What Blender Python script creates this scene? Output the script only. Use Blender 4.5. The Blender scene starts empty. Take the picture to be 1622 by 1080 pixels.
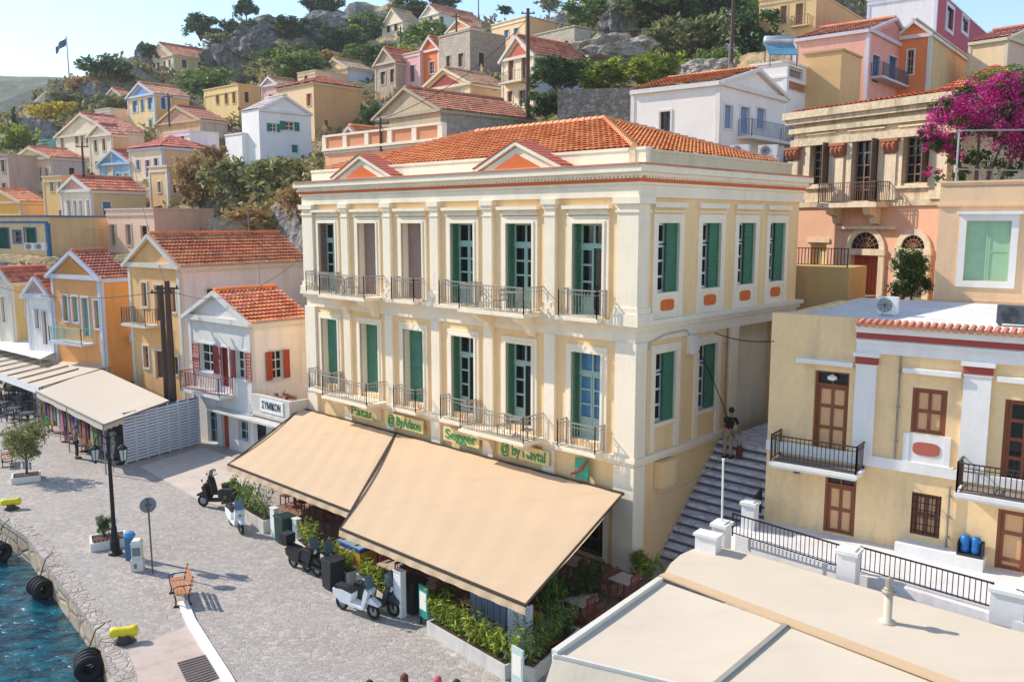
import bpy, math, random
import numpy as np
from mathutils import Vector, Matrix, noise
R=math.radians
random.seed(7)
SC=bpy.context.scene; COL=SC.collection
# ---------------------------------------------------------------- camera model
H=12.0;FP=1369.0;PT=math.atan(188/1369.);CP,SP=math.cos(PT),math.sin(PT)
def ray(px,py):
    dx=px-811;dy=540-py
    return (dx,FP*CP+dy*SP,-FP*SP+dy*CP)
def P(px,py,z=0.0):
    r=ray(px,py);t=(z-H)/r[2];return Vector((r[0]*t,r[1]*t,z))
def PD(px,py,d):
    r=ray(px,py);t=d/r[1];return Vector((r[0]*t,d,H+r[2]*t))
def PF(px,py,fr):
    n=fr.n;o=fr.o;r=ray(px,py)
    t=(o.x*n.x+o.y*n.y)/(r[0]*n.x+r[1]*n.y)
    return ((r[0]*t-o.x)*fr.u.x+(r[1]*t-o.y)*fr.u.y, H+r[2]*t)
# ---------------------------------------------------------------- mesh builder
class Frame:
    """u along the wall, n outward, z up; o on the ground"""
    def __init__(s,o,u,n):
        s.o=Vector((o[0],o[1],0));s.u=Vector((u[0],u[1],0)).normalized();s.n=Vector((n[0],n[1],0)).normalized()
    def p(s,u,n,z): return s.o+s.u*u+s.n*n+Vector((0,0,z))
    def shift(s,u=0,n=0): return Frame(s.p(u,n,0),s.u,s.n)
WORLD=Frame((0,0),(1,0),(0,1))
class MB:
    def __init__(s): s.v=[];s.f=[];s.m=[];s.uv=None
    def face(s,pts,m=0):
        i=len(s.v);s.v+=[tuple(p) for p in pts];s.f.append(tuple(range(i,i+len(pts))));s.m.append(m)
    def box(s,fr,u0,u1,n0,n1,z0,z1,m=0):
        i=len(s.v)
        for z in (z0,z1):
            for (u,n) in ((u0,n0),(u1,n0),(u1,n1),(u0,n1)): s.v.append(tuple(fr.p(u,n,z)))
        for q in ((0,1,2,3),(7,6,5,4),(0,4,5,1),(1,5,6,2),(2,6,7,3),(3,7,4,0)): s.f.append(tuple(i+k for k in q));s.m.append(m)
        return s
    def obox(s,a,b,w,h,m=0,up=Vector((0,0,1))):
        """beam from a to b, section w x h"""
        a=Vector(a);b=Vector(b);d=(b-a)
        if d.length<1e-6: return s
        d.normalize()
        x=d.cross(up)
        if x.length<1e-4: x=d.cross(Vector((0,1,0)))
        x.normalize();y=x.cross(d)
        i=len(s.v)
        for p in (a,b):
            for (k,l) in ((-1,-1),(1,-1),(1,1),(-1,1)): s.v.append(tuple(p+x*(k*w/2)+y*(l*h/2)))
        for q in ((0,1,2,3),(7,6,5,4),(0,4,5,1),(1,5,6,2),(2,6,7,3),(3,7,4,0)): s.f.append(tuple(i+k for k in q));s.m.append(m)
        return s
    def tube(s,pts,r,n=8,m=0,cap=True):
        pts=[Vector(p) for p in pts]
        rr=r if isinstance(r,(list,tuple)) else [r]*len(pts)
        base=len(s.v);prev=None
        for k,p in enumerate(pts):
            d=(pts[min(k+1,len(pts)-1)]-pts[max(k-1,0)])
            if d.length<1e-7: d=Vector((0,0,1))
            d.normalize()
            if prev is None:
                x=d.cross(Vector((0,0,1)))
                if x.length<1e-3:x=d.cross(Vector((0,1,0)))
            else: x=prev-d*prev.dot(d)
            x.normalize();prev=x;y=d.cross(x)
            for j in range(n):
                t=2*math.pi*j/n
                s.v.append(tuple(p+(x*math.cos(t)+y*math.sin(t))*rr[k]))
        for k in range(len(pts)-1):
            for j in range(n):
                s.f.append((base+k*n+j,base+k*n+(j+1)%n,base+(k+1)*n+(j+1)%n,base+(k+1)*n+j));s.m.append(m)
        if cap:
            s.f.append(tuple(base+j for j in range(n))[::-1]);s.m.append(m)
            s.f.append(tuple(base+(len(pts)-1)*n+j for j in range(n)));s.m.append(m)
        return s
    def lathe(s,prof,c=(0,0,0),n=16,m=0,axis='z',sx=1,sy=1):
        base=len(s.v);c=Vector(c)
        for (r,z) in prof:
            for j in range(n):
                t=2*math.pi*j/n;x,y=r*math.cos(t)*sx,r*math.sin(t)*sy
                q=Vector((x,y,z)) if axis=='z' else (Vector((z,x,y)) if axis=='x' else Vector((x,z,y)))
                s.v.append(tuple(c+q))
        for k in range(len(prof)-1):
            for j in range(n):
                s.f.append((base+k*n+j,base+k*n+(j+1)%n,base+(k+1)*n+(j+1)%n,base+(k+1)*n+j));s.m.append(m)
        s.f.append(tuple(base+j for j in range(n))[::-1]);s.m.append(m)
        s.f.append(tuple(base+(len(prof)-1)*n+j for j in range(n)));s.m.append(m)
        return s
    def prism(s,fr,pts,n0,n1,m=0):
        """polygon (u,z) extruded in n"""
        i=len(s.v);k=len(pts)
        for n in (n0,n1):
            for (u,z) in pts: s.v.append(tuple(fr.p(u,n,z)))
        s.f.append(tuple(range(i,i+k)));s.m.append(m)
        s.f.append(tuple(range(i+k,i+2*k))[::-1]);s.m.append(m)
        for j in range(k):
            s.f.append((i+j,i+k+j,i+k+(j+1)%k,i+(j+1)%k));s.m.append(m)
        return s
    def slab(s,pts,th,m=0):
        """horizontal-ish polygon given as 3d points, thickened downward"""
        i=len(s.v);k=len(pts)
        for d in (0,th):
            for p in pts: s.v.append((p[0],p[1],p[2]-d))
        s.f.append(tuple(range(i,i+k)));s.m.append(m);s.f.append(tuple(range(i+k,i+2*k))[::-1]);s.m.append(m)
        for j in range(k): s.f.append((i+j,i+k+j,i+k+(j+1)%k,i+(j+1)%k));s.m.append(m)
        return s
    def mesh(s,name,mats,off=None,smooth=False,recalc=True):
        me=bpy.data.meshes.new(name)
        v=s.v
        if off is not None: v=[(a-off[0],b-off[1],c-off[2]) for (a,b,c) in v]
        me.from_pydata(v,[],s.f)
        for m in mats: me.materials.append(m)
        if len(mats)>1: me.polygons.foreach_set('material_index',s.m)
        if s.uv is not None:
            l=me.uv_layers.new(name='UVMap');l.data.foreach_set('uv',s.uv)
        if recalc:
            import bmesh
            bm=bmesh.new();bm.from_mesh(me);bmesh.ops.recalc_face_normals(bm,faces=bm.faces);bm.to_mesh(me);bm.free()
        if smooth: me.polygons.foreach_set('use_smooth',[True]*len(me.polygons))
        me.update();return me
def tag(o,label=None,cat=None,group=None,kind=None):
    if label:o['label']=label
    if cat:o['category']=cat
    if group:o['group']=group
    if kind:o['kind']=kind
    return o
def thing(name,label,cat,loc=(0,0,0),rz=0,group=None):
    o=bpy.data.objects.new(name,None);COL.objects.link(o);o.location=loc;o.rotation_euler=(0,0,rz)
    o.empty_display_size=.2
    return tag(o,label,cat,group)
def root_off(p):
    while p.parent: p=p.parent
    return p
def part(name,mb,mats,parent,world=False,smooth=False,label=None,recalc=True):
    """mesh child. world=True: vertices are world coordinates, thing is unrotated"""
    if not isinstance(mats,(list,tuple)): mats=[mats]
    off=root_off(parent).location if (world and parent) else None
    o=bpy.data.objects.new(name,mb.mesh(name,mats,off,smooth,recalc));COL.objects.link(o)
    o.parent=parent
    if label:o['label']=label
    return o
def solo(name,mb,mats,label=None,cat=None,group=None,kind=None,loc=(0,0,0),smooth=False,recalc=True):
    if not isinstance(mats,(list,tuple)): mats=[mats]
    o=bpy.data.objects.new(name,mb.mesh(name,mats,None,smooth,recalc));COL.objects.link(o);o.location=loc
    return tag(o,label,cat,group,kind)
def copy_tree(o,parent=None):
    c=o.copy();COL.objects.link(c);c.parent=parent
    for ch in list(o.children): copy_tree(ch,c)
    return c
# ---------------------------------------------------------------- materials
MC={}
def srgb(h):
    h=h.lstrip('#');o=[]
    for i in (0,2,4):
        c=int(h[i:i+2],16)/255.;o.append(c/12.92 if c<=.04045 else ((c+.055)/1.055)**2.4)
    return tuple(o)
def col(c): return srgb(c) if isinstance(c,str) else tuple(c)
class NT:
    def __init__(s,name):
        s.m=bpy.data.materials.new(name);s.m.use_nodes=True;s.t=s.m.node_tree;s.n=s.t.nodes;s.b=s.n['Principled BSDF']
        s.tc=None
    def new(s,t,**k):
        x=s.n.new(t)
        for a,b in k.items(): setattr(x,a,b)
        return x
    def L(s,a,b): s.t.links.new(a,b)
    def coord(s,which='Object',scale=(1,1,1),rot=(0,0,0)):
        if s.tc is None: s.tc=s.new('ShaderNodeTexCoord')
        mp=s.new('ShaderNodeMapping');mp.inputs['Scale'].default_value=scale;mp.inputs['Rotation'].default_value=rot
        s.L(s.tc.outputs[which],mp.inputs[0]);return mp.outputs[0]
    def noise(s,vec,scale,detail=4,rough=.55):
        x=s.new('ShaderNodeTexNoise');x.inputs['Scale'].default_value=scale;x.inputs['Detail'].default_value=detail;x.inputs['Roughness'].default_value=rough
        s.L(vec,x.inputs['Vector']);return x.outputs['Fac']
    def ramp(s,fac,stops,interp='LINEAR'):
        x=s.new('ShaderNodeValToRGB');x.color_ramp.interpolation=interp;e=x.color_ramp.elements
        while len(e)<len(stops): e.new(.5)
        for i,(p,c) in enumerate(stops):
            e[i].position=p;c=col(c) if not isinstance(c,(int,float)) else (c,c,c);e[i].color=(*c,1)
        s.L(fac,x.inputs[0]);return x.outputs[0]
    def mix(s,fac,a,b,mode='MIX'):
        x=s.new('ShaderNodeMix',data_type='RGBA',blend_type=mode)
        for sock,v in ((x.inputs[0],fac),(x.inputs[6],a),(x.inputs[7],b)):
            if hasattr(v,'links') or hasattr(v,'is_output'): s.L(v,sock)
            elif isinstance(v,(int,float)): sock.default_value=v if sock==x.inputs[0] else (v,v,v,1)
            else: sock.default_value=(*col(v),1)
        return x.outputs[2]
    def bump(s,h,strength=.3,dist=.05):
        x=s.new('ShaderNodeBump');x.inputs['Strength'].default_value=strength;x.inputs['Distance'].default_value=dist
        s.L(h,x.inputs['Height']);s.L(x.outputs[0],s.b.inputs['Normal'])
    def mx(s,a,b,k): a=col(a);b=col(b);return tuple(x*(1-k)+y*k for x,y in zip(a,b))
    def base(s,c):
        if isinstance(c,(tuple,str)): s.b.inputs['Base Color'].default_value=(*col(c),1)
        else: s.L(c,s.b.inputs['Base Color'])
    def rough(s,r): s.b.inputs['Roughness'].default_value=r
def plaster(c,wear=.35,rough=.85,dirt='#8a7464'):
    k=('pl',c,wear,dirt)
    if k in MC:return MC[k]
    t=NT('plaster');v=t.coord();vs=t.coord(scale=(1,1,.16))
    n1=t.noise(v,.55,5,.6);n2=t.noise(v,6,4);n3=t.noise(vs,1.6,5,.65)
    a=t.mix(n1,tuple(x*.86 for x in col(c)),tuple(min(1,x*1.1) for x in col(c)))
    b=t.mix(t.ramp(n3,[(.5,0.),(.78,wear)]),a,dirt)
    b=t.mix(t.ramp(n2,[(.35,.12*wear*2),(.6,0.)]),b,dirt)
    t.base(b);t.rough(rough);t.bump(n2,.3,.02);MC[k]=t.m;return t.m
def plain(c,rough=.6,metal=0.,var=.12,name='paint'):
    k=('pn',c,rough,metal,var,name)
    if k in MC:return MC[k]
    t=NT(name);n=t.noise(t.coord(),3.,4)
    t.base(t.mix(n,tuple(x*(1-var) for x in col(c)),tuple(min(1,x*(1+var)) for x in col(c))))
    t.rough(rough);t.b.inputs['Metallic'].default_value=metal;MC[k]=t.m;return t.m
def shutter_mat(c):
    k=('sh',c)
    if k in MC:return MC[k]
    t=NT('louvre_paint');v=t.coord();w=t.new('ShaderNodeTexWave',bands_direction='Z');w.inputs['Scale'].default_value=5.5;w.inputs['Distortion'].default_value=0
    t.L(v,w.inputs[0]);n=t.noise(v,2.2,4)
    t.base(t.mix(n,tuple(x*.75 for x in col(c)),tuple(min(1,x*1.25) for x in col(c))));t.rough(.55);t.bump(w.outputs['Fac'],.8,.03);MC[k]=t.m;return t.m
def wood(c):
    k=('wd',c)
    if k in MC:return MC[k]
    t=NT('wood');v=t.coord(scale=(9,9,.8));n=t.noise(v,1.5,5,.6)
    t.base(t.mix(n,tuple(x*.6 for x in col(c)),tuple(min(1,x*1.3) for x in col(c))));t.rough(.6);t.bump(n,.2,.01);MC[k]=t.m;return t.m
def glass(c='#10161a',rough=.08):
    k=('gl',c)
    if k in MC:return MC[k]
    t=NT('window_glass');n=t.noise(t.coord(),.8,2)
    t.base(t.mix(n,tuple(x*.6 for x in col(c)),tuple(min(1,x*1.6) for x in col(c))));t.rough(rough);t.b.inputs['IOR'].default_value=1.5;MC[k]=t.m;return t.m
def tiles(c1,c2,c3='#7a3a22'):
    k=('tl',c1,c2,c3)
    if k in MC:return MC[k]
    t=NT('roof_tiles');t.tc=t.new('ShaderNodeTexCoord')
    f=t.new('ShaderNodeVectorMath',operation='FLOOR');t.L(t.tc.outputs['UV'],f.inputs[0])
    w=t.new('ShaderNodeTexWhiteNoise',noise_dimensions='2D');t.L(f.outputs[0],w.inputs['Vector'])
    v=t.coord();n=t.noise(v,.5,5,.65);n2=t.noise(v,9,3)
    a=t.ramp(w.outputs['Value'],[(0,t.mx(c1,c3,.45)),(.2,c1),(.6,c2),(1,tuple(min(1,x*1.2) for x in col(c2)))])
    a=t.mix(t.ramp(n,[(.46,0.),(.74,.5)]),a,c3)
    a=t.mix(t.ramp(n2,[(.3,.15),(.5,0.)]),a,'#6a4a38')
    t.base(a);t.rough(.8);t.bump(n2,.2,.01);MC[k]=t.m;return t.m
def stone(c1,c2,scale=2.2,mort='#b5a996',name='rubble_stone'):
    k=('st',c1,c2,scale)
    if k in MC:return MC[k]
    t=NT(name);v=t.coord(scale=(1,1,1.5))
    e=t.new('ShaderNodeTexVoronoi',feature='DISTANCE_TO_EDGE');e.inputs['Scale'].default_value=scale;t.L(v,e.inputs['Vector'])
    q=t.new('ShaderNodeTexVoronoi');q.inputs['Scale'].default_value=scale;t.L(v,q.inputs['Vector'])
    sx=t.new('ShaderNodeSeparateColor');t.L(q.outputs['Color'],sx.inputs[0])
    a=t.mix(sx.outputs[0],c1,c2);n=t.noise(v,5,5);a=t.mix(t.ramp(n,[(.3,.5),(.6,0.)]),a,tuple(x*.5 for x in col(c1)))
    a=t.mix(t.ramp(e.outputs['Distance'],[(.0,1.),(.06,0.)]),a,mort)
    t.base(a);t.rough(.9);t.bump(t.ramp(e.outputs['Distance'],[(0,0.),(.12,1.)]),.6,.05);MC[k]=t.m;return t.m
def leafmat(c1,c2,c3=None,name='leaves',tr=.35):
    k=('lf',c1,c2,c3)
    if k in MC:return MC[k]
    t=NT(name);g=t.new('ShaderNodeNewGeometry');n=t.noise(t.coord(),1.3,3)
    st=[(0,c1),(1,c2)] if c3 is None else [(0,c1),(.6,c2),(1,c3)]
    a=t.ramp(g.outputs['Random Per Island'],st)
    a=t.mix(t.ramp(n,[(.35,0.),(.65,.55)]),a,c1)
    t.base(a);t.rough(.6);t.b.inputs['Specular IOR Level'].default_value=.25
    tl=t.new('ShaderNodeBsdfTranslucent');t.L(a,tl.inputs[0]);mx=t.new('ShaderNodeMixShader');mx.inputs[0].default_value=tr
    t.L(t.b.outputs[0],mx.inputs[1]);t.L(tl.outputs[0],mx.inputs[2]);t.L(mx.outputs[0],t.n['Material Output'].inputs[0]);MC[k]=t.m;return t.m
def fabric(c,var=.06,scale=.8,trans=.0):
    k=('fb',c,var)
    if k in MC:return MC[k]
    t=NT('canvas');v=t.coord();n=t.noise(v,scale,5,.6);n2=t.noise(v,40,2);n3=t.noise(t.coord(scale=(.5,2.2,1),rot=(0,0,R(-44))),.9,4)
    a=t.mix(n,tuple(x*(1-var) for x in col(c)),tuple(min(1,x*(1+var)) for x in col(c)))
    a=t.mix(t.ramp(n3,[(.55,0.),(.8,.18)]),a,tuple(x*.6 for x in col(c)))
    t.base(a);t.rough(.9);t.bump(n3,.5,.05);MC[k]=t.m;return t.m
WHITE=plaster('#e9e2d6',.18)
# ---------------------------------------------------------------- helper geometry
def tile_roof(mb,e0,e1,t1,t0,c=.24,row=.36,h=.055,lift=.03,lip=.05):
    e0,e1,t0,t1=Vector(e0),Vector(e1),Vector(t0),Vector(t1)
    S=(e1-e0);Ln=S.length;S.normalize()
    up=(t0+t1)*.5-(e0+e1)*.5;T=(up-S*up.dot(S));TH=T.length;T.normalize();N=S.cross(T)
    if N.z<0:N=-N
    a=(t0-e0).dot(S);b=(t1-e0).dot(S)
    nr=max(1,int(round(TH/row)));row=TH/nr
    if mb.uv is None: mb.uv=[]
    prof=(0,.8,1,.8)
    smin=min(0,a);smax=max(Ln,b);nc=int(math.ceil((smax-smin)/c))
    ss=[smin+c*(k/4.) for k in range(nc*4+1)]
    for i in range(nr):
        tA,tB=i*row,(i+1)*row+.02
        la,ra=a*tA/TH,Ln+(b-Ln)*tA/TH;lb,rb=a*tB/TH,Ln+(b-Ln)*tB/TH
        base=len(mb.v)
        for (t,l,r,ex) in ((tA,la,ra,lip),(tB,lb,rb,.0)):
            for k,sv in enumerate(ss):
                s2=min(max(sv,l),max(l,r))
                mb.v.append(tuple(e0+S*s2+T*t+N*(prof[k%4]*h+ex+lift)))
        m=len(ss)
        for k in range(m-1):
            s0=ss[k];s1=ss[k+1]
            if s1<=min(la,lb) or s0>=max(ra,rb): continue
            mb.f.append((base+k,base+k+1,base+m+k+1,base+m+k));mb.m.append(0)
            uu=(k//4)+.5;mb.uv+=[uu,i+.5]*4
    return N
def wall_open(mb,fr,u0,u1,z0,z1,ops,depth=.25,m=0,mr=0,back=None,extra_u=(),extra_z=()):
    """wall face with rectangular openings (ua,ub,za,zb[,depth]) and reveals"""
    us=sorted(set([u0,u1]+[round(x,4) for o in ops for x in o[:2]]+list(extra_u)));zs=sorted(set([z0,z1]+[round(x,4) for o in ops for x in o[2:4]]))
    us=[x for x in us if u0-1e-6<=x<=u1+1e-6];zs=[x for x in zs if z0-1e-6<=x<=z1+1e-6]
    for i in range(len(us)-1):
        for j in range(len(zs)-1):
            uc,zc=(us[i]+us[i+1])/2,(zs[j]+zs[j+1])/2
            if any(o[0]<uc<o[1] and o[2]<zc<o[3] for o in ops): continue
            mb.face([fr.p(us[i],0,zs[j]),fr.p(us[i+1],0,zs[j]),fr.p(us[i+1],0,zs[j+1]),fr.p(us[i],0,zs[j+1])],m)
    for o in ops:
        d=o[4] if len(o)>4 else depth;a,b,c,e=o[:4]
        for q in (((a,c),(a,e)),((b,c),(b,e)),((a,c),(b,c)),((a,e),(b,e))):
            (ua,za),(ub,zb)=q
            mb.face([fr.p(ua,0,za),fr.p(ub,0,zb),fr.p(ub,-d,zb),fr.p(ua,-d,za)],mr)
        if back is not None: mb.face([fr.p(a,-d,c),fr.p(b,-d,c),fr.p(b,-d,e),fr.p(a,-d,e)],back)
def railing(mb,pts,h=1.0,sp=.13,w=.018,post=None,bot=.1,mid=None):
    pts=[Vector(p) for p in pts];Z=Vector((0,0,1))
    for a,b in zip(pts,pts[1:]):
        L=(b-a).length;n=max(1,int(L/sp))
        mb.obox(a+Z*h,b+Z*h,.05,.035);mb.obox(a+Z*bot,b+Z*bot,.03,.025)
        if mid: mb.obox(a+Z*mid,b+Z*mid,.025,.02)
        for k in range(n+1):
            p=a.lerp(b,k/n);mb.obox(p+Z*bot,p+Z*h,w,w)
        for p in (a,b): mb.obox(p,p+Z*(h+.03),.04,.04)
IRON=plain('#a39c92',.55,.4,name='wrought_iron');DARK_IRON=plain('#26262a',.5,.5,name='dark_iron')
DG=glass();
def sticks(fr,u0,u1,z0,z1,n,rows,cols,w=.05,d=.04):
    """glazed frame with muntins: bars only"""
    mb=MB();e=.0015
    for k in range(cols+1):
        u=u0+(u1-u0)*k/cols;u=min(max(u,u0+w/2),u1-w/2);mb.box(fr,u-w/2,u+w/2,n,n+d,z0,z1)
    for k in range(rows+1):
        z=z0+(z1-z0)*k/rows;z=min(max(z,z0+w/2),z1-w/2);mb.box(fr,u0+w*.5,u1-w*.5,n+e,n+d-e,z-w/2,z+w/2)
    return mb
def shutter_leaf(mb,fr,u0,u1,n0,n1,z0,z1,m=0,slats=True):
    """framed louvre leaf"""
    w=.07;mb.box(fr,u0,u0+w,n0,n1,z0,z1,m);mb.box(fr,u1-w,u1,n0,n1,z0,z1,m)
    zm=(z0+z1)/2
    for (a,b) in ((z0,z0+w),(zm-w/2,zm+w/2),(z1-w,z1)): mb.box(fr,u0+w,u1-w,n0+.003,n1-.003,a,b,m)
    mb.box(fr,u0+w,u1-w,(n0+n1)/2-.006,(n0+n1)/2+.006,z0+w,z1-w,m)
    if slats:
        z=z0+w+.05
        while z<z1-w-.03:
            if abs(z-zm)>w: mb.obox(fr.p(u0+w,(n0+n1)/2,z),fr.p(u1-w,(n0+n1)/2,z),.035,.028,m)
            z+=.085
def add_opening(root,fr,u0,u1,z0,z1,kind,c,trim,far=False,d=.2,trimw=.16,hood=False):
    """fills a recessed opening: window/door part with its pieces as sub-parts"""
    name='door' if 'door' in kind else 'window'
    mb=MB();w=trimw
    if w>0:
        mb.box(fr,u0-w,u0,-.02,.05,z0-(0 if name=='door' else w),z1+w);mb.box(fr,u1,u1+w,-.02,.05,z0-(0 if name=='door' else w),z1+w);mb.box(fr,u0,u1,-.02,.05,z1,z1+w)
        if name!='door': mb.box(fr,u0,u1,-.02,.07,z0-w,z0)
        if hood: mb.box(fr,u0-w-.12,u1+w+.12,-.02,.2,z1+w+.12,z1+w+.24)
    else: mb.box(fr,u0,u1,-d+.0,-d+.05,z0,z0+.04)
    p=part(name,mb,trim,root,True)
    if kind in('shut','door'):
        q=MB();um=(u0+u1)/2
        if far:
            q.box(fr,u0,um-.02,-d,-d+.06,z0,z1);q.box(fr,um+.02,u1,-d,-d+.06,z0,z1);q.box(fr,um-.02,um+.02,-d,-d+.02,z0,z1)
        else:
            shutter_leaf(q,fr,u0,um-.01,-d,-d+.06,z0,z1);shutter_leaf(q,fr,um+.01,u1,-d,-d+.06,z0,z1);q.box(fr,um-.01,um+.01,-d,-d+.02,z0,z1)
        part('shutter' if kind=='shut' else 'door_leaf',q,shutter_mat(c),p,True)
    elif kind in('win','open','dark'):
        q=MB();q.face([fr.p(u0,-d+.01,z0),fr.p(u1,-d+.01,z0),fr.p(u1,-d+.01,z1),fr.p(u0,-d+.01,z1)]);part('pane',q,DG,p,True)
        if kind!='dark':
            rows=3 if z1-z0>1.2 else 2
            part('sash',sticks(fr,u0,u1,z0,z1,-d+.02,rows,2,.06 if not far else .09),plain('#d8d4c8' if kind=='open' else c),p,True)
        if kind=='open':
            for (a,b) in ((u0-(u1-u0)*.5-.02,u0-.01),(u1+.01,u1+(u1-u0)*.5+.02)):
                q=MB()
                if far: q.box(fr,a,b,.055,.1,z0,z1)
                else: shutter_leaf(q,fr,a,b,.055,.11,z0,z1)
                part('shutter',q,shutter_mat(c),p,True)
    return p
def addmb(m,m2):
    base=len(m.v);m.v+=m2.v;m.f+=[tuple(i+base for i in f) for f in m2.f];m.m+=m2.m
# ---------------------------------------------------------------- houses on the hill
TPTS=[]
HZ=[]
def solve(c,d,px):
    # t with c+d*t projecting on column px (at height c.z)
    k=px-811;zz=c.z-H
    return (k*(c.y*CP-zz*SP)-FP*c.x)/(FP*d.x-k*d.y*CP)
def peach(h):
    h=h.lstrip('#');v=[int(h[i:i+2],16)/255. for i in (0,2,4)];m_=max(v);k=min(1.09,.97/m_)
    v=[v[0]*k*1.0,v[1]*k*.99,v[2]*k*.99];return '#%02x%02x%02x'%tuple(int(min(1,x+(1-x)*.10)*255) for x in v)
def lift(h):
    h=h.lstrip('#');v=[int(h[i:i+2],16)/255. for i in (0,2,4)];v=[v[0]*1.1,v[1]*1.1,v[2]*.92] if v[0]>1.45*v[2] else v;return '#%02x%02x%02x'%tuple(int(min(1,(x+(1-x)*.14))*255) for x in v)
def house(name,label,x0,xc,x1,yb,yt,D,h=-60,roof='gable',ya=None,col='#d9b98a',scol=None,trim='#e2d8c6',tile=('#b5563a','#c9694a'),ops=(),ext=3,W=None,L=None,far=None,cat='house',group=None,cornice=True,corner=True,wear=.3,pedcol=None,stonewall=None,ov=.3,hoods=False,chimney=None,balc=(),sidem=None,ptop=.5,trimw=.11):
    far=D>72 if far is None else far
    c=PD(xc,yb,D);h=h+13 if h<-53 else h;c=c;zt=PD(xc,yt,D).z;hr=R(h)
    a=Vector((math.sin(hr),math.cos(hr),0));b=Vector((math.cos(hr),-math.sin(hr),0))
    W=W or solve(c,a,x0);L=L or solve(c,b,x1);W=max(W,1.5);L=max(L,1.5)
    z0=c.z-ext;z1=zt
    root=thing(name,label,cat,(c.x,c.y,c.z),0,group)
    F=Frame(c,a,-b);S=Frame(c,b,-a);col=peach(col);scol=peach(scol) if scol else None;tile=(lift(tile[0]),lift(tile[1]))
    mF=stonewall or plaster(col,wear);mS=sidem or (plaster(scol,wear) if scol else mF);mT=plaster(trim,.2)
    opF=[];opS=[];rects=[]
    for o in ops:
        fc,xa,y0,xb,y1,kind=o[:6];cc=o[6] if len(o)>6 else '#3a3a38'
        fr=F if fc=='F' else S
        ym=(y0+y1)/2;xm=(xa+xb)/2
        ua,ub=sorted((PF(xa,ym,fr)[0],PF(xb,ym,fr)[0]));zb,za=sorted((PF(xm,y1,fr)[1],PF(xm,y0,fr)[1]))
        lim=W if fc=='F' else L
        ua=max(ua,.15);ub=min(ub,lim-.15);za=min(za,z1-.2);zb=max(zb,z0+.1)
        if ub-ua<.3 or za-zb<.3: continue
        (opF if fc=='F' else opS).append((round(ua,4),round(ub,4),round(zb,4),round(za,4)));rects.append((fr,ua,ub,zb,za,kind,cc))
    mb=MB();wall_open(mb,F,0,W,z0,z1,opF,.22,0);wall_open(mb,S,0,L,z0,z1,opS,.22,1,1)
    q=lambda u,v,z:c+a*u+b*v+Vector((0,0,z-c.z))
    mb.face([q(W,0,z0),q(W,L,z0),q(W,L,z1),q(W,0,z1)],1);mb.face([q(0,L,z0),q(W,L,z0),q(W,L,z1),q(0,L,z1)],1)
    mb.face([q(0,0,z0),q(W,0,z0),q(W,L,z0),q(0,L,z0)],1)
    if roof in('gable','gableS'):
        span=W if roof=='gable' else L
        if ya is not None:
            fr=F if roof=='gable' else S
            m_=fr.p(span/2,0,0)
            ra=ray(811,ya);rr=m_.y/ray(811,ya)[1];rise=H+ra[2]*rr-z1
            rise=max(.5,min(rise,span*.42))
        else: rise=span*.22
        fr=F if roof=='gable' else S;dep=L if roof=='gable' else W
        if roof=='gable':
            mb.face([q(0,0,z1),q(W,0,z1),q(W/2,0,z1+rise)],0);mb.face([q(0,L,z1),q(W,L,z1),q(W/2,L,z1+rise)],1)
        else:
            mb.face([q(0,0,z1),q(0,L,z1),q(0,L/2,z1+rise)],1);mb.face([q(W,0,z1),q(W,L,z1),q(W,L/2,z1+rise)],1)
        rb=MB();cc_=.24 if D<60 else (.4 if D<100 else .6);rw=.36 if D<60 else (.6 if D<100 else .9);hh=.05*cc_/.24*(1 if D<60 else .6);lp_=.085 if D<60 else .05
        sl=rise/(span/2);o_=ov
        # slopes: eaves overhang by o_
        dz=o_*sl
        e0=fr.p(-o_,.12,z1-dz);e1=fr.p(-o_,-dep-.1,z1-dz);r0=fr.p(span/2,.12,z1+rise);r1=fr.p(span/2,-dep-.1,z1+rise)
        f0=fr.p(span+o_,.12,z1-dz);f1=fr.p(span+o_,-dep-.1,z1-dz)
        tile_roof(rb,e0,e1,r1,r0,cc_,rw,hh,.03,lp_);tile_roof(rb,f0,f1,r1,r0,cc_,rw,hh,.03,lp_)
        under=MB();under.face([e0,e1,r1,r0]);under.face([f0,f1,r1,r0])
        rp=part('roof',rb,tiles(*tile),root,True,recalc=False);
        rg=MB();rg.obox(r0+Vector((0,0,hh+.05)),r1+Vector((0,0,hh+.05)),.25*cc_/.24,.14);part('ridge',rg,tiles(*tile),rp,True)
        cm=MB();tw=.2 if not far else .26
        for (p0,p1) in ((e0,r0),(f0,r0)):
            dd=Vector((0,0,-tw*.45));nn=fr.n*.12
            cm.obox(p0+dd+nn*.5,p1+dd+nn*.5,.24,tw)
        cm.box(fr,-.1,span+.1,-.02,.22,z1-.3,z1-.02)
        other=S if roof=='gable' else F
        if cornice: cm.box(other,.0,dep,-.02,.2,z1-dz-.26,z1-dz-.02)
        part('cornice',cm,mT,root,True)
        if pedcol:
            pm=MB();k=.62;pm.prism(fr,[(span/2-span/2*k,z1+.05),(span/2+span/2*k,z1+.05),(span/2,z1+rise*k+.05)],0.01,.06)
            part('pediment',pm,plaster(pedcol,.2),root,True)
    elif roof=='hip':
        rise=min(W,L)*.2 if ya is None else max(.6,PD(xc,ya,D+min(W,L)/2).z-z1);o_=ov
        rb=MB();cc_=.24 if D<60 else .5;rw=.36 if D<60 else .75;hh=.05*cc_/.24*(1 if D<60 else .6)
        k=min(W,L)/2
        A0,A1,A2,A3=q(-o_,-o_,z1),q(W+o_,-o_,z1),q(W+o_,L+o_,z1),q(-o_,L+o_,z1)
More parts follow.
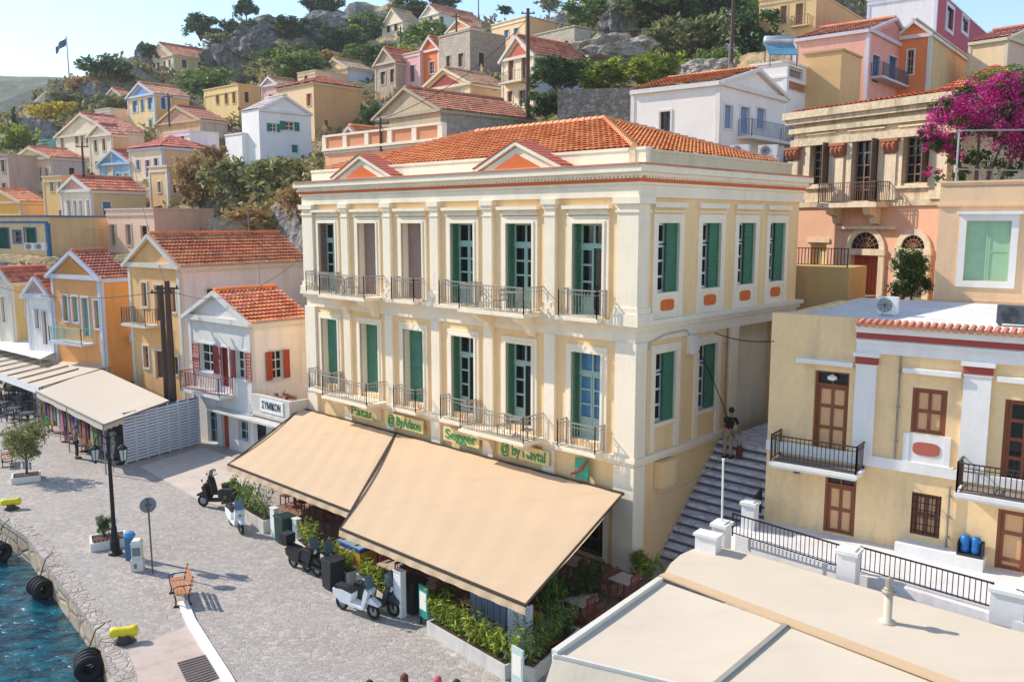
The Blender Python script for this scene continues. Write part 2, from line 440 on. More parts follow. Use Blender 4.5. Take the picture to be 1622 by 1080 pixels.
        if L>=W: T0,T1=q(W/2,k,z1+rise),q(W/2,L-k,z1+rise);seq=((A0,A1,T0,T0),(A1,A2,T1,T0),(A2,A3,T1,T1),(A3,A0,T0,T1))
        else: T0,T1=q(k,L/2,z1+rise),q(W-k,L/2,z1+rise);seq=((A0,A1,T1,T0),(A1,A2,T1,T1),(A2,A3,T0,T1),(A3,A0,T0,T0))
        for (e0,e1,t1,t0) in seq: tile_roof(rb,e0,e1,t1,t0,cc_,rw,hh)
        part('roof',rb,tiles(*tile),root,True,recalc=False)
        cm=MB();cm.box(F,-.12,W+.12,-.05,.15,z1-.32,z1-.02);cm.box(S,.0,L,-.05,.15,z1-.32,z1-.02);part('cornice',cm,mT,root,True)
    else:
        rb=MB();rb.slab([q(.02,.02,z1-.25),q(W-.02,.02,z1-.25),q(W-.02,L-.02,z1-.25),q(.02,L-.02,z1-.25)],.1);part('roof',rb,plaster('#cfc6b8',.4),root,True)
        cm=MB();cm.box(F,-.1,W+.1,-.25,.1,z1-.001,z1+.14);cm.box(S,.25,L,-.25,.1,z1-.001,z1+.138)
        cm.box(F.shift(0,-L),0,W,-.0,.25,z1-.001,z1+.137);cm.box(S.shift(0,-W),.25,L-.25,-.0,.25,z1-.001,z1+.136)
        if cornice: cm.box(F,-.06,W+.06,-.02,.08,z1-ptop,z1-ptop+.16)
        part('cornice',cm,mT,root,True)
    if corner:
        cw=.24;zc=z1-(.3 if roof!='flat' else ptop)
        for (fr_c,ua_,ub_,pr_) in ((F,-.04,cw,.05),(F,W-cw,W+.02,.05),(S,.051,cw,.04)):
            cm=MB();cm.box(fr_c,ua_,ub_,-.02,pr_,z0,zc);part('corner_trim',cm,mT,root,True)
    part('wall',mb,[mF,mS],root,True)
    for r_ in rects: add_opening(root,*r_[:5],r_[5],r_[6],mT,far,.2,trimw=trimw,hood=hoods)
    for (fc,xa,xb,yf,cc) in balc:
        fr=F if fc=='F' else S
        ua,ub=sorted((PF(xa,yf,fr)[0],PF(xb,yf,fr)[0]));zf=PF((xa+xb)/2,yf,fr)[1]
        bm=MB();bm.box(fr,ua,ub,.0,.9,zf-.15,zf);bp=part('balcony',bm,mT,root,True)
        rm=MB();railing(rm,[fr.p(ua+.04,.05,zf),fr.p(ua+.04,.86,zf),fr.p(ub-.04,.86,zf),fr.p(ub-.04,.05,zf)],.95,.16 if not far else .3,.025)
        part('railing',rm,plain(cc,.5),bp,True)
    if chimney:
        cx=PF(chimney,yt,S)[0] if False else .5
        rbm=MB();pc=q(W*.35,L*.5,z1);rbm.box(Frame(pc,a,-b),-.25,.25,-.25,.25,z1,z1+1.7);rbm.box(Frame(pc,a,-b),-.33,.33,-.33,.33,z1+1.7,z1+1.82);part('chimney',rbm,mT,root,True)
    for (u,v) in ((0,0),(W,0),(0,L),(W,L),(W/2,-1.5),(W/2,0),(0,L/2),(-1.5,L/2)):
        pp=c+a*u+b*v;TPTS.append((pp.x,pp.y,c.z+(-.2 if v<=0 or u<0 else .2)))
    HZ.append((c.x,c.y,W,L,a,b,c.z))
    return dict(root=root,F=F,S=S,W=W,L=L,z0=c.z,z1=z1,c=c,a=a,b=b)
#@@HOUSES@@
BR='#6b4536';GR='#3f7a66';BL='#5b86b8';RT=('#b5503a','#c76a4c');RO=('#c4552c','#dd7a45')
# --- quayside row, from the grey pediment house outward
HGC=0
hg=house('pediment_house','grey stone-fronted house with white pediment, red shutters and red iron balcony',308,403,492,708,508,43.5,h=-62,ya=461,col='#cbc7c0',scol='#e6e0d8',trim='#dcd8d0',tile=('#cf4f1f','#e5733a','#8a3a1e'),ops=[
 ('F',318,545,340,588,'open','#9a3f36'),('F',349,550,363,612,'door','#a03a30'),('F',375,556,391,600,'open','#9a3f36'),('F',330,645,345,700,'win','#7d93a0'),('F',352,650,364,712,'door','#c4552c'),('F',378,655,394,697,'win','#9fb0b8'),
 ('S',430,555,448,600,'open','#c4552c'),('S',478,552,489,600,'shut','#b04a2c')],balc=[('F',309,371,618,'#a04040')],far=False,trimw=.1)
hy=house('pediment_house','tall yellow pediment house with long pale lavender side wall behind the grey pediment house',215,294,489,640,418,50,h=-66,ya=371,col='#dca45f',scol='#d3ccc8',trim='#d8cfbf',tile=('#b9502c','#cc6e42'),ops=[
 ('F',225,448,233,485,'shut','#8d7a6c'),('F',246,452,257,508,'door','#7a6a60'),('F',271,455,279,494,'shut','#8d7a6c'),('F',228,548,236,582,'win','#8d8478'),('F',247,556,259,598,'door','#7b5a44'),('F',275,565,283,592,'shut','#7b5a44'),
 ('S',327,457,354,482,'shut','#6d6058')],balc=[('F',214,252,512,'#6b6156')],far=False)
ho=house('pediment_house','orange pediment house with pale teal shutters and teal balcony',92,168,214,606,437,54,h=-70,ya=398,col='#d9924f',scol='#d9882f',trim='#cfd0d8',tile=('#a8423c','#bd6253'),pedcol='#d98f40',ops=[
 ('F',100,468,108,508,'shut','#7fb5ac'),('F',115,470,124,510,'shut','#8cc0b4'),('F',131,472,141,532,'door','#6fb5b0'),('F',150,476,160,520,'shut','#7fb5ac'),('S',200,478,213,518,'shut','#1f8a68')],balc=[('F',99,150,540,'#8fc9b8')],far=False)
house('pink_cottage','narrow pale pink cottage with small pink pediment',49,88,92,575,466,57,h=-72,ya=437,col='#e6dcd2',trim='#ddd8d8',pedcol='#d9a0a0',tile=('#b5503a','#c76a4c'),ops=[('F',56,490,62,520,'shut','#8d8078'),('F',68,493,75,545,'door','#9a6a5a'),('F',81,495,87,520,'shut','#8d8078')],L=7,far=False)
house('yellow_house','yellow sided cottage under a broad red tiled roof with cream gable front',2,24,90,560,442,62,h=-74,ya=404,col='#e3d3b8',scol='#cfae62',trim='#e2d8c6',tile=('#b04432','#c86045'),ops=[('F',3,470,8,510,'shut','#6b5648'),('F',14,474,20,500,'shut','#6b5648'),('S',40,470,48,500,'win','#8d8478')],far=False)
# --- second row
house('flat_roof_house','low yellow house with bright blue roof band and dark green doors',-60,78,104,398,344,72,h=-80,roof='flat',col='#d4b47a',trim='#3d6f9f',ops=[('F',-4,362,14,394,'door','#16604a'),('F',40,362,57,394,'door','#16604a'),('F',22,366,33,384,'win','#8d8478')],W=10,L=7)
house('pink_house','flat-roofed dusty pink house with tall shuttered windows',172,247,341,398,332,72,h=-66,roof='flat',col='#dfb795',scol='#d9a585',trim='#d9c0a8',ops=[('F',175,356,183,388,'shut','#a08f86'),('F',200,356,208,388,'shut','#a08f86'),('F',224,358,234,386,'win','#4a4038')],ext=6,corner=False)
house('cream_house','cream house with salmon pediment and pale blue upper shutters',102,149,236,394,299,82,h=-68,ya=279,col='#e3d2b0',scol='#ceb27d',trim='#e6dcd0',pedcol='#e0a488',tile=('#bd4b33','#d06a4a'),ops=[('F',107,318,113,342,'shut','#a8bccc'),('F',117,318,122,342,'shut','#a8bccc'),('F',126,318,131,343,'shut','#b8b8cc'),('F',138,317,144,342,'shut','#b8b8cc'),('F',107,366,114,388,'shut','#7fa0b0'),('F',127,367,135,388,'shut','#90aebc'),('S',163,320,176,342,'shut','#6f93ac')],ext=7)
house('yellow_annex','small yellow flat house with two teal shuttered windows',73,103,108,362,280,88,h=-70,roof='flat',col='#dcae66',trim='#d8c8a8',ops=[('F',79,288,85,303,'shut','#3f8fa8'),('F',92,287,98,302,'shut','#3f8fa8'),('F',94,333,101,350,'shut','#7a5a48')],L=6)
house('grey_cream_house','weathered cream house with grey side wall and small yellow pediment',24,84,141,312,248,98,h=-68,ya=233,col='#cdb692',scol='#a79c9c',trim='#ccbfa8',tile=('#b8503f','#cb6a50'),pedcol='#d9b56f',ops=[('F',27,270,31,290,'shut','#5c4a40'),('F',38,270,42,290,'shut','#5c4a40'),('F',52,266,56,288,'shut','#5c4a40'),('F',62,266,66,288,'shut','#5c4a40'),('F',72,266,76,288,'shut','#5c4a40'),('S',109,266,118,277,'win','#3a3a38')],ext=5)
house('stone_house','dark weathered stone house with narrow empty windows',-30,18,24,318,246,97,h=-70,roof='flat',col='#a8978a',trim='#b8aa98',wear=.6,ops=[('F',2,252,7,272,'win','#3a3430'),('F',13,250,18,272,'win','#3a3430'),('F',4,290,9,308,'win','#3a3430')],L=8)
house('blue_house','small sky blue house with blue pediment',158,207,211,284,256,104,h=-68,ya=237,col='#9cc4dc',trim='#c8dcea',pedcol='#7fb0d8',tile=RT,ops=[('F',184,275,189,284,'win','#4f9fb0'),('F',197,275,203,284,'win','#4f9fb0')],L=8,ext=5)
house('cream_house','cream house with cobalt blue shutters below a hipped red roof',207,258,342,282,232,100,h=-66,roof='hip',ya=214,col='#e6cfa6',scol='#d9a777',trim='#d8d4dc',tile=('#b5463a','#c8604c'),ops=[('F',216,254,221,269,'shut','#3348a0'),('F',231,254,237,280,'door','#5a4a9a'),('F',244,251,250,264,'shut','#3348a0')],ext=5)
house('yellow_house','small honey yellow house with white edges below the red climbing plant',238,267,312,316,264,88,h=-66,roof='flat',col='#e0b87c',scol='#d3a266',trim='#e8e2da',ops=[('F',250,288,255,305,'win','#8a7a6a'),('S',274,293,280,306,'shut','#b0522c')],ext=4)
house('neoclassical_house','pale cream house with steep pediment and long faded red roof',91,178,230,240,206,112,h=-66,ya=180,col='#decba9',trim='#e0d0b8',tile=('#b2545a','#c57468'),ops=[('F',96,216,101,234,'shut','#9a8a78'),('F',119,212,124,228,'shut','#6b5040'),('F',128,212,132,228,'shut','#6b5040'),('F',136,212,140,228,'shut','#6b5040')],ext=5)
house('neoclassical_house','narrow cream house with low pediment and two dark upstairs windows',144,179,206,268,211,106,h=-66,ya=196,col='#e0cda4',scol='#c9a86f',trim='#e6dcc8',tile=('#b2545a','#c57468'),ops=[('F',149,222,154,241,'shut','#5c4638'),('F',162,220,167,239,'shut','#5c4638'),('F',151,256,155,264,'shut','#5c4638'),('F',164,253,168,262,'shut','#7c8a50')],ext=5)
house('ruined_house','ochre patched old house with pink pediment and grey side wall',249,318,361,216,188,112,h=-66,ya=168,col='#cfa667',scol='#a89a8c',trim='#cdb896',pedcol='#d4a088',tile=('#b06a58','#a85a48'),ops=[('F',268,214,273,221,'win','#3a3430'),('F',282,214,288,222,'win','#3a3430')],wear=.7,ext=6)
house('blue_trim_house','yellow house with sky blue pediment and blue shutters',205,247,302,206,147,128,h=-64,ya=131,col='#e0c184',scol='#d6a55c',trim='#cfd8e4',pedcol='#6f9cd8',tile=('#c07a66','#c98a74'),ops=[('F',210,160,218,178,'shut','#4f86b0'),('F',223,158,228,178,'door','#4f9fb8'),('F',234,155,242,174,'shut','#4f86b0'),('F',236,187,241,203,'door','#3a9a90'),('S',255,155,262,173,'shut','#5a6ab0'),('S',265,154,270,172,'shut','#5a6ab0')],ext=5)
house('hilltop_house','large cream house on the hilltop with long faded red roof and friezed wall',236,276,373,122,86,178,h=-62,ya=68,col='#e0cfae',scol='#d2b67a',trim='#e8ddcc',pedcol='#d8a088',tile=('#c46a54','#cd7f66'),ops=[('F',242,100,246,112,'shut','#4a3a34'),('F',249,99,253,111,'shut','#4a3a34'),('F',259,97,262,109,'shut','#4a3a34'),('F',267,95,270,107,'shut','#4a3a34'),('S',288,95,296,108,'win','#8a9a98'),('S',314,99,321,113,'dark','#3a3a38')]+[('S',x,82+i*2.1,x+11,86+i*2.1,'shut','#8a5a48') for i,x in enumerate((279,296,312,328,344,359))],ext=9)
house('yellow_house','flat-topped sunlit yellow house with three brown shuttered windows',325,379,414,184,134,124,h=-62,roof='flat',col='#e0bd76',scol='#cf9f5c',trim='#e3c88c',ops=[('F',342,149,347,165,'shut','#8a5a40'),('F',356,147,361,165,'shut','#8a5a40'),('F',368,146,373,164,'shut','#8a5a40'),('S',387,146,394,163,'shut','#5c4438')],ext=6,ptop=.9)
house('pink_cottage','small pale pink house with pink pediment above the white house',415,440,478,160,132,128,h=-62,ya=122,col='#e0b0a4',scol='#d8c0a8',trim='#e6dcd6',pedcol='#d8b0a8',tile=('#b07a60','#b8866c'),ops=[('F',426,150,431,159,'shut','#8a7a70')],ext=6)
house('tan_house','big plain tan house with red hipped roof and brown window',441,499,574,222,130,112,h=-60,roof='hip',ya=118,col='#dcb98a',scol='#c9955c',trim='#d8b98c',tile=('#a84434','#b8543c'),ops=[('F',486,149,493,168,'shut','#a0522c'),('S',514,190,520,203,'shut','#a8763f'),('S',562,139,567,145,'shut','#7a4a34')],corner=False,ext=5)
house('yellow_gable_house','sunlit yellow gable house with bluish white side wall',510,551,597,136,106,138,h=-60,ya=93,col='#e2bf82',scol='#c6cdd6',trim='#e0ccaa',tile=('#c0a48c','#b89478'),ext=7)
house('white_house','white cubic house with green shuttered windows in its gable wall',386,413,495,262,172,100,h=-58,roof='gableS',ya=152,col='#f0ece6',scol='#e3dfe2',trim='#ece6e0',tile=('#d8ccc0','#cfc0b4'),ops=[('S',428,196,438,209,'open','#2a8a72'),('S',451,193,466,207,'open','#2a8a72'),('S',462,230,472,242,'shut','#2a8a72')],wear=.12,cornice=False,corner=False,ext=6,ov=.1)
house('white_annex','low white terrace building joined to the white cubic house',359,385,412,262,212,101.5,h=-58,roof='flat',col='#f0ece6',trim='#f0ece6',wear=.12,corner=False,cornice=False,ext=5)
house('white_cottage','low lavender white cottage wall below the ochre patched house',262,302,348,242,208,105,h=-66,roof='flat',col='#e3dcdc',scol='#d9d2d6',trim='#e6e0dc',ops=[('F',272,214,278,222,'win','#3a3430'),('F',286,214,292,223,'win','#3a3430')],corner=False)
house('small_red_roof_house','half hidden house with faded orange roof beside the blue pediment house',166,196,212,172,152,142,h=-66,ya=140,col='#d8b890',trim='#d8c8b0',tile=('#c06a50','#cc7a5c'),ext=5)
house('ochre_house','low ochre house with bright yellow wall patch above the blue banded house',-25,34,74,350,318,90,h=-70,ya=300,col='#e0a83c',scol='#d8b070',trim='#d8c0a0',tile=('#c4603c','#d0704a'),ext=5)
house('pale_green_hut','tiny turquoise hut behind the neoclassical house',60,80,90,236,222,126,h=-66,roof='flat',col='#6fb8b8',trim='#9fd0cc',ext=4,corner=False)
house('beige_house','small beige house between the olive shrub and the cream gables',152,176,206,196,172,132,h=-66,roof='flat',col='#dcc8a8',trim='#d8ccb8',ops=[('F',160,178,164,188,'win','#5a4a40')],ext=5,corner=False)
house('sand_house','sand coloured house behind the white cubic house',472,500,560,132,112,134,h=-62,roof='flat',col='#e0c294',trim='#dcc8a4',ops=[('F',482,116,487,126,'win','#5a4a40')],ext=5,corner=False)
# --- middle of the hill
house('brown_stone_house','brown stone house with small pale pediment beside the pink house',595,627,634,150,96,122,h=-58,ya=76,stonewall=stone('#b59c84','#c9b096',1.6),col='#a08468',trim='#cdbda4',tile=RT,ops=[('F',603,114,611,134,'shut','#5a4438'),('F',618,110,625,131,'shut','#5a4438')],L=7)
house('pink_house','rose pink two-storey house with iron window grilles',627,666,672,145,82,121,h=-58,roof='flat',col='#dfa09c',trim='#ded0c6',ops=[('F',632,107,641,128,'shut','#7a5a58'),('F',649,104,657,130,'shut','#7a5a58')],L=7)
house('orange_house','vivid orange house with white-edged pediment',667,696,704,150,76,119,h=-56,ya=55,col='#dd6a2c',trim='#ead8cc',pedcol='#d8603a',tile=RT,ops=[('F',680,98,688,117,'win','#b8b0a0')],L=8,ext=4)
house('bare_stone_house','large bare grey stone house with small brown windows',696,745,801,150,48,113,h=-56,roof='flat',stonewall=stone('#b8a894','#d0c0aa',1.7),sidem=stone('#a48e7c','#b8a08c',1.7),trim='#c4b49c',ops=[('F',707,89,713,106,'shut','#5a4438'),('F',726,85,734,106,'shut','#5a4438'),('S',758,84,767,107,'shut','#4e3a32')],cornice=False,corner=False,ext=4)
house('hill_cottage','cottage with orange pediment peeking above the bare stone house',708,745,765,60,42,140,h=-56,ya=31,col='#dcc088',trim='#e6d8c0',pedcol='#d88a58',tile=RT,ext=4)
house('red_pediment_house','yellow house with dark red pediment and plain tan side',666,745,808,172,130,92,h=-58,ya=108,col='#e3c08a',scol='#d2a36a',trim='#e8d4b4',pedcol='#9c3f3a',tile=('#b8806a','#c09078'),ops=[('F',716,140,733,147,'shut','#d8d4c8'),('S',781,134,788,144,'win','#5a4438')],ext=5)
house('long_stone_house','long rubble stone house with plastered pediment and round oculus',595,698,850,214,171,72,h=-56,ya=139,stonewall=plaster('#c4b090',.6),sidem=stone('#a39488','#bcaea0',2.0),trim='#b3a28a',tile=('#a8543c','#b86a50'),ops=[('F',640,157,649,168,'dark','#3a3430')],ext=4,corner=False,far=False)
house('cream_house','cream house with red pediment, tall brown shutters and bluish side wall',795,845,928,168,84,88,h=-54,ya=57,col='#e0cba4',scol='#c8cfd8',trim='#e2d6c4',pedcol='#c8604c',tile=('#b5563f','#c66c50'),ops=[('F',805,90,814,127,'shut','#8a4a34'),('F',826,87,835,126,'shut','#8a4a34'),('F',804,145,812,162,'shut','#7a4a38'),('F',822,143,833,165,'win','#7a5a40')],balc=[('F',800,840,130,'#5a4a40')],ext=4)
house('blue_window_house','cream flat house high on the hill with blue windows',779,832,880,70,27,118,h=-54,roof='flat',col='#e3bd84',scol='#cfa070',trim='#e6d8c0',ops=[('F',799,48,806,61,'shut','#4a86b8'),('F',814,45,821,57,'shut','#4a86b8')],ext=5,corner=False)
house('stone_shed','low grey stone outbuilding with flat roof among dry walls',846,910,935,72,42,110,h=-54,roof='flat',stonewall=stone('#b3a898','#c6baa8',1.6),trim='#c0b4a2',corner=False,cornice=False,ext=4)
house('ridge_house','cream gabled house on the ridge with shaded porch',606,638,668,58,33,172,h=-56,ya=15,col='#dccaa2',scol='#c4b596',trim='#e4dac8',tile=('#c8a890','#bc9478'),ops=[('F',612,40,618,52,'dark','#333333'),('F',624,38,630,50,'dark','#333333')],ext=6)
house('ridge_house','pale ridge house with red tiled roof and dark square window',667,695,762,44,20,176,h=-56,ya=8,col='#e0d0b0',scol='#cbd0c4',trim='#e6e0d4',tile=('#bd6a54','#c87a62'),ops=[('F',680,27,685,36,'shut','#6a7a80'),('S',697,27,703,37,'dark','#333333')],ext=6)
# --- right side, walls lit on the left and gables turned away
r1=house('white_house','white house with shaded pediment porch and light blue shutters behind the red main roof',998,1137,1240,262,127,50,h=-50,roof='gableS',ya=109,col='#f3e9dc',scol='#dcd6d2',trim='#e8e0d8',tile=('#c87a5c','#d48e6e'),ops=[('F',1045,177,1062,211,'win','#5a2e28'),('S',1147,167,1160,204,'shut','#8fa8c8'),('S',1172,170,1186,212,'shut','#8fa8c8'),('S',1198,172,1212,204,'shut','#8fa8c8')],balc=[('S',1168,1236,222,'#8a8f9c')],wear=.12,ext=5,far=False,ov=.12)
house('white_house','tall white house with mauve framed panels and salmon band',1186,1243,1314,200,99,60,h=-50,roof='flat',col='#f0e8e0',scol='#dedad6',trim='#ece6e4',ops=[('S',1249,108,1271,125,'shut','#a08f94'),('S',1282,113,1304,128,'shut','#a08f94'),('S',1248,137,1308,150,'shut','#c98a6c')],wear=.12,ext=6,far=False,ptop=1.0,trimw=.05)
house('pink_house','salmon pink house with white-edged pediment and blue doors',1253,1371,1440,172,45,66,h=-50,roof='gableS',ya=29,col='#dd9c84',scol='#d88f80',trim='#d8ccd4',pedcol='#d88880',tile=('#c46a50','#d07c5e'),ops=[('S',1381,88,1393,131,'door','#2f6f9c'),('S',1407,90,1420,129,'door','#2f6f9c')],balc=[('S',1378,1428,131,'#4a4a58')],ext=6,far=False,ov=.12)
house('tan_annex','plain tan wall with tiled edge beside a solar water heater',1270,1329,1350,170,80,61,h=-50,roof='flat',col='#cfa56a',trim='#c8a070',wear=.25,ext=6,far=False,corner=False,cornice=False,L=4)
house('orange_house','bright orange fronted house with tan side wall and white pilaster',1412,1468,1572,180,52,70,h=-52,roof='gable',ya=33,col='#dd7434',scol='#c9a670',trim='#e6ddd4',tile=('#c8b8a0','#bfa88c'),ops=[('F',1437,80,1447,118,'win','#b09080')],ext=6,far=False,ov=.1)
house('hill_house','tall ochre house high on the slope with faded brown shutters',1200,1290,1366,75,-12,92,h=-52,roof='flat',col='#dcb57a',scol='#c49a5c',trim='#e0c498',ops=[('F',1236,10,1246,38,'shut','#9a7a58'),('F',1260,6,1272,40,'shut','#9a7058'),('S',1329,2,1334,14,'shut','#9a7a50')],balc=[('F',1257,1284,42,'#8a6a50')],ext=8,corner=False)
house('crimson_house','white and crimson house on the skyline with white-framed dark windows',1370,1480,1570,75,-14,84,h=-52,roof='flat',col='#e6dfe0',scol='#a8344a',trim='#dcdce8',ops=[('S',1499,12,1510,48,'dark','#222a35'),('S',1524,15,1534,52,'dark','#222a35'),('S',1545,18,1556,50,'dark','#222a35')],ext=8,ptop=.4,trimw=.35,far=False)
house('cream_house','low cream house with red roof at the edge of the skyline',1528,1590,1660,160,58,72,h=-54,roof='gableS',ya=40,col='#dcc094',scol='#c8a890',trim='#d8c8b0',tile=('#a8483c','#b85c48'),ops=[('S',1582,66,1588,80,'win','#5a4a48')],ext=6,far=False,ov=.12)
house('tiled_shed','low building with broken red tiled roof behind the bougainvillea',1490,1622,1700,205,132,52,h=-62,roof='hip',ya=100,col='#b9a890',trim='#c9bba6',tile=('#b8452c','#cc6038'),ext=4,L=9,far=False,corner=False)
pb=house('parapet_house','peach building with white-piered parapet panels behind the cream mansion',516,699,760,262,222,56,h=-47,roof='flat',col='#e0a070',scol='#dcbfa0',trim='#e8dfd0',ext=9,far=False,corner=False,L=9,ptop=.25)
house('low_tiled_house','low house with salmon pediment and bright tiled roof behind the parapet house',538,576,735,240,222,64,h=-60,ya=200,col='#d9a48a',trim='#d8c8b8',tile=('#c85a34','#d97a4c'),ext=5,far=False,pedcol='#b8604c',L=14)
#@@MAIN@@
def text_part(name,txt,fr,uc,zc,h,mat,parent,sgn=-1,n=.03,ext=.012,wide=None):
    cu=bpy.data.curves.new('lettering','FONT');cu.body=txt;cu.size=h*1.35;cu.extrude=ext;cu.align_x='CENTER';cu.align_y='CENTER';cu.offset=.008
    tmp=bpy.data.objects.new('tmp',cu);COL.objects.link(tmp);bpy.context.view_layer.update()
    me=bpy.data.meshes.new_from_object(tmp.evaluated_get(bpy.context.evaluated_depsgraph_get()));bpy.data.objects.remove(tmp)
    off=root_off(parent).location if parent.parent or True else Vector()
    X=fr.u*sgn;Zv=Vector((0,0,1));N=fr.n
    w=max(v.co.x for v in me.vertices)-min(v.co.x for v in me.vertices);k=(wide/w) if wide else 1
    for v in me.vertices:
        c=v.co.copy();v.co=fr.p(uc,n,zc)+X*c.x*k+Zv*c.y+N*c.z-off
    me.materials.clear();me.materials.append(mat)
    o=bpy.data.objects.new(name,me);COL.objects.link(o);o.parent=parent;return o
# ================================================================ the cream mansion with the awning
C0=P(999,905,0)
A_=Vector((-1441,1382,0)).normalized();B_=Vector((1382,1441,0)).normalized()
FA=Frame(C0,A_,-B_);FB=Frame(C0,B_,-A_)
LA,LB=19.5,11.6
YEL=plaster('#fbd19a',.2);CRM=plaster('#f9e7cc',.18);ORG=plain('#d96a2a',.8,name='orange_plaster')
mm=thing('neoclassical_mansion','large cream and yellow three-storey mansion with green shutters, two pediments and orange band','mansion',C0)
wall=MB()
cu=[2.05,5.3,8.4,11.5,14.6,17.7]
opU=[(c-.66,c+.66,8.78,11.95,.4) for c in cu];opL=[(c-.66,c+.66,4.3,7.45,.4) for c in cu]
opG=[(c-.85,c+.85,0.02,2.55,.6) for c in cu]
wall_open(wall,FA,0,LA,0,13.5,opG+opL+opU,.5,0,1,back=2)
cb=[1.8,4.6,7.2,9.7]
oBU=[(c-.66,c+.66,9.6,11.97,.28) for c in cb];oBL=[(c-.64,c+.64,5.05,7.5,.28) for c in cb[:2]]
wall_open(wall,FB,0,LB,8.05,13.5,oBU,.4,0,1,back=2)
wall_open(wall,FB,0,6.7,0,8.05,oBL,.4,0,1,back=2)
q=lambda u,v,z:FA.p(u,-v,z)
wall.face([q(LA,0,0),q(LA,LB,0),q(LA,LB,13.5),q(LA,0,13.5)],0);wall.face([q(0,LB,0),q(LA,LB,0),q(LA,LB,13.5),q(0,LB,13.5)],0)
wall.face([q(0,6.7,0),q(1.2,6.7,0),q(1.2,6.7,8.05),q(0,6.7,8.05)],1);wall.face([q(1.2,6.7,0),q(1.2,LB,0),q(1.2,LB,8.05),q(1.2,6.7,8.05)],1)
wall.face([q(0,6.7,8.05),q(1.2,6.7,8.05),q(1.2,LB,8.05),q(0,LB,8.05)],1)
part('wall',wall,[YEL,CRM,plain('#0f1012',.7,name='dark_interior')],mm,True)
# trim: ledges, entablature, pilasters, cornice
tr=MB()
def band(z0,z1,pr,m=0,u0=0,uL=LA,vL=LB):
    tr.box(FA,-pr,uL+pr,-.02,pr,z0,z1,m);tr.box(FB,-.0,vL+(pr if vL==LB else 0),-.02,pr-.001,z0+.001,z1-.001,m)
band(3.72,3.9,.1,0,vL=6.7);band(3.9,4.04,.22,0,vL=6.7)
band(7.98,8.4,.06);band(8.4,8.56,.16);band(8.56,8.72,.27)
band(12.82,13.22,.12);band(13.22,13.3,.2);band(13.5,13.62,.26);band(13.62,13.84,.4)
part('cornice',tr,[CRM],mm,True)
ob=MB();ob.box(FA,-.19,LA+.19,-.02,.19,13.3,13.5);ob.box(FB,0,LB+.19,-.02,.189,13.301,13.499);part('frieze',ob,ORG,mm,True,label='orange band under the cornice')
# dentil line
dn=MB()
u=-.3
while u<LA+.3: dn.box(FA,u,u+.07,.19,.3,13.42,13.5);u+=.16
part('dentils',dn,CRM,mm,True);dn=MB();u=.1
while u<LB+.2: dn.box(FB,u,u+.07,.189,.3,13.42,13.499);u+=.16
part('dentils',dn,CRM,mm,True)
def pilaster(fr,u0,u1,z0,z1,pr=.14,big=False):
    m=MB();e=.1 if not big else .14
    m.box(fr,u0,u1,-.02,pr,z0,z1);m.box(fr,u0-e,u1+e,-.02,pr+e,z0,z0+.22);m.box(fr,u0-e*.5,u1+e*.5,-.02,pr+e*.6,z0+.22,z0+.42)
    m.box(fr,u0-e*.5,u1+e*.5,-.02,pr+e*.5,z1-.34,z1-.2);m.box(fr,u0-e,u1+e,-.02,pr+e,z1-.2,z1-.002)
    m.box(fr,u0-.03,u1+.03,-.02,pr+.03,z1-.6,z1-.54)
    part('pilaster',m,CRM,mm,True)
for uc in (16.2,13.1,10.0,6.9,3.72):
    pilaster(FA,uc-.25,uc+.25,8.72,12.82);
    m=MB();m.box(FA,uc-.25,uc+.25,-.02,.12,4.04,7.98);part('pilaster',m,CRM,mm,True)
    m=MB();m.box(FA,uc-.28,uc+.28,-.02,.16,0,3.72);part('pilaster',m,CRM,mm,True)
def cornerpil(z0,z1,z2,fancy):
    m=MB();m.box(FA,-.15,.72,-.02,.15,z0,z1);m.box(FB,.0,.5,-.02,.148,z0,z1)
    if fancy:
        for (a,b,e) in ((z0,z0+.25,.12),(z0+.25,z0+.45,.06),(z1-.5,z1-.42,.05),(z1-.22,z1-.002,.12)):
            m.box(FA,-.15-e,.72+e,-.02,.15+e,a,b);m.box(FB,0,.5+e,-.02,.149+e,a+.001,b-.001)
    part('pilaster',m,CRM,mm,True)
    m=MB();m.box(FA,LA-.75,LA+.1,-.02,.15,z0,z1)
    if fancy:
        for (a,b,e) in ((z0,z0+.25,.12),(z0+.25,z0+.45,.06),(z1-.5,z1-.42,.05),(z1-.22,z1-.002,.12)): m.box(FA,LA-.75-e,LA+.1+e,-.02,.15+e,a,b)
    part('pilaster',m,CRM,mm,True)
cornerpil(8.72,12.82,0,True);cornerpil(4.04,7.98,0,False);cornerpil(0,3.72,0,False)
m=MB();m.box(FB,6.2,6.7,-.02,.12,4.04,7.98);part('pilaster',m,CRM,mm,True)
# parapet, roof, pediments
pp=MB()
pp.box(FA,-.0,LA,-.65,-.4,13.84,14.36);pp.box(FA,-.02,LA+.02,-.7,-.36,14.36,14.46)
pb2=MB();pb2.box(FB,.36,LB,-.65,-.4,13.84,14.36);pb2.box(FB,.36,LB,-.7,-.362,14.36,14.458);part('parapet',pb2,plaster('#e6d0ac',.35),mm,True,label='sand coloured side parapet')
pp.slab([q(-.3,-.3,13.86),q(LA+.3,-.3,13.86),q(LA+.3,LB,13.86),q(-.3,LB,13.86)],.02)
part('parapet',pp,CRM,mm,True)
lip=MB();lip.obox(FA.p(-.35,.35,13.87),FA.p(LA+.35,.35,13.87),.2,.06);lip.obox(FB.p(-.35,.35,13.87),FB.p(LB+.3,.35,13.87),.2,.058);part('tile_edge',lip,tiles('#a8604a','#bd7a60'),mm,True)
rf=MB();g=.7;ez=14.44;rz=16.2;hv=LB/2
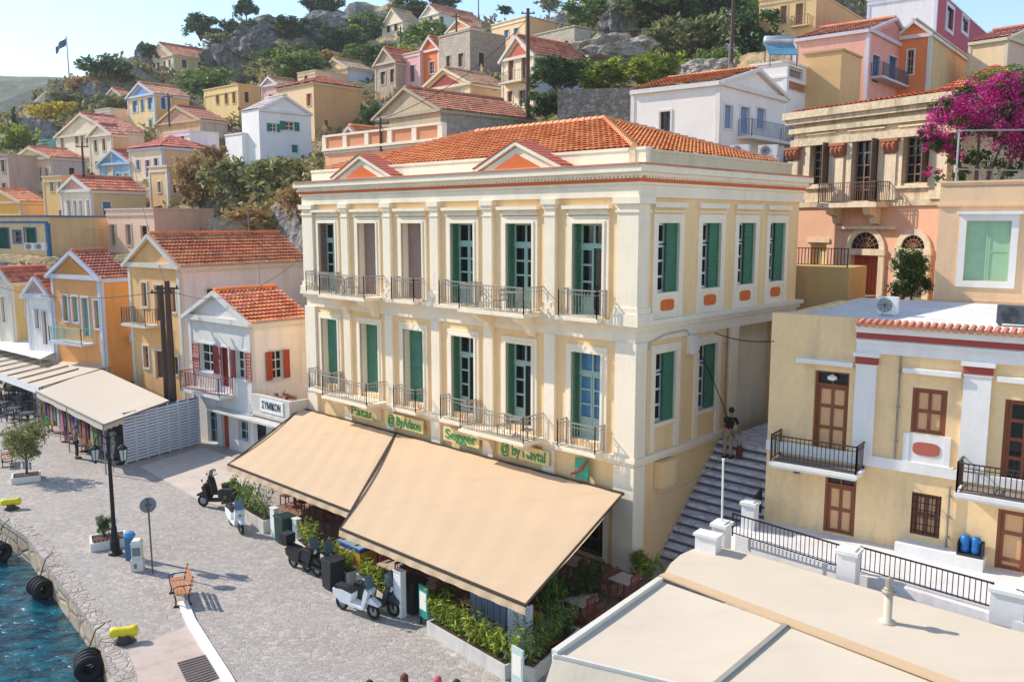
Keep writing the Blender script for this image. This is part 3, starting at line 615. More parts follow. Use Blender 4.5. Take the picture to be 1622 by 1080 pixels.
E0,E1,E2,E3=q(g,g,ez),q(LA-g,g,ez),q(LA-g,LB-g,ez),q(g,LB-g,ez);T0,T1=q(hv+.1,hv,rz),q(LA-hv,hv,rz)
MT=tiles('#e87c3a','#f49a58','#b86034')
for (a,b,c,d) in ((E1,E0,T0,T1),(E0,E3,T0,T0),(E3,E2,T1,T0),(E2,E1,T1,T1)): tile_roof(rf,a,b,c,d,.26,.34,.06)
rp=part('roof',rf,MT,mm,True,recalc=False)
rg=MB()
for a,b in ((E0,T0),(T0,T1),(E1,T1),(E3,T0)):
    n=int((b-a).length/.35)
    for k in range(n):
        p0=a.lerp(b,k/n)+Vector((0,0,.1));p1=a.lerp(b,(k+1.1)/n)+Vector((0,0,.07));rg.tube([p0,p1],[.13,.1],6)
part('ridge',rg,tiles('#d9814f','#e0a070','#a86a48'),rp,True)
for uc,zt in ((14.8,14.72),(5.35,14.72)):
    hw=2.0;z0=13.86
    m=MB();m.prism(FA,[(uc-hw,z0),(uc+hw,z0),(uc,zt)],-.9,.12);ped=part('pediment',m,CRM,mm,True)
    for s in (-1,1):
        m=MB()
        a=FA.p(uc+s*(hw+.22),-.25,z0+.02);b=FA.p(uc,-.25,zt+.12);m.obox(a,b,1.0,.13);part('raking_cornice',m,CRM,ped,True)
        m=MB()
        n_=int((b-a).length/.3)
        for k in range(n_):
            p0=a.lerp(b,k/n_)+Vector((0,0,.13));p1=a.lerp(b,(k+1.08)/n_)+Vector((0,0,.11))
            m.obox(p0,p1,1.05,.04)
        part('tile_edge',m,tiles('#b5503a','#c06048'),ped,True)
    m=MB();m.prism(FA,[(uc-1.15,z0+.1),(uc+1.15,z0+.1),(uc,zt-.26)],.12,.16);part('tympanum',m,ORG,ped,True)
SG='#4a8466';
# windows of the long facade
def facade_window(c,z0,z1,kind,upper):
    m=MB();w=.66
    for (a,b) in ((c-w-.26,c-w),(c+w,c+w+.26)): m.box(FA,a,b,-.02,.07,z0-.02 if upper else z0-.25,z1+.26)
    m.box(FA,c-w,c+w,-.02,.07,z1,z1+.26)
    for (a,b) in ((c-w-.1,c-w),(c+w,c+w+.1)): m.box(FA,a,b,-.02,.1,z0-.015 if upper else z0-.245,z1+.1)
    m.box(FA,c-w,c+w,-.02,.1,z1,z1+.1)
    if upper:
        m.box(FA,c-w-.26,c+w+.26,-.02,.11,z1+.3,z1+.36);m.box(FA,c-.03,c+.03,-.02,.1,z1+.36,z1+.5);m.box(FA,c-w-.2,c+w+.2,-.02,.06,z1+.36,z1+.5);m.box(FA,c-w-.38,c+w+.38,-.02,.24,z1+.5,z1+.62)
    p=part('window',m,CRM,mm,True)
    if kind=='closed_brown':
        m=MB();shutter_leaf(m,FA,c-w,c,-.36,-.3,z0,z1,slats=False);shutter_leaf(m,FA,c+.01,c+w,-.36,-.3,z0,z1,slats=False)
        for zz in (.2,.45,.72): m.box(FA,c-w+.07,c+w-.07,-.37,-.295,z0+(z1-z0)*zz,z0+(z1-z0)*zz+.08)
        part('shutter',m,wood('#a08478'),p,True);return
    if kind=='closed_green':
        m=MB();shutter_leaf(m,FA,c-w,c-.005,-.36,-.3,z0,z1);shutter_leaf(m,FA,c+.005,c+w,-.36,-.3,z0,z1);part('shutter',m,shutter_mat('#5c9478'),p,True);return
    # leaves folded back against the reveals, glazed door deep inside
    fr2=Frame(FA.p(c+w-.03,0,0),-FA.n,FA.u)
    colr=SG if kind!='half_brown' else '#8f7468'
    sm=shutter_mat(colr)
    m=MB();shutter_leaf(m,fr2,.02,.3,-.05,0,z0,z1,slats=kind!='half_brown');part('shutter',m,sm,p,True)
    fr3=Frame(FA.p(c-w+.03,0,0),-FA.n,-FA.u);m=MB();shutter_leaf(m,fr3,.02,.3,-.05,0,z0,z1);part('shutter',m,sm,p,True)
    fc=plain('#9db8a6' if upper else '#a9bcae',.5)
    zt=z1-.75;R_=c+w-.08;L0_=c-w+.04
    m=sticks(FA,L0_,R_,zt,z1,-.37,1,2,.07,.06)
    m.box(FA,L0_,R_,-.38,-.29,zt-.1,zt)
    if kind=='open':
        addmb(m,sticks(FA,c+.02,R_,z0+.55,zt-.1,-.37,3,1,.07,.05));m.box(FA,c+.02,R_,-.37,-.32,z0,z0+.55)
    else:
        for (a,b) in ((L0_,c-.02),(c+.0,R_)):
            addmb(m,sticks(FA,a,b,z0+.7,zt-.1,-.37,3,1,.07,.05));m.box(FA,a,b,-.37,-.32,z0,z0+.7)
    part('glazed_door',m,fc,p,True)
    m=MB();zb_=z0+.7 if kind=='curtain' else z0
    m.face([FA.p(c-w,-.385,zb_),FA.p(c+w,-.385,zb_),FA.p(c+w,-.385,z1),FA.p(c-w,-.385,z1)]);part('pane',m,glass('#4a7a9c') if kind=='curtain' else DG,p,True)
for c,k in zip(cu,('open','glazed','glazed','closed_brown','closed_brown','half_brown')): facade_window(c,8.78,11.95,k,True)
for c,k in zip(cu,('curtain','open','open','closed_green','closed_green','closed_green')): facade_window(c,4.3,7.45,k,False)
# ground floor doors in the shade of the awning
for c in cu:
    m=MB()
    for (a,b) in ((c-1.05,c-.85),(c+.85,c+1.05)): m.box(FA,a,b,-.02,.06,0.02,2.7)
    m.box(FA,c-.85,c+.85,-.02,.06,2.55,2.7);p=part('door',m,CRM,mm,True)
    m=sticks(FA,c-.84,c+.84,.03,2.5,-.35,4,4,.07,.05);part('glazed_door',m,wood('#5a3522'),p,True)
# side facade windows
def side_window(c,z0,z1,up):
    m=MB();w=.66 if up else .64
    for (a,b) in ((c-w-.28,c-w),(c+w,c+w+.28)): m.box(FB,a,b,-.02,.06,(8.72 if up else 4.04),z1+.3)
    m.box(FB,c-w,c+w,-.02,.06,z1,z1+.3);m.box(FB,c-w,c+w,-.02,.07,z0-.14,z0)
    if up: m.box(FB,c-w-.28,c+w+.28,-.02,.09,z1+.36,z1+.42);m.box(FB,c-w-.34,c+w+.34,-.02,.16,z1+.52,z1+.7);m.box(FB,c-w,c+w,-.02,.03,8.72,z0-.14)
    p=part('window',m,CRM,mm,True)
    if up:
        m=MB();pts=[]
        for k in range(24):
            t=2*math.pi*k/24;x=math.cos(t);y=math.sin(t);pts.append((c+.42*math.copysign(abs(x)**.5,x),9.16+.2*math.copysign(abs(y)**.5,y)))
        m.prism(FB,pts,.03,.05);part('panel',m,ORG,p,True,label='rounded orange panel')
    sm=shutter_mat(SG)
    m=MB();shutter_leaf(m,FB,c-.02,c+w-.02,-.1,-.04,z0,z1);part('shutter',m,sm,p,True)
    m=MB();shutter_leaf(m,Frame(FB.p(c-w+.02,0,0),-FB.n,-FB.u),.0,.22,-.05,0,z0,z1);part('shutter',m,sm,p,True)
    m=sticks(FB,c-w+.04,c+.1,z1-.7,z1,-.24,1,1,.08,.05);addmb(m,sticks(FB,c-w+.04,c+.1,z0,z1-.75,-.24,3,1,.08,.05))
    part('sash',m,plain('#d8dcd4',.5),p,True)
    m=MB();m.face([FB.p(c-w,-.262,z0),FB.p(c+w,-.262,z0),FB.p(c+w,-.262,z1),FB.p(c-w,-.262,z1)]);part('pane',m,DG,p,True)
for c in cb: side_window(c,9.6,11.97,True)
for c in cb[:2]: side_window(c,5.05,7.5,False)
# dark post in the passage + passage opening
m=MB();m.box(FB,6.9,7.2,-.5,-.2,0,8.05);part('pillar',m,wood('#3a241c'),mm,True)
# balconies
def balcony(u0,u1,d,z,deep):
    m=MB();m.box(FA,u0,u1,.34 if z>8 else .22,d,z-.12,z);m.box(FA,u0+.03,u1-.03,.02,d-.04,z-.02,z+.012)
    if deep:
        for uu in (u0+.5,u1-.8):
            m.prism(Frame(FA.p(uu,0,0),FA.n,FA.u),[(.02,z-.12),(d-.2,z-.12),(d-.3,z-.3),(.4,z-.55),(.25,z-.85),(.02,z-.95)],0,.28)
    bp=part('balcony',m,CRM,mm,True)
    r=MB();e=.05;pts=[FA.p(u0+e,.08,z),FA.p(u0+e,d-e,z),FA.p(u1-e,d-e,z),FA.p(u1-e,.08,z)]
    railing(r,pts,.95,.13,.02,mid=.8);
    for a,b in zip(pts,pts[1:]):
        L=(b-a).length;n=max(1,int(L/.26))
        for k in range(n):
            p=a.lerp(b,(k+.5)/n);t=(b-a).normalized()
            ring=[p+t*.06*math.cos(x*math.pi/4)+Vector((0,0,.25+.1*math.sin(x*math.pi/4))) for x in range(9)]
            r.tube(ring,.008,4,cap=False)
    part('railing',r,IRON,bp,True)
for z in (8.74,4.06):
    balcony(17.0-.2,18.7+.1,.62,z,False);balcony(13.3,16.75,1.25,z,True);balcony(10.75,12.3,.62,z,False)
    balcony(7.55,9.25,.62,z,False);balcony(3.95,7.4,1.25,z,True);balcony(1.15,2.95,.62,z,False)
# wall boxes and cables
def small_box(fr,u0,u1,n1,z0,z1,name,label,cat,mat):
    m=MB();m.box(fr,u0,u1,.02,n1,z0,z1);m.box(fr,u0-.02,u1+.02,.02,n1+.03,z1,z1+.03);m.box(fr,u0+.06,u1-.06,n1,n1+.012,z0+.08,z1-.1)
    return solo(name,m,mat,label,cat)
small_box(FB,1.25,2.15,.35,2.75,3.65,'meter_box','yellow painted meter box high on the side wall of the cream mansion','meter box',YEL)
small_box(FB,3.1,3.45,.3,7.3,7.95,'junction_box','white junction box under the ledge between the lower side windows','junction box',plain('#e0dcd0'))
def cable(pts,sag,label,r=.012,c='#1c1c1e'):
    a,b=Vector(pts[0]),Vector(pts[1]);m=MB();m.tube([a.lerp(b,k/14)-Vector((0,0,sag*4*(k/14)*(1-k/14))) for k in range(15)],r,5,cap=False)
    return solo('power_cable',m,plain(c,.6,name='cable'),label,'cable')
# signs on the facade above the awning
sgm=plain('#e2c98c',.7,name='sign_board');gt=plain('#2f8a4a',.6,name='green_lettering')
for (u,w,txt) in ((15.0,1.7,'Patal'),(11.9,2.5,'@ ByAdsou'),(8.3,2.1,'Segger'),(4.85,2.6,'@ By Navtal')):
    s=thing('shop_sign','cream sign board reading %s in green letters above the awning'%txt.replace('@ ',''),'sign',FA.p(u,.1,3.3))
    m=MB();m.box(FA,u-w/2,u+w/2,.24,.3,3.1,3.66);part('board',m,sgm,s,True);text_part('lettering',txt,FA,u,3.38,.42,gt,s,-1,.31,.015,w*.88)
s=thing('emblem_sign','small green and red emblem sign beside the corner above the awning','sign',FA.p(2.0,.1,3.2))
m=MB();m.box(FA,1.7,2.3,.24,.3,2.95,3.7);part('board',m,plain('#3c9a78'),s,True)
m=MB();m.obox(FA.p(2.45,.33,3.05),FA.p(2.0,.33,3.3),.04,.08);m.obox(FA.p(2.0,.33,3.3),FA.p(1.75,.33,3.65),.04,.08);part('emblem',m,plain('#b0282c'),s,True)
#@@AWN@@
# ---------------------------------------------------------------- big restaurant awning in two panels
AWN=fabric('#d0b390',.08,.4)
def awn_panel(name,label,ua,ub,ext,zb,fa,fb):
    t=thing(name,label,'awning',FA.p((ua+ub)/2,.3,2.85),0,'beige awning panels of the restaurant')
    m=MB();nu,nn=26,16
    for k in range(nn+1):
        for j in range(nu+1):
            f=k/nn;z=2.85+(zb-2.85)*f-.10*math.sin(math.pi*f)*(1+.0)-.012*math.sin(j*1.9+k*.3)
            m.v.append(tuple(FA.p((ua+(ub-ua)*j/nu)*(1-f)+(fa+(fb-fa)*j/nu)*f,.35+(ext-.35)*f,z)))
    for k in range(nn):
        for j in range(nu):
            a=k*(nu+1)+j;m.f.append((a,a+1,a+nu+2,a+nu+1));m.m.append(0)
    part('canvas',m,AWN,t,True,smooth=True)
    m=MB();n=int((fb-fa)/.5)
    for k in range(n*4):
        u0=fa+(fb-fa)*k/(n*4);u1=fa+(fb-fa)*(k+1)/(n*4);w0=.015*math.sin(k*1.1);w1=.015*math.sin((k+1)*1.1)
        m.face([FA.p(u0,ext+.02,zb+.02),FA.p(u1,ext+.02,zb+.02),FA.p(u1,ext+.04+w1,zb-.26),FA.p(u0,ext+.04+w0,zb-.26)])
    part('valance',m,AWN,t,True)
    m=MB();m.obox(FA.p(fa,ext,zb-.01),FA.p(fb,ext,zb-.01),.07,.07);m.obox(FA.p(ua,.35,2.83),FA.p(ub,.35,2.83),.14,.1)
    for uu,vv in ((ua+.03,fa+.03),(ub-.03,fb-.03)): m.obox(FA.p(uu,.35,2.83),FA.p(vv,ext,zb-.02),.05,.06)
    for k in (.2,.45,.7,.9): m.obox(FA.p(ua+(ub-ua)*k,.35,2.6),FA.p(fa+(fb-fa)*k,ext,zb-.14),.05,.06)
    part('frame',m,plain('#4a3f36',.5,.3,name='awning_frame'),t,True)
    return t
awn_panel('restaurant_awning','shorter beige awning panel by the grey pediment house, hung on the cream mansion',12.42,19.9,6.75,2.2,6.88,15.35)
awn_panel('restaurant_awning','longer beige awning panel reaching the corner of the cream mansion',.12,12.385,7.95,2.2,-2.42,5.8)
# shift of the long panel: it runs past the corner at the front as in a splayed cloth
# ================================================================ yellow house with the terrace
C2=P(1210,823,2.2);TZ=2.2
FY=Frame(C2,(.8,-.6),(-.6,-.8))
yh=thing('terrace_house','pale yellow two-storey house with brown panelled doors behind the white terrace','house',(C2.x,C2.y,TZ))
YW=plaster('#fad19c',.36);WT=plaster('#efe9e2',.16);REDB=plain('#a4463c',.8,name='red_band')
LY=12.0;DY=7.2
w=MB()
opsY=[(1.44,2.5,4.62,7.4,.3),(4.32,5.26,5.84,7.18,.18),(6.72,7.75,4.75,7.12,.25),(1.93,2.88,2.26,4.17,.2),(4.48,5.29,2.74,4.03,.2),(6.76,7.55,2.23,3.97,.2)]
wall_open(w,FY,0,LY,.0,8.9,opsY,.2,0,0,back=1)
y=lambda u,v,z:FY.p(u,-v,z)
w.face([y(0,0,0),y(0,DY,0),y(0,DY,8.9),y(0,0,8.9)],0);w.face([y(LY,0,0),y(LY,DY,0),y(LY,DY,8.9),y(LY,0,8.9)],0);w.face([y(0,DY,0),y(LY,DY,0),y(LY,DY,8.9),y(0,DY,8.9)],0)
w.box(FY,0,2.68,-.3,.0,8.9,9.12);w.box(FY,.0,.28,-DY,-.3,8.9,9.0)
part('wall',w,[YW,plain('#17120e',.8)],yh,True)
r_=MB();r_.slab([y(-.0,.3,8.9),y(LY,.3,8.9),y(LY,DY+3,8.9),y(-.0,DY+3,8.9)],.02);part('roof',r_,plaster('#e6e2dc',.3),yh,True)
t=MB();t.box(FY,2.68,LY,-.3,.34,8.86,8.98);t.box(FY,2.68,LY,-.02,.24,8.72,8.86);t.box(FY,2.68,LY,-.02,.1,8.1,8.54)
t.box(FY,2.68,LY,-.02,.16,8.4,8.5);t.box(FY,0,5.55,-.02,.1,4.62,4.95);t.box(FY,5.55,LY,-.02,.1,4.62,4.9)
for (a,b) in ((.9,2.62),(4.05,5.6),(6.5,8.2)): t.box(FY,a,b,-.02,.22,7.62,7.76)
t.box(FY,4.15,4.32,-.02,.05,4.95,5.8);t.box(FY,5.26,5.43,-.02,.05,4.95,5.8);t.box(FY,4.32,5.26,-.02,.03,4.95,5.8)
part('cornice',t,WT,yh,True)
t=MB();t.box(FY,2.68,LY,-.02,.18,8.54,8.72);part('frieze',t,REDB,yh,True,label='dark red band under the cornice')
t=MB()
for k in range(int((LY-2.7)/.2)): t.tube([FY.p(2.8+k*.2,.42,8.98),FY.p(2.8+k*.2,-.1,9.06)],.085,6)
part('tile_edge',t,tiles('#b5603f','#c98460'),yh,True)
for (a,b) in ((2.7,3.3),(5.66,6.36),(8.9,9.6)):
    t=MB();t.box(FY,a,b,-.02,.12,4.95,7.7);t.box(FY,a-.08,b+.08,-.02,.22,7.98,8.1);t.box(FY,a-.02,b+.02,-.02,.15,7.7,7.75);p=part('pilaster',t,WT,yh,True)
    t=MB();t.box(FY,a-.02,b+.02,-.02,.16,7.75,7.98);part('capital_band',t,REDB,p,True)
t=MB();pts=[]
for k in range(24):
    tt=2*math.pi*k/24;x=math.cos(tt);z=math.sin(tt);pts.append((4.79+.37*math.copysign(abs(x)**.6,x),5.38+.2*math.copysign(abs(z)**.6,z)))
t.prism(FY,pts,.02,.05);part('panel',t,plain('#b5604c',.8),yh,True)
BRW=wood('#8a4a2a');PNL=plain('#d9a878',.6,name='painted_panel')
def panel_door(root,fr,u0,u1,z0,z1,d,rows,cols,fan=0,name='door',dark=False,mats=None):
    m=MB();e=.05;zt=z1-fan
    m.box(fr,u0,u0+.08,-d,-d+.12,z0,z1);m.box(fr,u1-.08,u1,-d,-d+.12,z0,z1);m.box(fr,u0+.08,u1-.08,-d,-d+.12,z1-.07,z1)
    if fan: m.box(fr,u0+.08,u1-.08,-d,-d+.12,zt-.04,zt+.04);m.box(fr,(u0+u1)/2-.03,(u0+u1)/2+.03,-d,-d+.1,zt+.04,z1-.07)
    a=u0+.08;b=u1-.08;W=(b-a)/cols
    zs=[z0+(zt-.04-z0)*r for r in rows]
    for c in range(cols+1):
        uu=min(max(a+W*c,a+.045),b-.045);m.box(fr,uu-.045,uu+.045,-d+.0,-d+.07,z0,zt-.04)
    for z in zs: 
        z=min(max(z,z0+.05),zt-.09);m.box(fr,a+.045,b-.045,-d+.001,-d+.069,z-.05,z+.05)
    p=part(name,m,mats or BRW,root,True)
    m=MB();m.box(fr,a+.02,b-.02,-d+.0,-d+.03,z0+.02,zt-.05);part('panel',m,DG if dark else PNL,p,True)
    if fan: m=MB();m.box(fr,a,b,-d+.0,-d+.03,zt+.03,z1-.06);part('pane',m,DG,p,True)
    return p
panel_door(yh,FY,1.44,2.5,4.62,7.4,.25,(0,.42,.72,1),2,.45)
panel_door(yh,FY,4.32,5.26,5.84,7.18,.12,(0,.5,1),2,0,'shutter')
panel_door(yh,FY,6.72,7.75,4.75,7.12,.2,(0,.3,.53,.76,1),2,0,dark=True)
panel_door(yh,FY,1.93,2.88,2.26,4.17,.15,(0,.5,1),2,.35)
panel_door(yh,FY,6.76,7.55,2.23,3.97,.15,(0,.16,.62,1),1,0)
panel_door(yh,FY,4.48,5.29,2.74,4.03,.15,(0,.5,1),2,0,'window')
t=MB()
for k in range(8): t.obox(FY.p(4.52+k*.105,-.02,2.76),FY.p(4.52+k*.105,-.02,4.0),.02,.02)
for k in range(6): t.obox(FY.p(4.49,-.02,2.85+k*.22),FY.p(5.28,-.02,2.85+k*.22),.02,.02)
part('grille',t,DARK_IRON,yh,True)
BIR=plain('#4a3b30',.5,.5,name='brown_iron')
for (a,b) in ((.42,3.12),(5.75,9.0)):
    t=MB();t.box(FY,a,b,.02,.95,4.38,4.5);t.box(FY,a+.05,b-.05,.02,.9,4.3,4.38)
    bp=part('balcony',t,WT,yh,True)
    t=MB();railing(t,[FY.p(a+.05,.05,4.5),FY.p(a+.05,.9,4.5),FY.p(b-.05,.9,4.5),FY.p(b-.05,.05,4.5)],.85,.13,.02,mid=.72);part('railing',t,BIR,bp,True)
    t=MB();t.box(FY,a+.1,b-.1,.05,.85,4.5,4.52);part('deck',t,plaster('#8a7f78',.3),bp,True)
# things on the yellow house
t=MB();t.lathe([(.02,0),(.14,.05),(.15,.14),(.02,.2)],FY.p(1.97,-.05,7.1),12);solo('porch_lamp',t,plain('#f0efe8',.3),'round white globe lamp above the upper brown door','lamp')
t=MB();t.box(FY,.95,1.12,.0,.12,4.0,4.25);t.box(FY,.93,1.14,.0,.14,4.25,4.28);solo('wall_lamp',t,plain('#6b4a30'),'small brown wall lantern under the balcony of the yellow house','lamp')
t=MB();t.box(FY,4.2,6.55,.0,.55,2.2,2.52);t.box(FY,4.2,6.55,.0,.55,2.52,2.55);solo('bench_wall',t,WT,'white plastered bench along the foot of the yellow house','bench')
bk=thing('water_crate','dark crate holding two blue plastic water drums on the white bench','crate',FY.p(6.15,.3,2.55))
t=MB();t.box(FY,5.85,6.5,.05,.5,2.55,2.62)
for (a,b) in ((5.85,5.88),(6.47,6.5)): t.box(FY,a,b,.05,.5,2.62,2.95)
t.box(FY,5.88,6.47,.05,.08,2.62,2.95);part('crate',t,plain('#2a2f30'),bk,True)
for k in (0,1):
    t=MB();t.lathe([(.1,0),(.13,.03),(.13,.18),(.12,.2),(.13,.22),(.13,.42),(.09,.48),(.03,.5)],FY.p(6.03+k*.28,.3,2.63),14);part('drum',t,plain('#1668a8',.3),bk,True,smooth=True)
def ac_unit(fr,u,n,z,w,label,mat='#e4e2dc',dep=.32,h=.55,ext=None):
    r=thing('air_conditioner',label,'air conditioner',fr.p(u,n,z),0,'outdoor air conditioner units')
    m=MB();m.box(fr,u-w/2,u+w/2,n,n+dep,z+.06,z+h+.06);m.box(fr,u-w/2+.05,u-w/2+.13,n,n+dep,z,z+.06);m.box(fr,u+w/2-.13,u+w/2-.05,n,n+dep,z,z+.06);part('casing',m,plain(mat,.4),r,True)
    m=MB();c=fr.p(u-w*.12,n+dep+.012,z+h/2+.06)
    for k in range(5):
        rr=.05+.045*k;pts=[c+fr.u*rr*math.cos(t)+Vector((0,0,rr*math.sin(t))) for t in [2*math.pi*i/16 for i in range(17)]];m.tube(pts,.008,4,cap=False)
    for k in range(4):
        t_=math.pi*k/4;v=fr.u*math.cos(t_)*.22+Vector((0,0,math.sin(t_)*.22));m.obox(c-v,c+v,.012,.012)
    part('fan_grille',m,plain('#3c3f42',.5),r,True);return r
roofp=P(1408,498,8.92)
ac_unit(Frame(roofp,FY.u,FY.n),0,0,8.92,.6,'white boxy roof unit standing alone on the flat white roof')
roofp=P(1607,512,8.98)
ac_unit(Frame(roofp,FY.u,FY.n),0,0,8.92,.9,'dark air conditioner unit at the roof edge under the peach wall','#4a4f56')
# peach house on the level of the roof
pc=P(1478,476,8.9);FP_=Frame(pc,(.8,-.6),(-.6,-.8))
ph=thing('peach_house','smooth peach wall house with one white framed pale green shuttered window','house',pc)
w=MB();wall_open(w,FP_,0,7,8.0,13.55,[(1.02,2.55,9.75,12.05,.2)],.2,0,0);w.face([FP_.p(0,0,8),FP_.p(0,-6,8),FP_.p(0,-6,13.55),FP_.p(0,0,13.55)]);w.face([FP_.p(7,0,8),FP_.p(7,-6,8),FP_.p(7,-6,13.55),FP_.p(7,0,13.55)]);w.face([FP_.p(0,-6,8),FP_.p(7,-6,8),FP_.p(7,-6,13.55),FP_.p(0,-6,13.55)])
w.slab([FP_.p(0,0,13.4),FP_.p(7,0,13.4),FP_.p(7,-6,13.4),FP_.p(0,-6,13.4)],.05)
PCH=plaster('#f0c79c',.25);part('wall',w,PCH,ph,True)
w=MB();w.box(FP_,-.05,7,-.02,.08,12.6,12.7);w.box(FP_,-.06,7,-.3,.06,13.5,13.58);w.box(FP_,-.03,7,-.02,.05,8.0,9.0);part('cornice',w,PCH,ph,True)
w=MB()
for (a,b,c,d) in ((.78,1.02,9.5,12.3),(2.55,2.79,9.5,12.3),(1.02,2.55,12.05,12.3),(1.02,2.55,9.5,9.75)): w.box(FP_,a,b,-.02,.06,c,d)
w.box(FP_,.68,2.92,-.02,.22,12.3,12.42);p=part('window',w,WT,ph,True)
w=MB();shutter_leaf(w,FP_,1.02,1.78,-.16,-.1,9.75,12.05,slats=False);shutter_leaf(w,FP_,1.79,2.55,-.16,-.1,9.75,12.05,slats=False);part('shutter',w,plain('#9cc09a',.5),p,True)
# ================================================================ derelict mansion with the wooden door
g0=PD(1508,466,37.5);hr=R(-31);a3=Vector((math.sin(hr),math.cos(hr),0));FM=Frame(g0,a3,(-a3.y,a3.x))
WM=solve(g0,a3,1248);zg=g0.z-1
def mz(py,px=1508): return PF(px,py,FM)[1]
def mu(px,py=300): return PF(px,py,FM)[0]
zL=mz(320,1475);zT=mz(160,1508);zB=mz(470,1400)
dm=thing('derelict_mansion','weathered stone and salmon mansion with arched wooden door and worn pilasters','mansion',g0)
STN=plaster('#e0c6a2',.95,dirt='#5a4c3c');SAL=plaster('#e5ab88',.9,dirt='#dcc4a2')
win=[(mu(1313),mu(1282),mz(292,1297),mz(228,1297)),(mu(1390),mu(1348),mz(320,1368),mz(222,1368)),(mu(1470),mu(1428),mz(290,1450),mz(216,1450))]
w=MB();wall_open(w,FM,0,WM,zL,zT+.2,[o+(.35,) for o in win],.35,0,0);
top=lambda u,v,z:FM.p(u,-v,z)
for (z0,z1) in ((zL,zT+.2),):
    w.face([top(0,0,z0-6),top(0,9,z0-6),top(0,9,z1),top(0,0,z1)]);w.face([top(WM,0,z0-6),top(WM,9,z0-6),top(WM,9,z1),top(WM,0,z1)])
part('wall',w,STN,dm,True)
dA=(mu(1393,430),mu(1348,430),zB-.1,mz(404,1370));dB=(mu(1465,430),mu(1427,430),zB-.1,mz(404,1446));dC=(mu(1308,430),mu(1283,430),mz(420,1295),mz(384,1295))
w=MB();wall_open(w,FM.shift(0,.03),-.03,WM,zB-3,zL,[dA+(.35,),dB+(.35,),dC+(.3,)],.35,0,0);part('lower_wall',w,SAL,dm,True)
TRM=plaster('#e4cfae',.7)
w=MB();w.box(FM,-.25,WM+.1,-.02,.15,zL-.15,zL+.12);w.box(FM,-.15,WM+.1,-.02,.14,zT-1.35,zT-1.0);w.box(FM,-.3,WM+.3,-.05,.35,zT-.25,zT+.0);w.box(FM,-.4,WM+.4,-.3,.5,zT+.0,zT+.35);w.box(FM,-.2,WM+.2,-.02,.2,zT-.7,zT-.45)
part('cornice',w,plaster('#d6c2a0',.95,dirt='#4f463a'),dm,True)
for px in (1257,1328,1410,1490):
    u=mu(px);w=MB();w.box(FM,u-.32,u+.32,-.02,.16,zL+.12,zT-2.05);w.box(FM,u-.42,u+.42,-.02,.24,zL+.12,zL+.5);p=part('pilaster',w,TRM,dm,True)
    w=MB();w.box(FM,u-.36,u+.36,.0,.26,zT-1.95,zT-1.5);w.box(FM,u-.45,u+.45,.0,.34,zT-1.5,zT-1.36)
    for k in (-1,0,1): w.lathe([(.02,-.2),(.12,-.05),(.14,.1),(.04,.2)],FM.p(u+k*.25,.28,zT-1.72),8)
    part('capital',w,plaster('#a8603f',.7),p,True)
for i,o in enumerate(win):
    w=MB();ww=.28
    for (a,b) in ((o[0]-ww,o[0]),(o[1],o[1]+ww)): w.box(FM,a,b,-.02,.09,o[2]-.1,o[3]+ww)
    w.box(FM,o[0],o[1],-.02,.09,o[3],o[3]+ww);w.box(FM,o[0]-ww,o[1]+ww,-.02,.12,o[3]+.45,o[3]+.52)
    if i!=1: w.box(FM,o[0]-.3,o[1]+.3,-.02,.16,o[2]-.22,o[2]-.1)
    p=part('window',w,TRM,dm,True)
    part('sash',sticks(FM,o[0]+.05,o[1]-.05,o[2],o[3],-.28,5,3,.06,.05),wood('#7a6450'),p,True)
    w=MB();shutter_leaf(w,Frame(FM.p(o[0]+.05,0,0),FM.n,FM.u),-.1,.5,0,.05,o[2],o[3],slats=False);part('shutter',w,wood('#6b5644'),p,True)
    w=MB();w.face([FM.p(o[0],-.32,o[2]),FM.p(o[1],-.32,o[2]),FM.p(o[1],-.32,o[3]),FM.p(o[0],-.32,o[3])]);part('pane',w,DG,p,True)
w=MB();u0,u1=mu(1412,320),mu(1318,320);w.box(FM,u0,u1,.0,1.1,zL-.2,zL+.02)
for uu in (u0+.5,u1-.7): w.prism(Frame(FM.p(uu,0,0),FM.n,FM.u),[(.05,zL-.2),(.95,zL-.2),(.8,zL-.5),(.4,zL-.62),(.3,zL-.95),(.05,zL-1.0)],0,.35)
bp=part('balcony',w,TRM,dm,True)
w=MB();railing(w,[FM.p(u0+.05,.05,zL),FM.p(u0+.05,1.05,zL),FM.p(u1-.05,1.05,zL),FM.p(u1-.05,.05,zL)],.95,.12,.025,mid=.75);part('railing',w,plain('#7a5c48',.7,.3),bp,True)
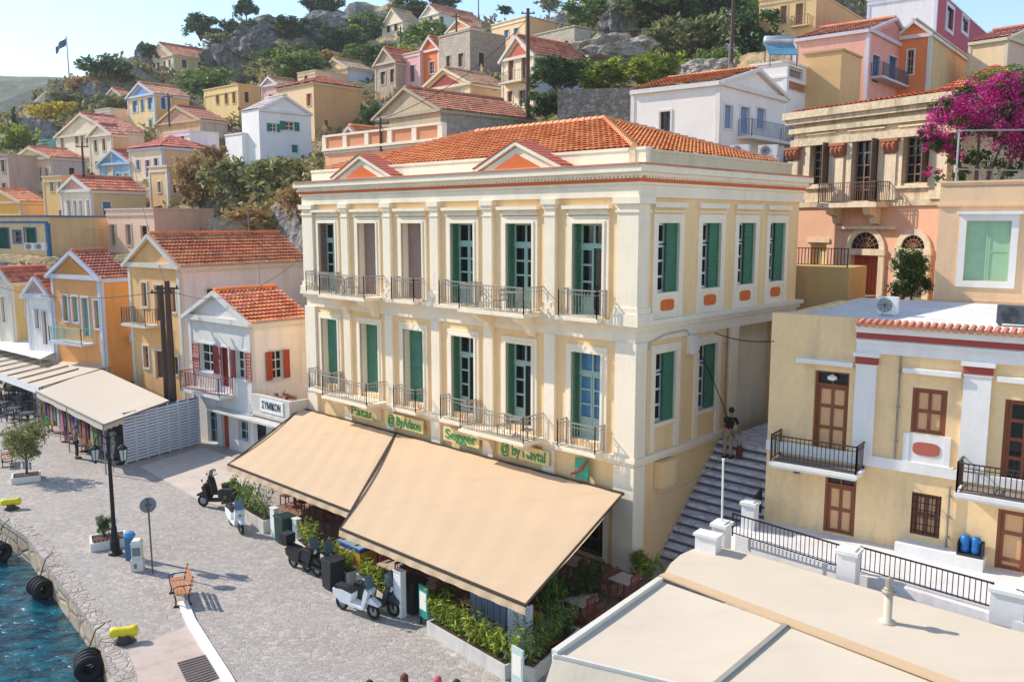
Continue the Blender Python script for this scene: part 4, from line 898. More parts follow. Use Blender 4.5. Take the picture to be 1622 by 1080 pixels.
def arch(o,doorc):
    uc=(o[0]+o[1])/2;r=(o[1]-o[0])/2;w=MB()
    w.box(FM,o[0]-.3,o[0],.0,.16,o[2],o[3]);w.box(FM,o[1],o[1]+.3,.0,.16,o[2],o[3]);w.box(FM,o[0]-.35,o[1]+.35,.0,.2,o[3],o[3]+.3)
    z=o[3]+.3
    for k in range(12):
        t0,t1=math.pi*k/12,math.pi*(k+1)/12
        w.prism(FM,[(uc+r*math.cos(t0),z+r*math.sin(t0)),(uc+(r+.28)*math.cos(t0),z+(r+.28)*math.sin(t0)),(uc+(r+.28)*math.cos(t1),z+(r+.28)*math.sin(t1)),(uc+r*math.cos(t1),z+r*math.sin(t1))],.03,.14)
    p=part('door',w,TRM,dm,True)
    w=MB();w.prism(FM,[(uc+r*math.cos(math.pi*k/12),z+r*math.sin(math.pi*k/12)) for k in range(13)],.0,.05);part('fanlight',w,DG,p,True)
    w=MB()
    for k in range(1,8): t_=math.pi*k/8;w.obox(FM.p(uc,.06,z+.05),FM.p(uc+r*math.cos(t_),.06,z+r*math.sin(t_)),.03,.03)
    for rr in (.35,.65): w.tube([FM.p(uc+r*rr*math.cos(math.pi*k/10),.07,z+r*rr*math.sin(math.pi*k/10)) for k in range(11)],.02,4)
    part('fan_grille',w,wood('#9a6a4a'),p,True)
    w=MB()
    n=8
    for k in range(n):
        a=o[0]+(o[1]-o[0])*k/n;w.box(FM,a+.01,a+(o[1]-o[0])/n-.01,-.3,-.24+.01*(k%2),o[2],o[3])
    part('door_leaf',w,wood(doorc),p,True)
arch(dA,'#b0522a');arch(dB,'#4a3a2e')
w=MB();w.box(FM,dA[0]-.75,dA[1]+.75,.03,.3,mz(363,1370),mz(363,1370)+.14);w.box(FM,dC[0]-.2,dC[1]+.2,.03,.1,dC[3],dC[3]+.2);part('door_hood',w,TRM,dm,True)
w=MB();w.box(FM,dC[0],dC[1],-.28,-.25,dC[2],dC[3]);part('pane',w,plain('#d9c98a'),dm,True)
rf=MB();zz=zT+.35
E0,E1,E2,E3=top(-.1,-.1,zz),top(WM+.1,-.1,zz),top(WM+.1,9,zz),top(-.1,9,zz);Ta,Tb=top(4,4.5,zz+.8),top(WM-4,4.5,zz+.8)
for (a,b,c,d) in ((E1,E0,Ta,Tb),(E0,E3,Ta,Ta),(E3,E2,Tb,Ta),(E2,E1,Tb,Tb)): tile_roof(rf,a,b,c,d,.28,.4,.07)
part('roof',rf,tiles('#c9562c','#dd8048','#8a4a30'),dm,True,recalc=False)
for (u,v) in ((0,0),(WM,0),(0,9),(WM,9),(WM/2,0)): pp_=FM.p(u,-v,0);TPTS.append((pp_.x,pp_.y,zB-.1))
# low wall beside the mansion corner
m=MB();wc=PD(1268,485,38.0);FL=Frame(wc,(.78,-.62),(-.62,-.78));m.box(FL,-.6,2.0,-2.5,.0,wc.z-4,PD(1290,422,38).z);solo('garden_wall',m,plaster('#c9a468',.3),'tan garden wall between the cream mansion and the salmon mansion','wall')
m=MB();zt_=PD(1290,422,38).z;railing(m,[FL.p(-.5,-.1,zt_),FL.p(1.9,-.1,zt_)],.8,.14,.03);solo('iron_fence',m,DARK_IRON,'short iron fence with pointed bars on the tan garden wall','fence')
# ================================================================ steps, terrace, foreground canopy
st=MB();n=15
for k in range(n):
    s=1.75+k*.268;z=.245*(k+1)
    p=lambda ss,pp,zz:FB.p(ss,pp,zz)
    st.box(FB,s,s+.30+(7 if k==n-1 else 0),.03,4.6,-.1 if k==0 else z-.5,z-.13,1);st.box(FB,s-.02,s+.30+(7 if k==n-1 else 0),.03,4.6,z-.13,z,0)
mw=MB();mw.box(FB,12.4,12.8,-1.4,5.5,0,7.6);solo('end_wall',mw,plaster('#efe6e2',.2),'plain whitewashed wall closing the alley above the steps','wall')
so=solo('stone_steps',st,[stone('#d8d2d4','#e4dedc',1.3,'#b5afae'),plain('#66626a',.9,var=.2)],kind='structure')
ter=MB()
tp=[P(1165,846,TZ),P(1330,900,TZ),P(1630,990,TZ),P(1800,1046,TZ)]
e=FY.p(LY,0,TZ);poly=[tp[0],tp[1],tp[2],tp[3],FY.p(LY,.0,TZ),FY.p(0,0,TZ),FY.p(-.15,.0,TZ),P(1158,836,TZ)]
ter.slab([(p_.x,p_.y,TZ) for p_ in poly],2.4);solo('terrace',ter,plaster('#e2dedb',.25),kind='structure')
def post(p0,w,h,label,d=None,cap=.05,name='gate_pillar',cat='pillar',mat=WT):
    m=MB();f=Frame(p0,FY.u,FY.n);d=d or w;m.box(f,-w/2,w/2,-d/2,d/2,p0.z-.2,p0.z+h);m.box(f,-w/2-.05,w/2+.05,-d/2-.05,d/2+.05,p0.z+h,p0.z+h+.1);m.box(f,-w/2+.05,w/2-.05,-d/2+.05,d/2-.05,p0.z+h+.1,p0.z+h+.14)
    return solo(name,m,mat,label,cat)
pa=P(1187,836,TZ);pb_=P(1343,915,TZ);pc_=P(1605,985,TZ)
post(pa,.42,.8,'white pillar with flat cap at the top of the terrace entrance')
post(pb_,.5,.75,'white cube pillar between two lengths of black terrace railing')
post(P(1142,868,TZ),.42,.72,'white capped pillar at the canopy corner holding a thin pole',.5)
m=MB();pq=P(1122,880,TZ);f=Frame(pq,FY.u,FY.n);m.box(f,-.35,.3,-.2,.2,TZ-.3,TZ+.62);m.box(f,-.4,.35,-.25,.25,TZ+.62,TZ+.7);solo('planter_box',m,WT,'low white masonry block beside the capped pillar','block')
post(P(1595,975,TZ),.75,.62,'wide white pillar at the far end of the terrace railing',.4)
for (xa,ya_,xb,yb_,lb) in ((1160,848,1330,902,'black iron terrace railing from the entrance to the white cube pillar'),(1362,905,1570,966,'black iron terrace railing beyond the white cube pillar'),(1608,978,1720,1012,'last stretch of black terrace railing beyond the wide white pillar')):
    m=MB();railing(m,[P(xa,ya_,TZ+.03),P(xb,yb_,TZ+.03)],.72,.135,.018);solo('iron_railing',m,DARK_IRON,lb,'railing')
m=MB();railing(m,[P(1205,812,TZ),P(1187,836,TZ)],.85,.12,.02);solo('iron_gate',m,DARK_IRON,'small black iron gate beside the white entrance pillar','gate')
m=MB();pl=P(1142,868,TZ);pl.z=TZ+.85;m.tube([pl,pl+Vector((-.02,0,1.9))],.03,8);m.tube([pl+Vector((-.02,0,1.9)),pl+Vector((-.02,0,1.95))],.045,8);solo('thin_pole',m,plain('#e8e6e0',.4),'thin white pole standing on the capped pillar by the steps','pole')
CAN=fabric('#d3c4ad',.09,.5)
zc=2.36
ca=thing('cream_canopy','large cream canopy roof with beige seam filling the corner below the terrace','canopy',P(1250,960,zc))
def sheet(pts,z,nx=14,ny=14,sag=.05):
    m=MB();a,b,c,d=[Vector(p) for p in pts]
    for j in range(ny+1):
        for i in range(nx+1):
            s,t_=i/nx,j/ny;pnt=a.lerp(b,s).lerp(d.lerp(c,s),t_);pnt.z-=sag*math.sin(math.pi*s)*math.sin(math.pi*t_);m.v.append(tuple(pnt))
    for j in range(ny):
        for i in range(nx): k=j*(nx+1)+i;m.f.append((k,k+1,k+nx+2,k+nx+1));m.m.append(0)
    return m
def Q(px,py,z=zc): return P(px,py,z)
m=MB();s_=[Q(1052,908),Q(1062,892),Q(1078,878),Q(1098,869),Q(1130,866),Q(1165,870)]
m.face([*s_,Q(1330,918),Q(1630,1004),Q(1900,1085),Q(1700,1150),Q(1525,1085)][::-1]);
ref=Q(1052,908)
part('rear_cloth',m,CAN,ca,True,smooth=False)
def fz(px,py,z): return P(px,py,z)
L0=fz(1046,920,2.33);L1=fz(878,1037,2.12);M0=fz(1246,990,2.33);M1=fz(1122,1095,2.12);N0=fz(1525,1088,2.33)
# front cloths slope gently down towards the quay
def ext(a,b,k): return a+(b-a)*k
part('front_cloth',sheet([L0,M0,M1,L1],2.3,14,14,.07),CAN,ca,True,smooth=True)
dM=(M0-L0);N0=M0+(N0-M0).normalized()*dM.length*1.3;N1=M1+(N0-M0)
part('front_cloth',sheet([M0+dM*.01,N0,N1,M1+dM*.01],2.3,14,14,.07),CAN,ca,True,smooth=True)
m=MB();sd=(Q(1525,1088)-Q(1052,908)).normalized();m.obox(Q(1050,910)+Vector((0,0,.02)),Q(1052,908)+sd*13+Vector((0,0,.02)),.34,.05);part('seam',m,fabric('#cfb08a',.06),ca,True)
m=MB();m.obox(L0+Vector((0,0,.06)),L1+Vector((0,0,.06)),.16,.12);m.obox(L1-(M1-L1)*.0,M1+(M1-L1)*1.2,.08,.08);part('gutter',m,plain('#d9d4c8',.4),ca,True)
m=MB();m.obox(M0+Vector((0,0,.03)),M1+Vector((0,0,.03)),.12,.08);part('seam_bar',m,plain('#9c978c',.5),ca,True)
m=MB();a=L1;b=M1+(M1-L1)*1.2;dn_=Vector((a-L0).normalized())*.35
nn=40
for k in range(nn):
    p0=a.lerp(b,k/nn);p1=a.lerp(b,(k+1)/nn);w0,w1=.05*math.sin(k*.8),.05*math.sin((k+1)*.8)
    m.face([p0,p1,p1+dn_*(1+w1)+Vector((0,0,-.55)),p0+dn_*(1+w0)+Vector((0,0,-.55))])
part('valance',m,CAN,ca,True)
for p0 in (L1,M1,L0): m=MB();m.tube([Vector((p0.x,p0.y,0)),p0],.05,8);part('post',m,plain('#d9d4c8',.4),ca,True)
vp=P(1405,985,zc);vt=thing('vent_pipe','cream vent pipe with cowl rising through the cream canopy','vent',vp)
m=MB();m.lathe([(.2,.0),(.2,.04),(.1,.06),(.1,.72)],vp,14);part('pipe',m,CAN,vt,True,smooth=True)
m=MB();m.lathe([(.11,.72),(.17,.74),(.17,.8),(.12,.84),(.12,.88),(.1,.9)],vp,14);m.lathe([(.09,.9),(.09,1.12),(.02,1.16)],vp,12);part('cowl',m,plain('#a39a8c',.5,.4),vt,True)
#@@GROUND@@
# ================================================================ quay, water, paving
def paving_mat():
    t=NT('stone_paving');v=t.coord(scale=(1,1.25,1),rot=(0,0,R(35)))
    wn=t.new('ShaderNodeTexNoise');wn.inputs['Scale'].default_value=1.2;t.L(v,wn.inputs['Vector'])
    va=t.new('ShaderNodeVectorMath',operation='MULTIPLY_ADD');t.L(wn.outputs['Color'],va.inputs[0]);va.inputs[1].default_value=(.35,.35,.35);t.L(v,va.inputs[2]);v2=va.outputs[0]
    e=t.new('ShaderNodeTexVoronoi',feature='DISTANCE_TO_EDGE');e.inputs['Scale'].default_value=5.6;t.L(v2,e.inputs['Vector'])
    q_=t.new('ShaderNodeTexVoronoi');q_.inputs['Scale'].default_value=5.6;t.L(v2,q_.inputs['Vector'])
    sx=t.new('ShaderNodeSeparateColor');t.L(q_.outputs['Color'],sx.inputs[0])
    a=t.ramp(sx.outputs[0],[(0,'#a29a91'),(.35,'#b0a79d'),(.7,'#bcb2a7'),(1,'#cbc0b3')])
    n=t.noise(t.coord(),.35,5,.6);n9=t.noise(t.coord(),.12,6,.7);a=t.mix(t.ramp(n9,[(.42,0.),(.62,.35)]),a,'#7f766e');a=t.mix(t.ramp(n,[(.35,0.),(.7,.6)]),a,'#aca39b')
    n2=t.noise(t.coord(),7,5);a=t.mix(t.ramp(n2,[(.35,.35),(.6,0.)]),a,'#7d736c')
    a=t.mix(t.ramp(e.outputs['Distance'],[(0,.38),(.05,0.)]),a,'#8a8078')
    t.base(a);t.rough(.8);t.bump(t.ramp(e.outputs['Distance'],[(0,0.),(.08,1.)]),.5,.03);return t.m
quay_edge=[(-75,78),(-48,58),(-32,44.5),(-23.5,36.6),(-20.99,34.12),(-18.63,31.96),(-15.03,27.56),(-12.55,24.59),(-11.29,22.68),(-10.42,21.34),(-8.6,17.5),(-6,10),(-5,2),(-5,-10)]
quay_poly=quay_edge+[(30,-10),(30,18),(13.5,19.5),(7.2,26.4),(14,34),(-4,45),(-11.5,47),(-20,52),(-34,62),(-60,84)]
m=MB();m.slab([(x,y_,0) for x,y_ in quay_poly],.3)
solo('quay_paving',m,paving_mat(),kind='structure')
m=MB()
for (a,b) in zip(quay_edge,quay_edge[1:]):
    m.face([(a[0]+.02,a[1],-.02),(b[0]+.02,b[1],-.02),(b[0]-.12,b[1],-4),(a[0]-.12,a[1],-4)])
solo('quay_wall',m,stone('#a89880','#c4b49a',1.1,'#6f675c','quay_stone'),kind='structure')
# edge coping stones
m=MB();random.seed(3)
for (a,b) in zip(quay_edge[2:],quay_edge[3:-2]):
    a=Vector((*a,0));b=Vector((*b,0));L_=(b-a).length;n=max(1,int(L_/.9));d=(b-a).normalized();nn_=Vector((d.y,-d.x,0))*-1
    for k in range(n):
        p0=a+d*(L_*k/n+.015);p1=a+d*(L_*(k+1)/n-.015);w_=random.uniform(.42,.55)
        i=Vector((-d.y,d.x,0))
        pts=[p0-i*.05,p1-i*.05,p1+i*w_,p0+i*w_];m.slab([(p_.x,p_.y,.012+random.uniform(0,.012)) for p_ in pts],.2)
solo('quay_coping',m,stone('#a89d93','#bcb0a4',3.8,'#8d8278','coping'),kind='structure')
def water_mat():
    t=NT('sea_water');v=t.coord(scale=(1,2.2,1),rot=(0,0,R(28)));n1=t.noise(v,1.1,3,.55);n2=t.noise(v,4.,3,.6)
    m_=t.new('ShaderNodeMath',operation='MULTIPLY_ADD');t.L(n2,m_.inputs[0]);m_.inputs[1].default_value=.35;t.L(n1,m_.inputs[2])
    t.base(t.mix(t.ramp(m_.outputs[0],[(.55,0.),(.85,1.)]),'#032a36','#0b5d6c'));t.rough(.06);t.b.inputs['IOR'].default_value=1.33;t.bump(m_.outputs[0],.9,.22);return t.m
m=MB();m.face([(-1200,-300,-1.05),(60,-300,-1.05),(60,60,-1.05),(-20,200,-1.05),(-400,700,-1.05),(-1200,700,-1.05)]);solo('sea_water',m,water_mat(),kind='structure')
m=MB();m.slab([FA.p(-2.3,.05,.03),FA.p(15.3,.05,.03),FA.p(15.0,6.2,.03),FA.p(6.8,6.4,.03),FA.p(-2.3,7.2,.03)],.02);solo('restaurant_floor',m,stone('#8f6a58','#a07a66',2.2,'#6f5446','terracotta_floor'),kind='structure')
CON=plaster('#c0aea0',.5);m=MB()
def flat(name,pts,z,mat): 
    m=MB();m.slab([tuple(P(x,y_,z)) for x,y_ in pts],z+.02-.0 if z>.01 else .003);return solo(name,m,mat,kind='structure')
flat('concrete_ramp',[(302,988),(330,1030),(372,1090),(150,1100),(186,1062),(180,1040)],.006,CON)
flat('forecourt_pavement',[(222,738),(322,708),(420,742),(400,800),(345,800),(318,792)],.03,plaster('#cbbcae',.4))
m=MB();pts=[P(290,955,0),P(302,985,0),P(330,1030,0),P(360,1078,0),P(378,1112,0)]
for a,b in zip(pts,pts[1:]): m.obox(a+Vector((0,0,.04)),b+Vector((0,0,.04)),.28,.1)
solo('white_kerb',m,plaster('#efe9e2',.25),kind='structure')
m=MB();g=[P(281,1050,.02),P(334,1035,.02),P(356,1068,.02),P(300,1088,.02)];m.slab(g,.012)
for k in range(11):
    a=g[0].lerp(g[3],k/10);b=g[1].lerp(g[2],k/10);m.obox(a+Vector((0,0,.008)),b+Vector((0,0,.008)),.05,.02)
solo('drain_cover',m,plain('#6e625c',.8,var=.3),'dark ribbed drain cover set in the concrete by the white kerb','drain cover')
# ================================================================ terrain
for (px,py,d) in [(60,214,140),(20,245,120),(-40,262,118),(-120,270,118),(140,150,158),(100,150,150),(215,112,172),(300,98,196),(372,84,196),(420,66,190),(470,50,192),(560,52,195),(640,36,195),(760,34,200),(880,38,200),(960,10,165),(1050,-25,160),(1200,-45,150),(1300,-25,140),(1330,30,110),(1400,90,100),(1622,95,100),(1500,80,110),(1460,120,80),
   (500,110,150),(540,95,160),(440,120,145),(560,160,118),(600,120,140),(640,90,150),(900,120,100),(960,90,110),(1000,70,118),(1100,100,95),(1150,110,88),(900,190,72),(1000,190,68),(960,150,80),(860,150,90),(820,180,80),
   (420,275,86),(350,300,86),(440,330,70),(470,300,66),(350,350,74),(400,300,78),(450,265,90),(300,270,96),(200,160,145),(150,185,130),(60,260,118),(0,260,118),(1220,110,80),(1240,70,92),(1350,120,76),(930,60,130),(760,70,140),(880,80,110)]:
    p_=PD(px,py,d);TPTS.append((p_.x,p_.y,p_.z))
for x in range(-260,280,45):
    if x>-110: TPTS.append((x,270,60-abs(x+20)*.1));TPTS.append((x,330,20))
    else: TPTS.append((x,270,6));TPTS.append((x,330,2))
for x,y_,z in ((-95,110,5),(-120,140,8),(-75,85,1.5),(-150,200,4),(-190,160,2),(-190,260,2),(90,60,22),(110,100,32),(60,45,13),(140,150,36),(150,200,30),(-60,70,.5),(30,36,7.5),(-28,58,.4),(-45,68,.4),(10,44,7),(0,50,6.5),(-6,52,5),(20,50,9.5),(12,41,5.5),(25,30,2),(35,25,2)): TPTS.append((x,y_,z))
def inpoly(x,y_,poly):
    c=False;j=len(poly)-1
    for i in range(len(poly)):
        if (poly[i][1]>y_)!=(poly[j][1]>y_) and x<(poly[j][0]-poly[i][0])*(y_-poly[i][1])/(poly[j][1]-poly[i][1])+poly[i][0]: c=not c
        j=i
    return c
TP=np.array(TPTS)
def tz_arr(X,Y):
    out=np.zeros_like(X)
    for i in range(X.shape[0]):
        dx=X[i][:,None]-TP[None,:,0];dy=Y[i][:,None]-TP[None,:,1];w=1/(dx*dx+dy*dy+2.0)**1.6
        out[i]=(w*TP[None,:,2]).sum(1)/w.sum(1)
    return out
mask_poly=[(-200,-20),(-75,82),(-60,83),(-34,61),(-20,51),(-12,46),(-4,44.5),(6,48),(13,46),(17,38),(25,33),(25,20),(40,15),(40,-20)]
def terrain_z(x,y_):
    if inpoly(x,y_,mask_poly): return -1.6
    z=float(tz_arr(np.array([[x]]),np.array([[y_]]))[0,0]);return z+bumpz(x,y_)
def bumpz(x,y_):
    k=min(1,max(0,(y_-60)/80));return (noise.fractal(Vector((x*.09,y_*.09,0)),1,2,4)*1.1+noise.fractal(Vector((x*.4,y_*.4,5)),1,2,3)*.35)*k
xs=np.concatenate([np.arange(-200,-70,3.),np.arange(-70,70,1.6),np.arange(70,260,3.5)]);ys=np.concatenate([np.arange(20,130,1.6),np.arange(130,340,2.6)])
X,Y=np.meshgrid(xs,ys);Zt=tz_arr(X,Y)
m=MB();nx,ny=len(xs),len(ys)
houses_c=[h_ for h_ in HZ]
for j in range(ny):
    for i in range(nx):
        x,y_=X[j,i],Y[j,i]
        if inpoly(x,y_,mask_poly): z=-1.6
        else:
            z=Zt[j,i]+bumpz(x,y_)
            # rock crags
            if y_>135:
                cr=noise.fractal(Vector((x*.05,y_*.05,9)),1,2,3)
                z+=max(0,cr-.05)*9*min(1,(y_-135)/25)*(1 if -95<x<15 else .25)
            for (hx,hy_,W_,L_,a_,b_,hz) in houses_c:
                dx,dy=x-hx,y_-hy_
                if abs(dx)<30 and abs(dy)<30:
                    u=dx*a_.x+dy*a_.y;v=dx*b_.x+dy*b_.y
                    if -1<u<W_+1 and -.8<v<L_+.5: z=min(z,hz-.25)
                    elif -2<u<W_+1 and -5<v<=-.8: z=min(z,hz-.25-(-v)*.05)
        m.v.append((x,y_,z))
for j in range(ny-1):
    for i in range(nx-1):
        k=j*nx+i;m.f.append((k,k+1,k+nx+1,k+nx));m.m.append(0)
TZG=np.array([v[2] for v in m.v]).reshape(ny,nx)
def tz(x,y_):
    i=min(max(int(np.searchsorted(xs,x))-1,0),nx-2);j=min(max(int(np.searchsorted(ys,y_))-1,0),ny-2)
    fx=(x-xs[i])/(xs[i+1]-xs[i]);fy=(y_-ys[j])/(ys[j+1]-ys[j])
    return float(TZG[j,i]*(1-fx)*(1-fy)+TZG[j,i+1]*fx*(1-fy)+TZG[j+1,i]*(1-fx)*fy+TZG[j+1,i+1]*fx*fy)
def hill_mat():
    t=NT('dry_hillside');v=t.coord();n1=t.noise(v,.06,6,.65);n2=t.noise(v,.5,6,.7);n3=t.noise(v,2.2,4)
    a=t.ramp(n2,[(.3,'#776b4c'),(.45,'#a08860'),(.58,'#bd9f76'),(.7,'#a89e90')])
    a=t.mix(t.ramp(n1,[(.45,0.),(.6,.75)]),a,'#5c6238')
    g_=t.new('ShaderNodeNewGeometry');sp=t.new('ShaderNodeSeparateXYZ');t.L(g_.outputs['Normal'],sp.inputs[0])
    rk=t.ramp(n3,[(.3,'#57544f'),(.55,'#8a857d'),(.75,'#a39d93')])
    a=t.mix(t.ramp(sp.outputs['Z'],[(.6,1.),(.76,0.)]),a,rk)
    t.base(a);t.rough(.95);t.bump(n3,.9,.4);return t.m
solo('hillside_terrain',m,hill_mat(),kind='structure',smooth=False,recalc=False)
# distant ridge across the bay
m=MB();NXX=60
for j in range(14):
    for i in range(NXX):
        x=-1000+i*18;yy=520+j*30;f=j/13.;crest=math.sin(math.pi*min(1,f*1.1))**.8 if f<.95 else .2
        zz=(124+12*noise.fractal(Vector((x*.006,1,0)),1,2,4)-(x+430)*.012)*crest+6*noise.fractal(Vector((x*.03,yy*.03,2)),1,2,3);m.v.append((x,yy,zz-2))
for j in range(13):
    for i in range(NXX-1): k=j*NXX+i;m.f.append((k,k+1,k+NXX+1,k+NXX));m.m.append(0)
t=NT('far_scrub');n1=t.noise(t.coord(),.03,8,.75);t.base(t.ramp(n1,[(.35,'#2c3a22'),(.5,'#4f5636'),(.65,'#8f8468')]));t.rough(1.)
solo('distant_hills',m,t.m,kind='structure',recalc=False)
# ================================================================ foliage
def leaves(blobs,n,size,seed,flat_=.8,hang=0.):
    """leaf faces scattered through the shells of several blobs (cx,cy,cz,rx,ry,rz)"""
    rnd=random.Random(seed);m=MB();vol=[b[3]*b[4]*b[5] for b in blobs];tot=sum(vol)
    for b,v in zip(blobs,vol):
        k=int(n*v**.67/sum(x**.67 for x in vol))
        # sub-clumps give light and dark masses
        cl=[]
        for _ in range(max(5,int(k/38))):
            t_=rnd.uniform(0,2*math.pi);z=rnd.uniform(-.75,1);r=math.sqrt(max(0,1-z*z));rr=rnd.uniform(.45,.98)
            cl.append((b[0]+b[3]*r*math.cos(t_)*rr,b[1]+b[4]*r*math.sin(t_)*rr,b[2]+b[5]*z*rr,rnd.uniform(.2,.36)))
        for _ in range(k):
            c=rnd.choice(cl);s=c[3]*(b[3]*b[4]*b[5])**(1/3.)
            p_=Vector((c[0]+rnd.gauss(0,s*.55),c[1]+rnd.gauss(0,s*.55),c[2]+rnd.gauss(0,s*.5)-hang*rnd.random()))
            d=Vector((rnd.gauss(0,1),rnd.gauss(0,1),rnd.gauss(0,1)+.3)).normalized();e_=d.cross(Vector((rnd.gauss(0,1),rnd.gauss(0,1),rnd.gauss(0,1)))).normalized();f_=d.cross(e_)
            l=size*rnd.uniform(.6,1.4);w_=l*.5*flat_
            m.face([p_-e_*l*.5,p_+f_*w_*.5,p_+e_*l*.5,p_-f_*w_*.5])
    return m
def crown_blobs(seed,kind='round'):
    r=random.Random(seed);b=[]
    if kind=='round':
        b.append((0,0,.6,.42,.42,.34))
        for k in range(7): t_=k*.9+r.uniform(-.3,.3);b.append((math.cos(t_)*r.uniform(.2,.34),math.sin(t_)*r.uniform(.2,.34),r.uniform(.42,.82),r.uniform(.2,.3),r.uniform(.2,.3),r.uniform(.16,.24)))
    elif kind=='bush':
        for k in range(8): t_=k*.8;rr=r.uniform(.1,.36);b.append((math.cos(t_)*rr,math.sin(t_)*rr,r.uniform(.2,.6),r.uniform(.22,.34),r.uniform(.22,.34),r.uniform(.2,.34)))
    elif kind=='cypress':
        for k in range(7): z=.15+k*.12;w_=.17*(1-abs(k-2)/8.);b.append((r.uniform(-.02,.02),r.uniform(-.02,.02),z,w_,w_,.12))
    return b
PROTO={}
GL=1.7
def _g(c): return tuple(min(1,x*GL) for x in col(c))
GREENS={'dark':('#26361c','#3f5429','#5c7038'),'mid':('#3a4d20','#62783a','#8a9c4e'),'olive':('#4a5030','#76784a','#9c9a68'),'lime':('#4a5c1a','#7d8c2c','#b0b04a'),'dry':('#6a5636','#96784a','#b89c68'),'gold':('#7a6a1c','#b09a2c','#d0b848')}
GREENS={k:tuple(_g(c) for c in v) for k,v in GREENS.items()}
def tree(label,px,py,d,wpx,hpx,kind='round',tone='mid',group=None,name=None,dz=-.15,n=None):
    """px,py = foot in the photograph, d its distance; size from the photograph too"""
    p_=PD(px,py,d);k=d/FP;w_=wpx*k*1.12;h_=hpx*k*1.08
    v=(hash((kind,tone))%3) if False else (int(px)%2)
    far=d>60;key=(kind,tone,v,far)
    if key not in PROTO:
        mb=leaves(crown_blobs(v*7+len(kind),kind),(3600 if far else 6500) if kind!='cypress' else 1600,.085 if far else .05,v+3)
        cr=mb.mesh('crown',[leafmat(*GREENS[tone])],recalc=False)
        tm=MB()
        if kind=='round':
            tm.tube([(0,0,-.1),(.01,0,.2),(.0,.02,.45)],[.03,.024,.014],7)
            for q_ in range(5): t_=q_*1.26;tm.tube([(0,0,.22+q_*.03),(math.cos(t_)*.14,math.sin(t_)*.14,.42),(math.cos(t_)*.26,math.sin(t_)*.26,.6)],[.014,.01,.004],5)
        elif kind=='bush':
            for q_ in range(6): t_=q_*1.05;tm.tube([(0,0,-.1),(math.cos(t_)*.08,math.sin(t_)*.08,.15),(math.cos(t_)*.25,math.sin(t_)*.25,.45)],[.016,.012,.004],5)
        else: tm.tube([(0,0,-.1),(0,0,.85)],[.02,.006],6)
        PROTO[key]=(cr,tm.mesh('trunk',[wood('#5a4838')]))
    cr,tm=PROTO[key]
    nm=name or ('cypress_tree' if kind=='cypress' else 'tree' if kind=='round' else 'shrub')
    t_=thing(nm,label,'tree' if nm!='shrub' else 'shrub',(p_.x,p_.y,p_.z+dz),random.uniform(0,6.28),group)
    t_.scale=(w_ if kind!='cypress' else w_*2.2,)*2+(h_,)
    for a,mesh in (('crown',cr),('trunk',tm)):
        o=bpy.data.objects.new(a,mesh);COL.objects.link(o);o.parent=t_
    return t_
random.seed(11)
tree('dark rounded pine beside the flag pole on the far crest',172,137,160,84,50,'bush','dark')
tree('lone dark tree on the very top of the grey crag',391,36,186,36,36,'round','dark')
tree('wide dark tree on the crag above the hilltop house',318,60,188,54,40,'bush','dark')
tree('small round tree between the crag trees',366,62,188,32,34,'bush','dark')
tree('dark tree breaking the skyline above the cliff',510,36,186,60,48,'bush','dark')
tree('broad bush on the ridge beyond the cliff',588,68,180,74,50,'bush','mid')
tree('long low dark bush on the skyline behind the ridge houses',655,30,190,90,30,'bush','dark')
tree('dark tree over the roof of the pale ridge house',702,22,192,44,34,'bush','dark')
tree('bright green tree below the long side of the hilltop house',333,160,140,86,58,'bush','mid')
tree('yellow green shrub at the edge of the old town',28,246,124,52,56,'bush','lime')
tree('mustard shrub on the rocky spur below the flag pole',92,200,142,66,44,'bush','gold')
tree('slim dark cypress by the left spur',57,178,150,12,34,'cypress','dark')
tree('slim cypress standing over the yellow green shrub',24,206,138,14,36,'cypress','dark')
tree('grey green shrub above the blue pediment house',182,188,140,60,44,'bush','olive')
tree('bushy tree halfway up the slope beside the yellow gable house',482,128,142,84,52,'bush','mid')
tree('deep green tree on the slope above the brown stone house',600,112,146,70,46,'bush','dark')
tree('green tree in front of the pale ridge house',676,86,150,78,56,'bush','mid')
tree('small green shrub beside the ridge house steps',560,60,170,28,22,'bush','lime')
tree('dark ivy covered bush between the tan house and the stone pediment house',592,222,84,42,66,'bush','dark')
tree('big dry bush with red flowers behind the dusty pink house',316,318,84,76,84,'bush','dry')
tree('olive bush on the bank below the white cubic house',382,330,78,84,92,'bush','olive')
tree('second olive bush on the bank nearer the cream mansion',440,318,72,100,80,'bush','olive')
tree('dry thicket low on the bank above the orange roof',420,372,66,110,56,'bush','dry')
tree('dry straw coloured bush at the foot of the bank',476,345,62,56,62,'bush','dry')
tree('red leaved climber against the small honey yellow house',340,262,92,40,38,'bush','dry')
tree('large dark tree high above the long rubble house',1058,48,118,150,80,'bush','dark')
tree('tall dark tree beside the hill pole',1188,96,96,90,86,'bush','dark')
tree('wide olive green tree on the stony slope',1084,108,98,120,86,'bush','olive')
tree('yellow green vine tree above the dry stone wall',950,144,86,100,52,'bush','lime')
tree('dark green creeper bush against the bluish side wall',882,140,82,96,54,'bush','dark')
tree('lime green bush at the stony field',1036,136,84,76,58,'bush','lime')
tree('dark bush at the foot of the wooden pole',876,186,76,80,50,'bush','dark')
tree('pale bushy tree at the top of the stony field',936,44,150,90,50,'bush','mid')
tree('green shrub right of the scree',1130,130,86,60,60,'bush','mid')
tree('thin bare looking tree on the skyline',870,26,190,36,26,'round','olive')
tree('shrub tuft on the skyline beside the cream flat house',800,22,180,24,14,'bush','dark')
tree('dark tree behind the tall ochre house',1232,60,104,60,60,'bush','dark')
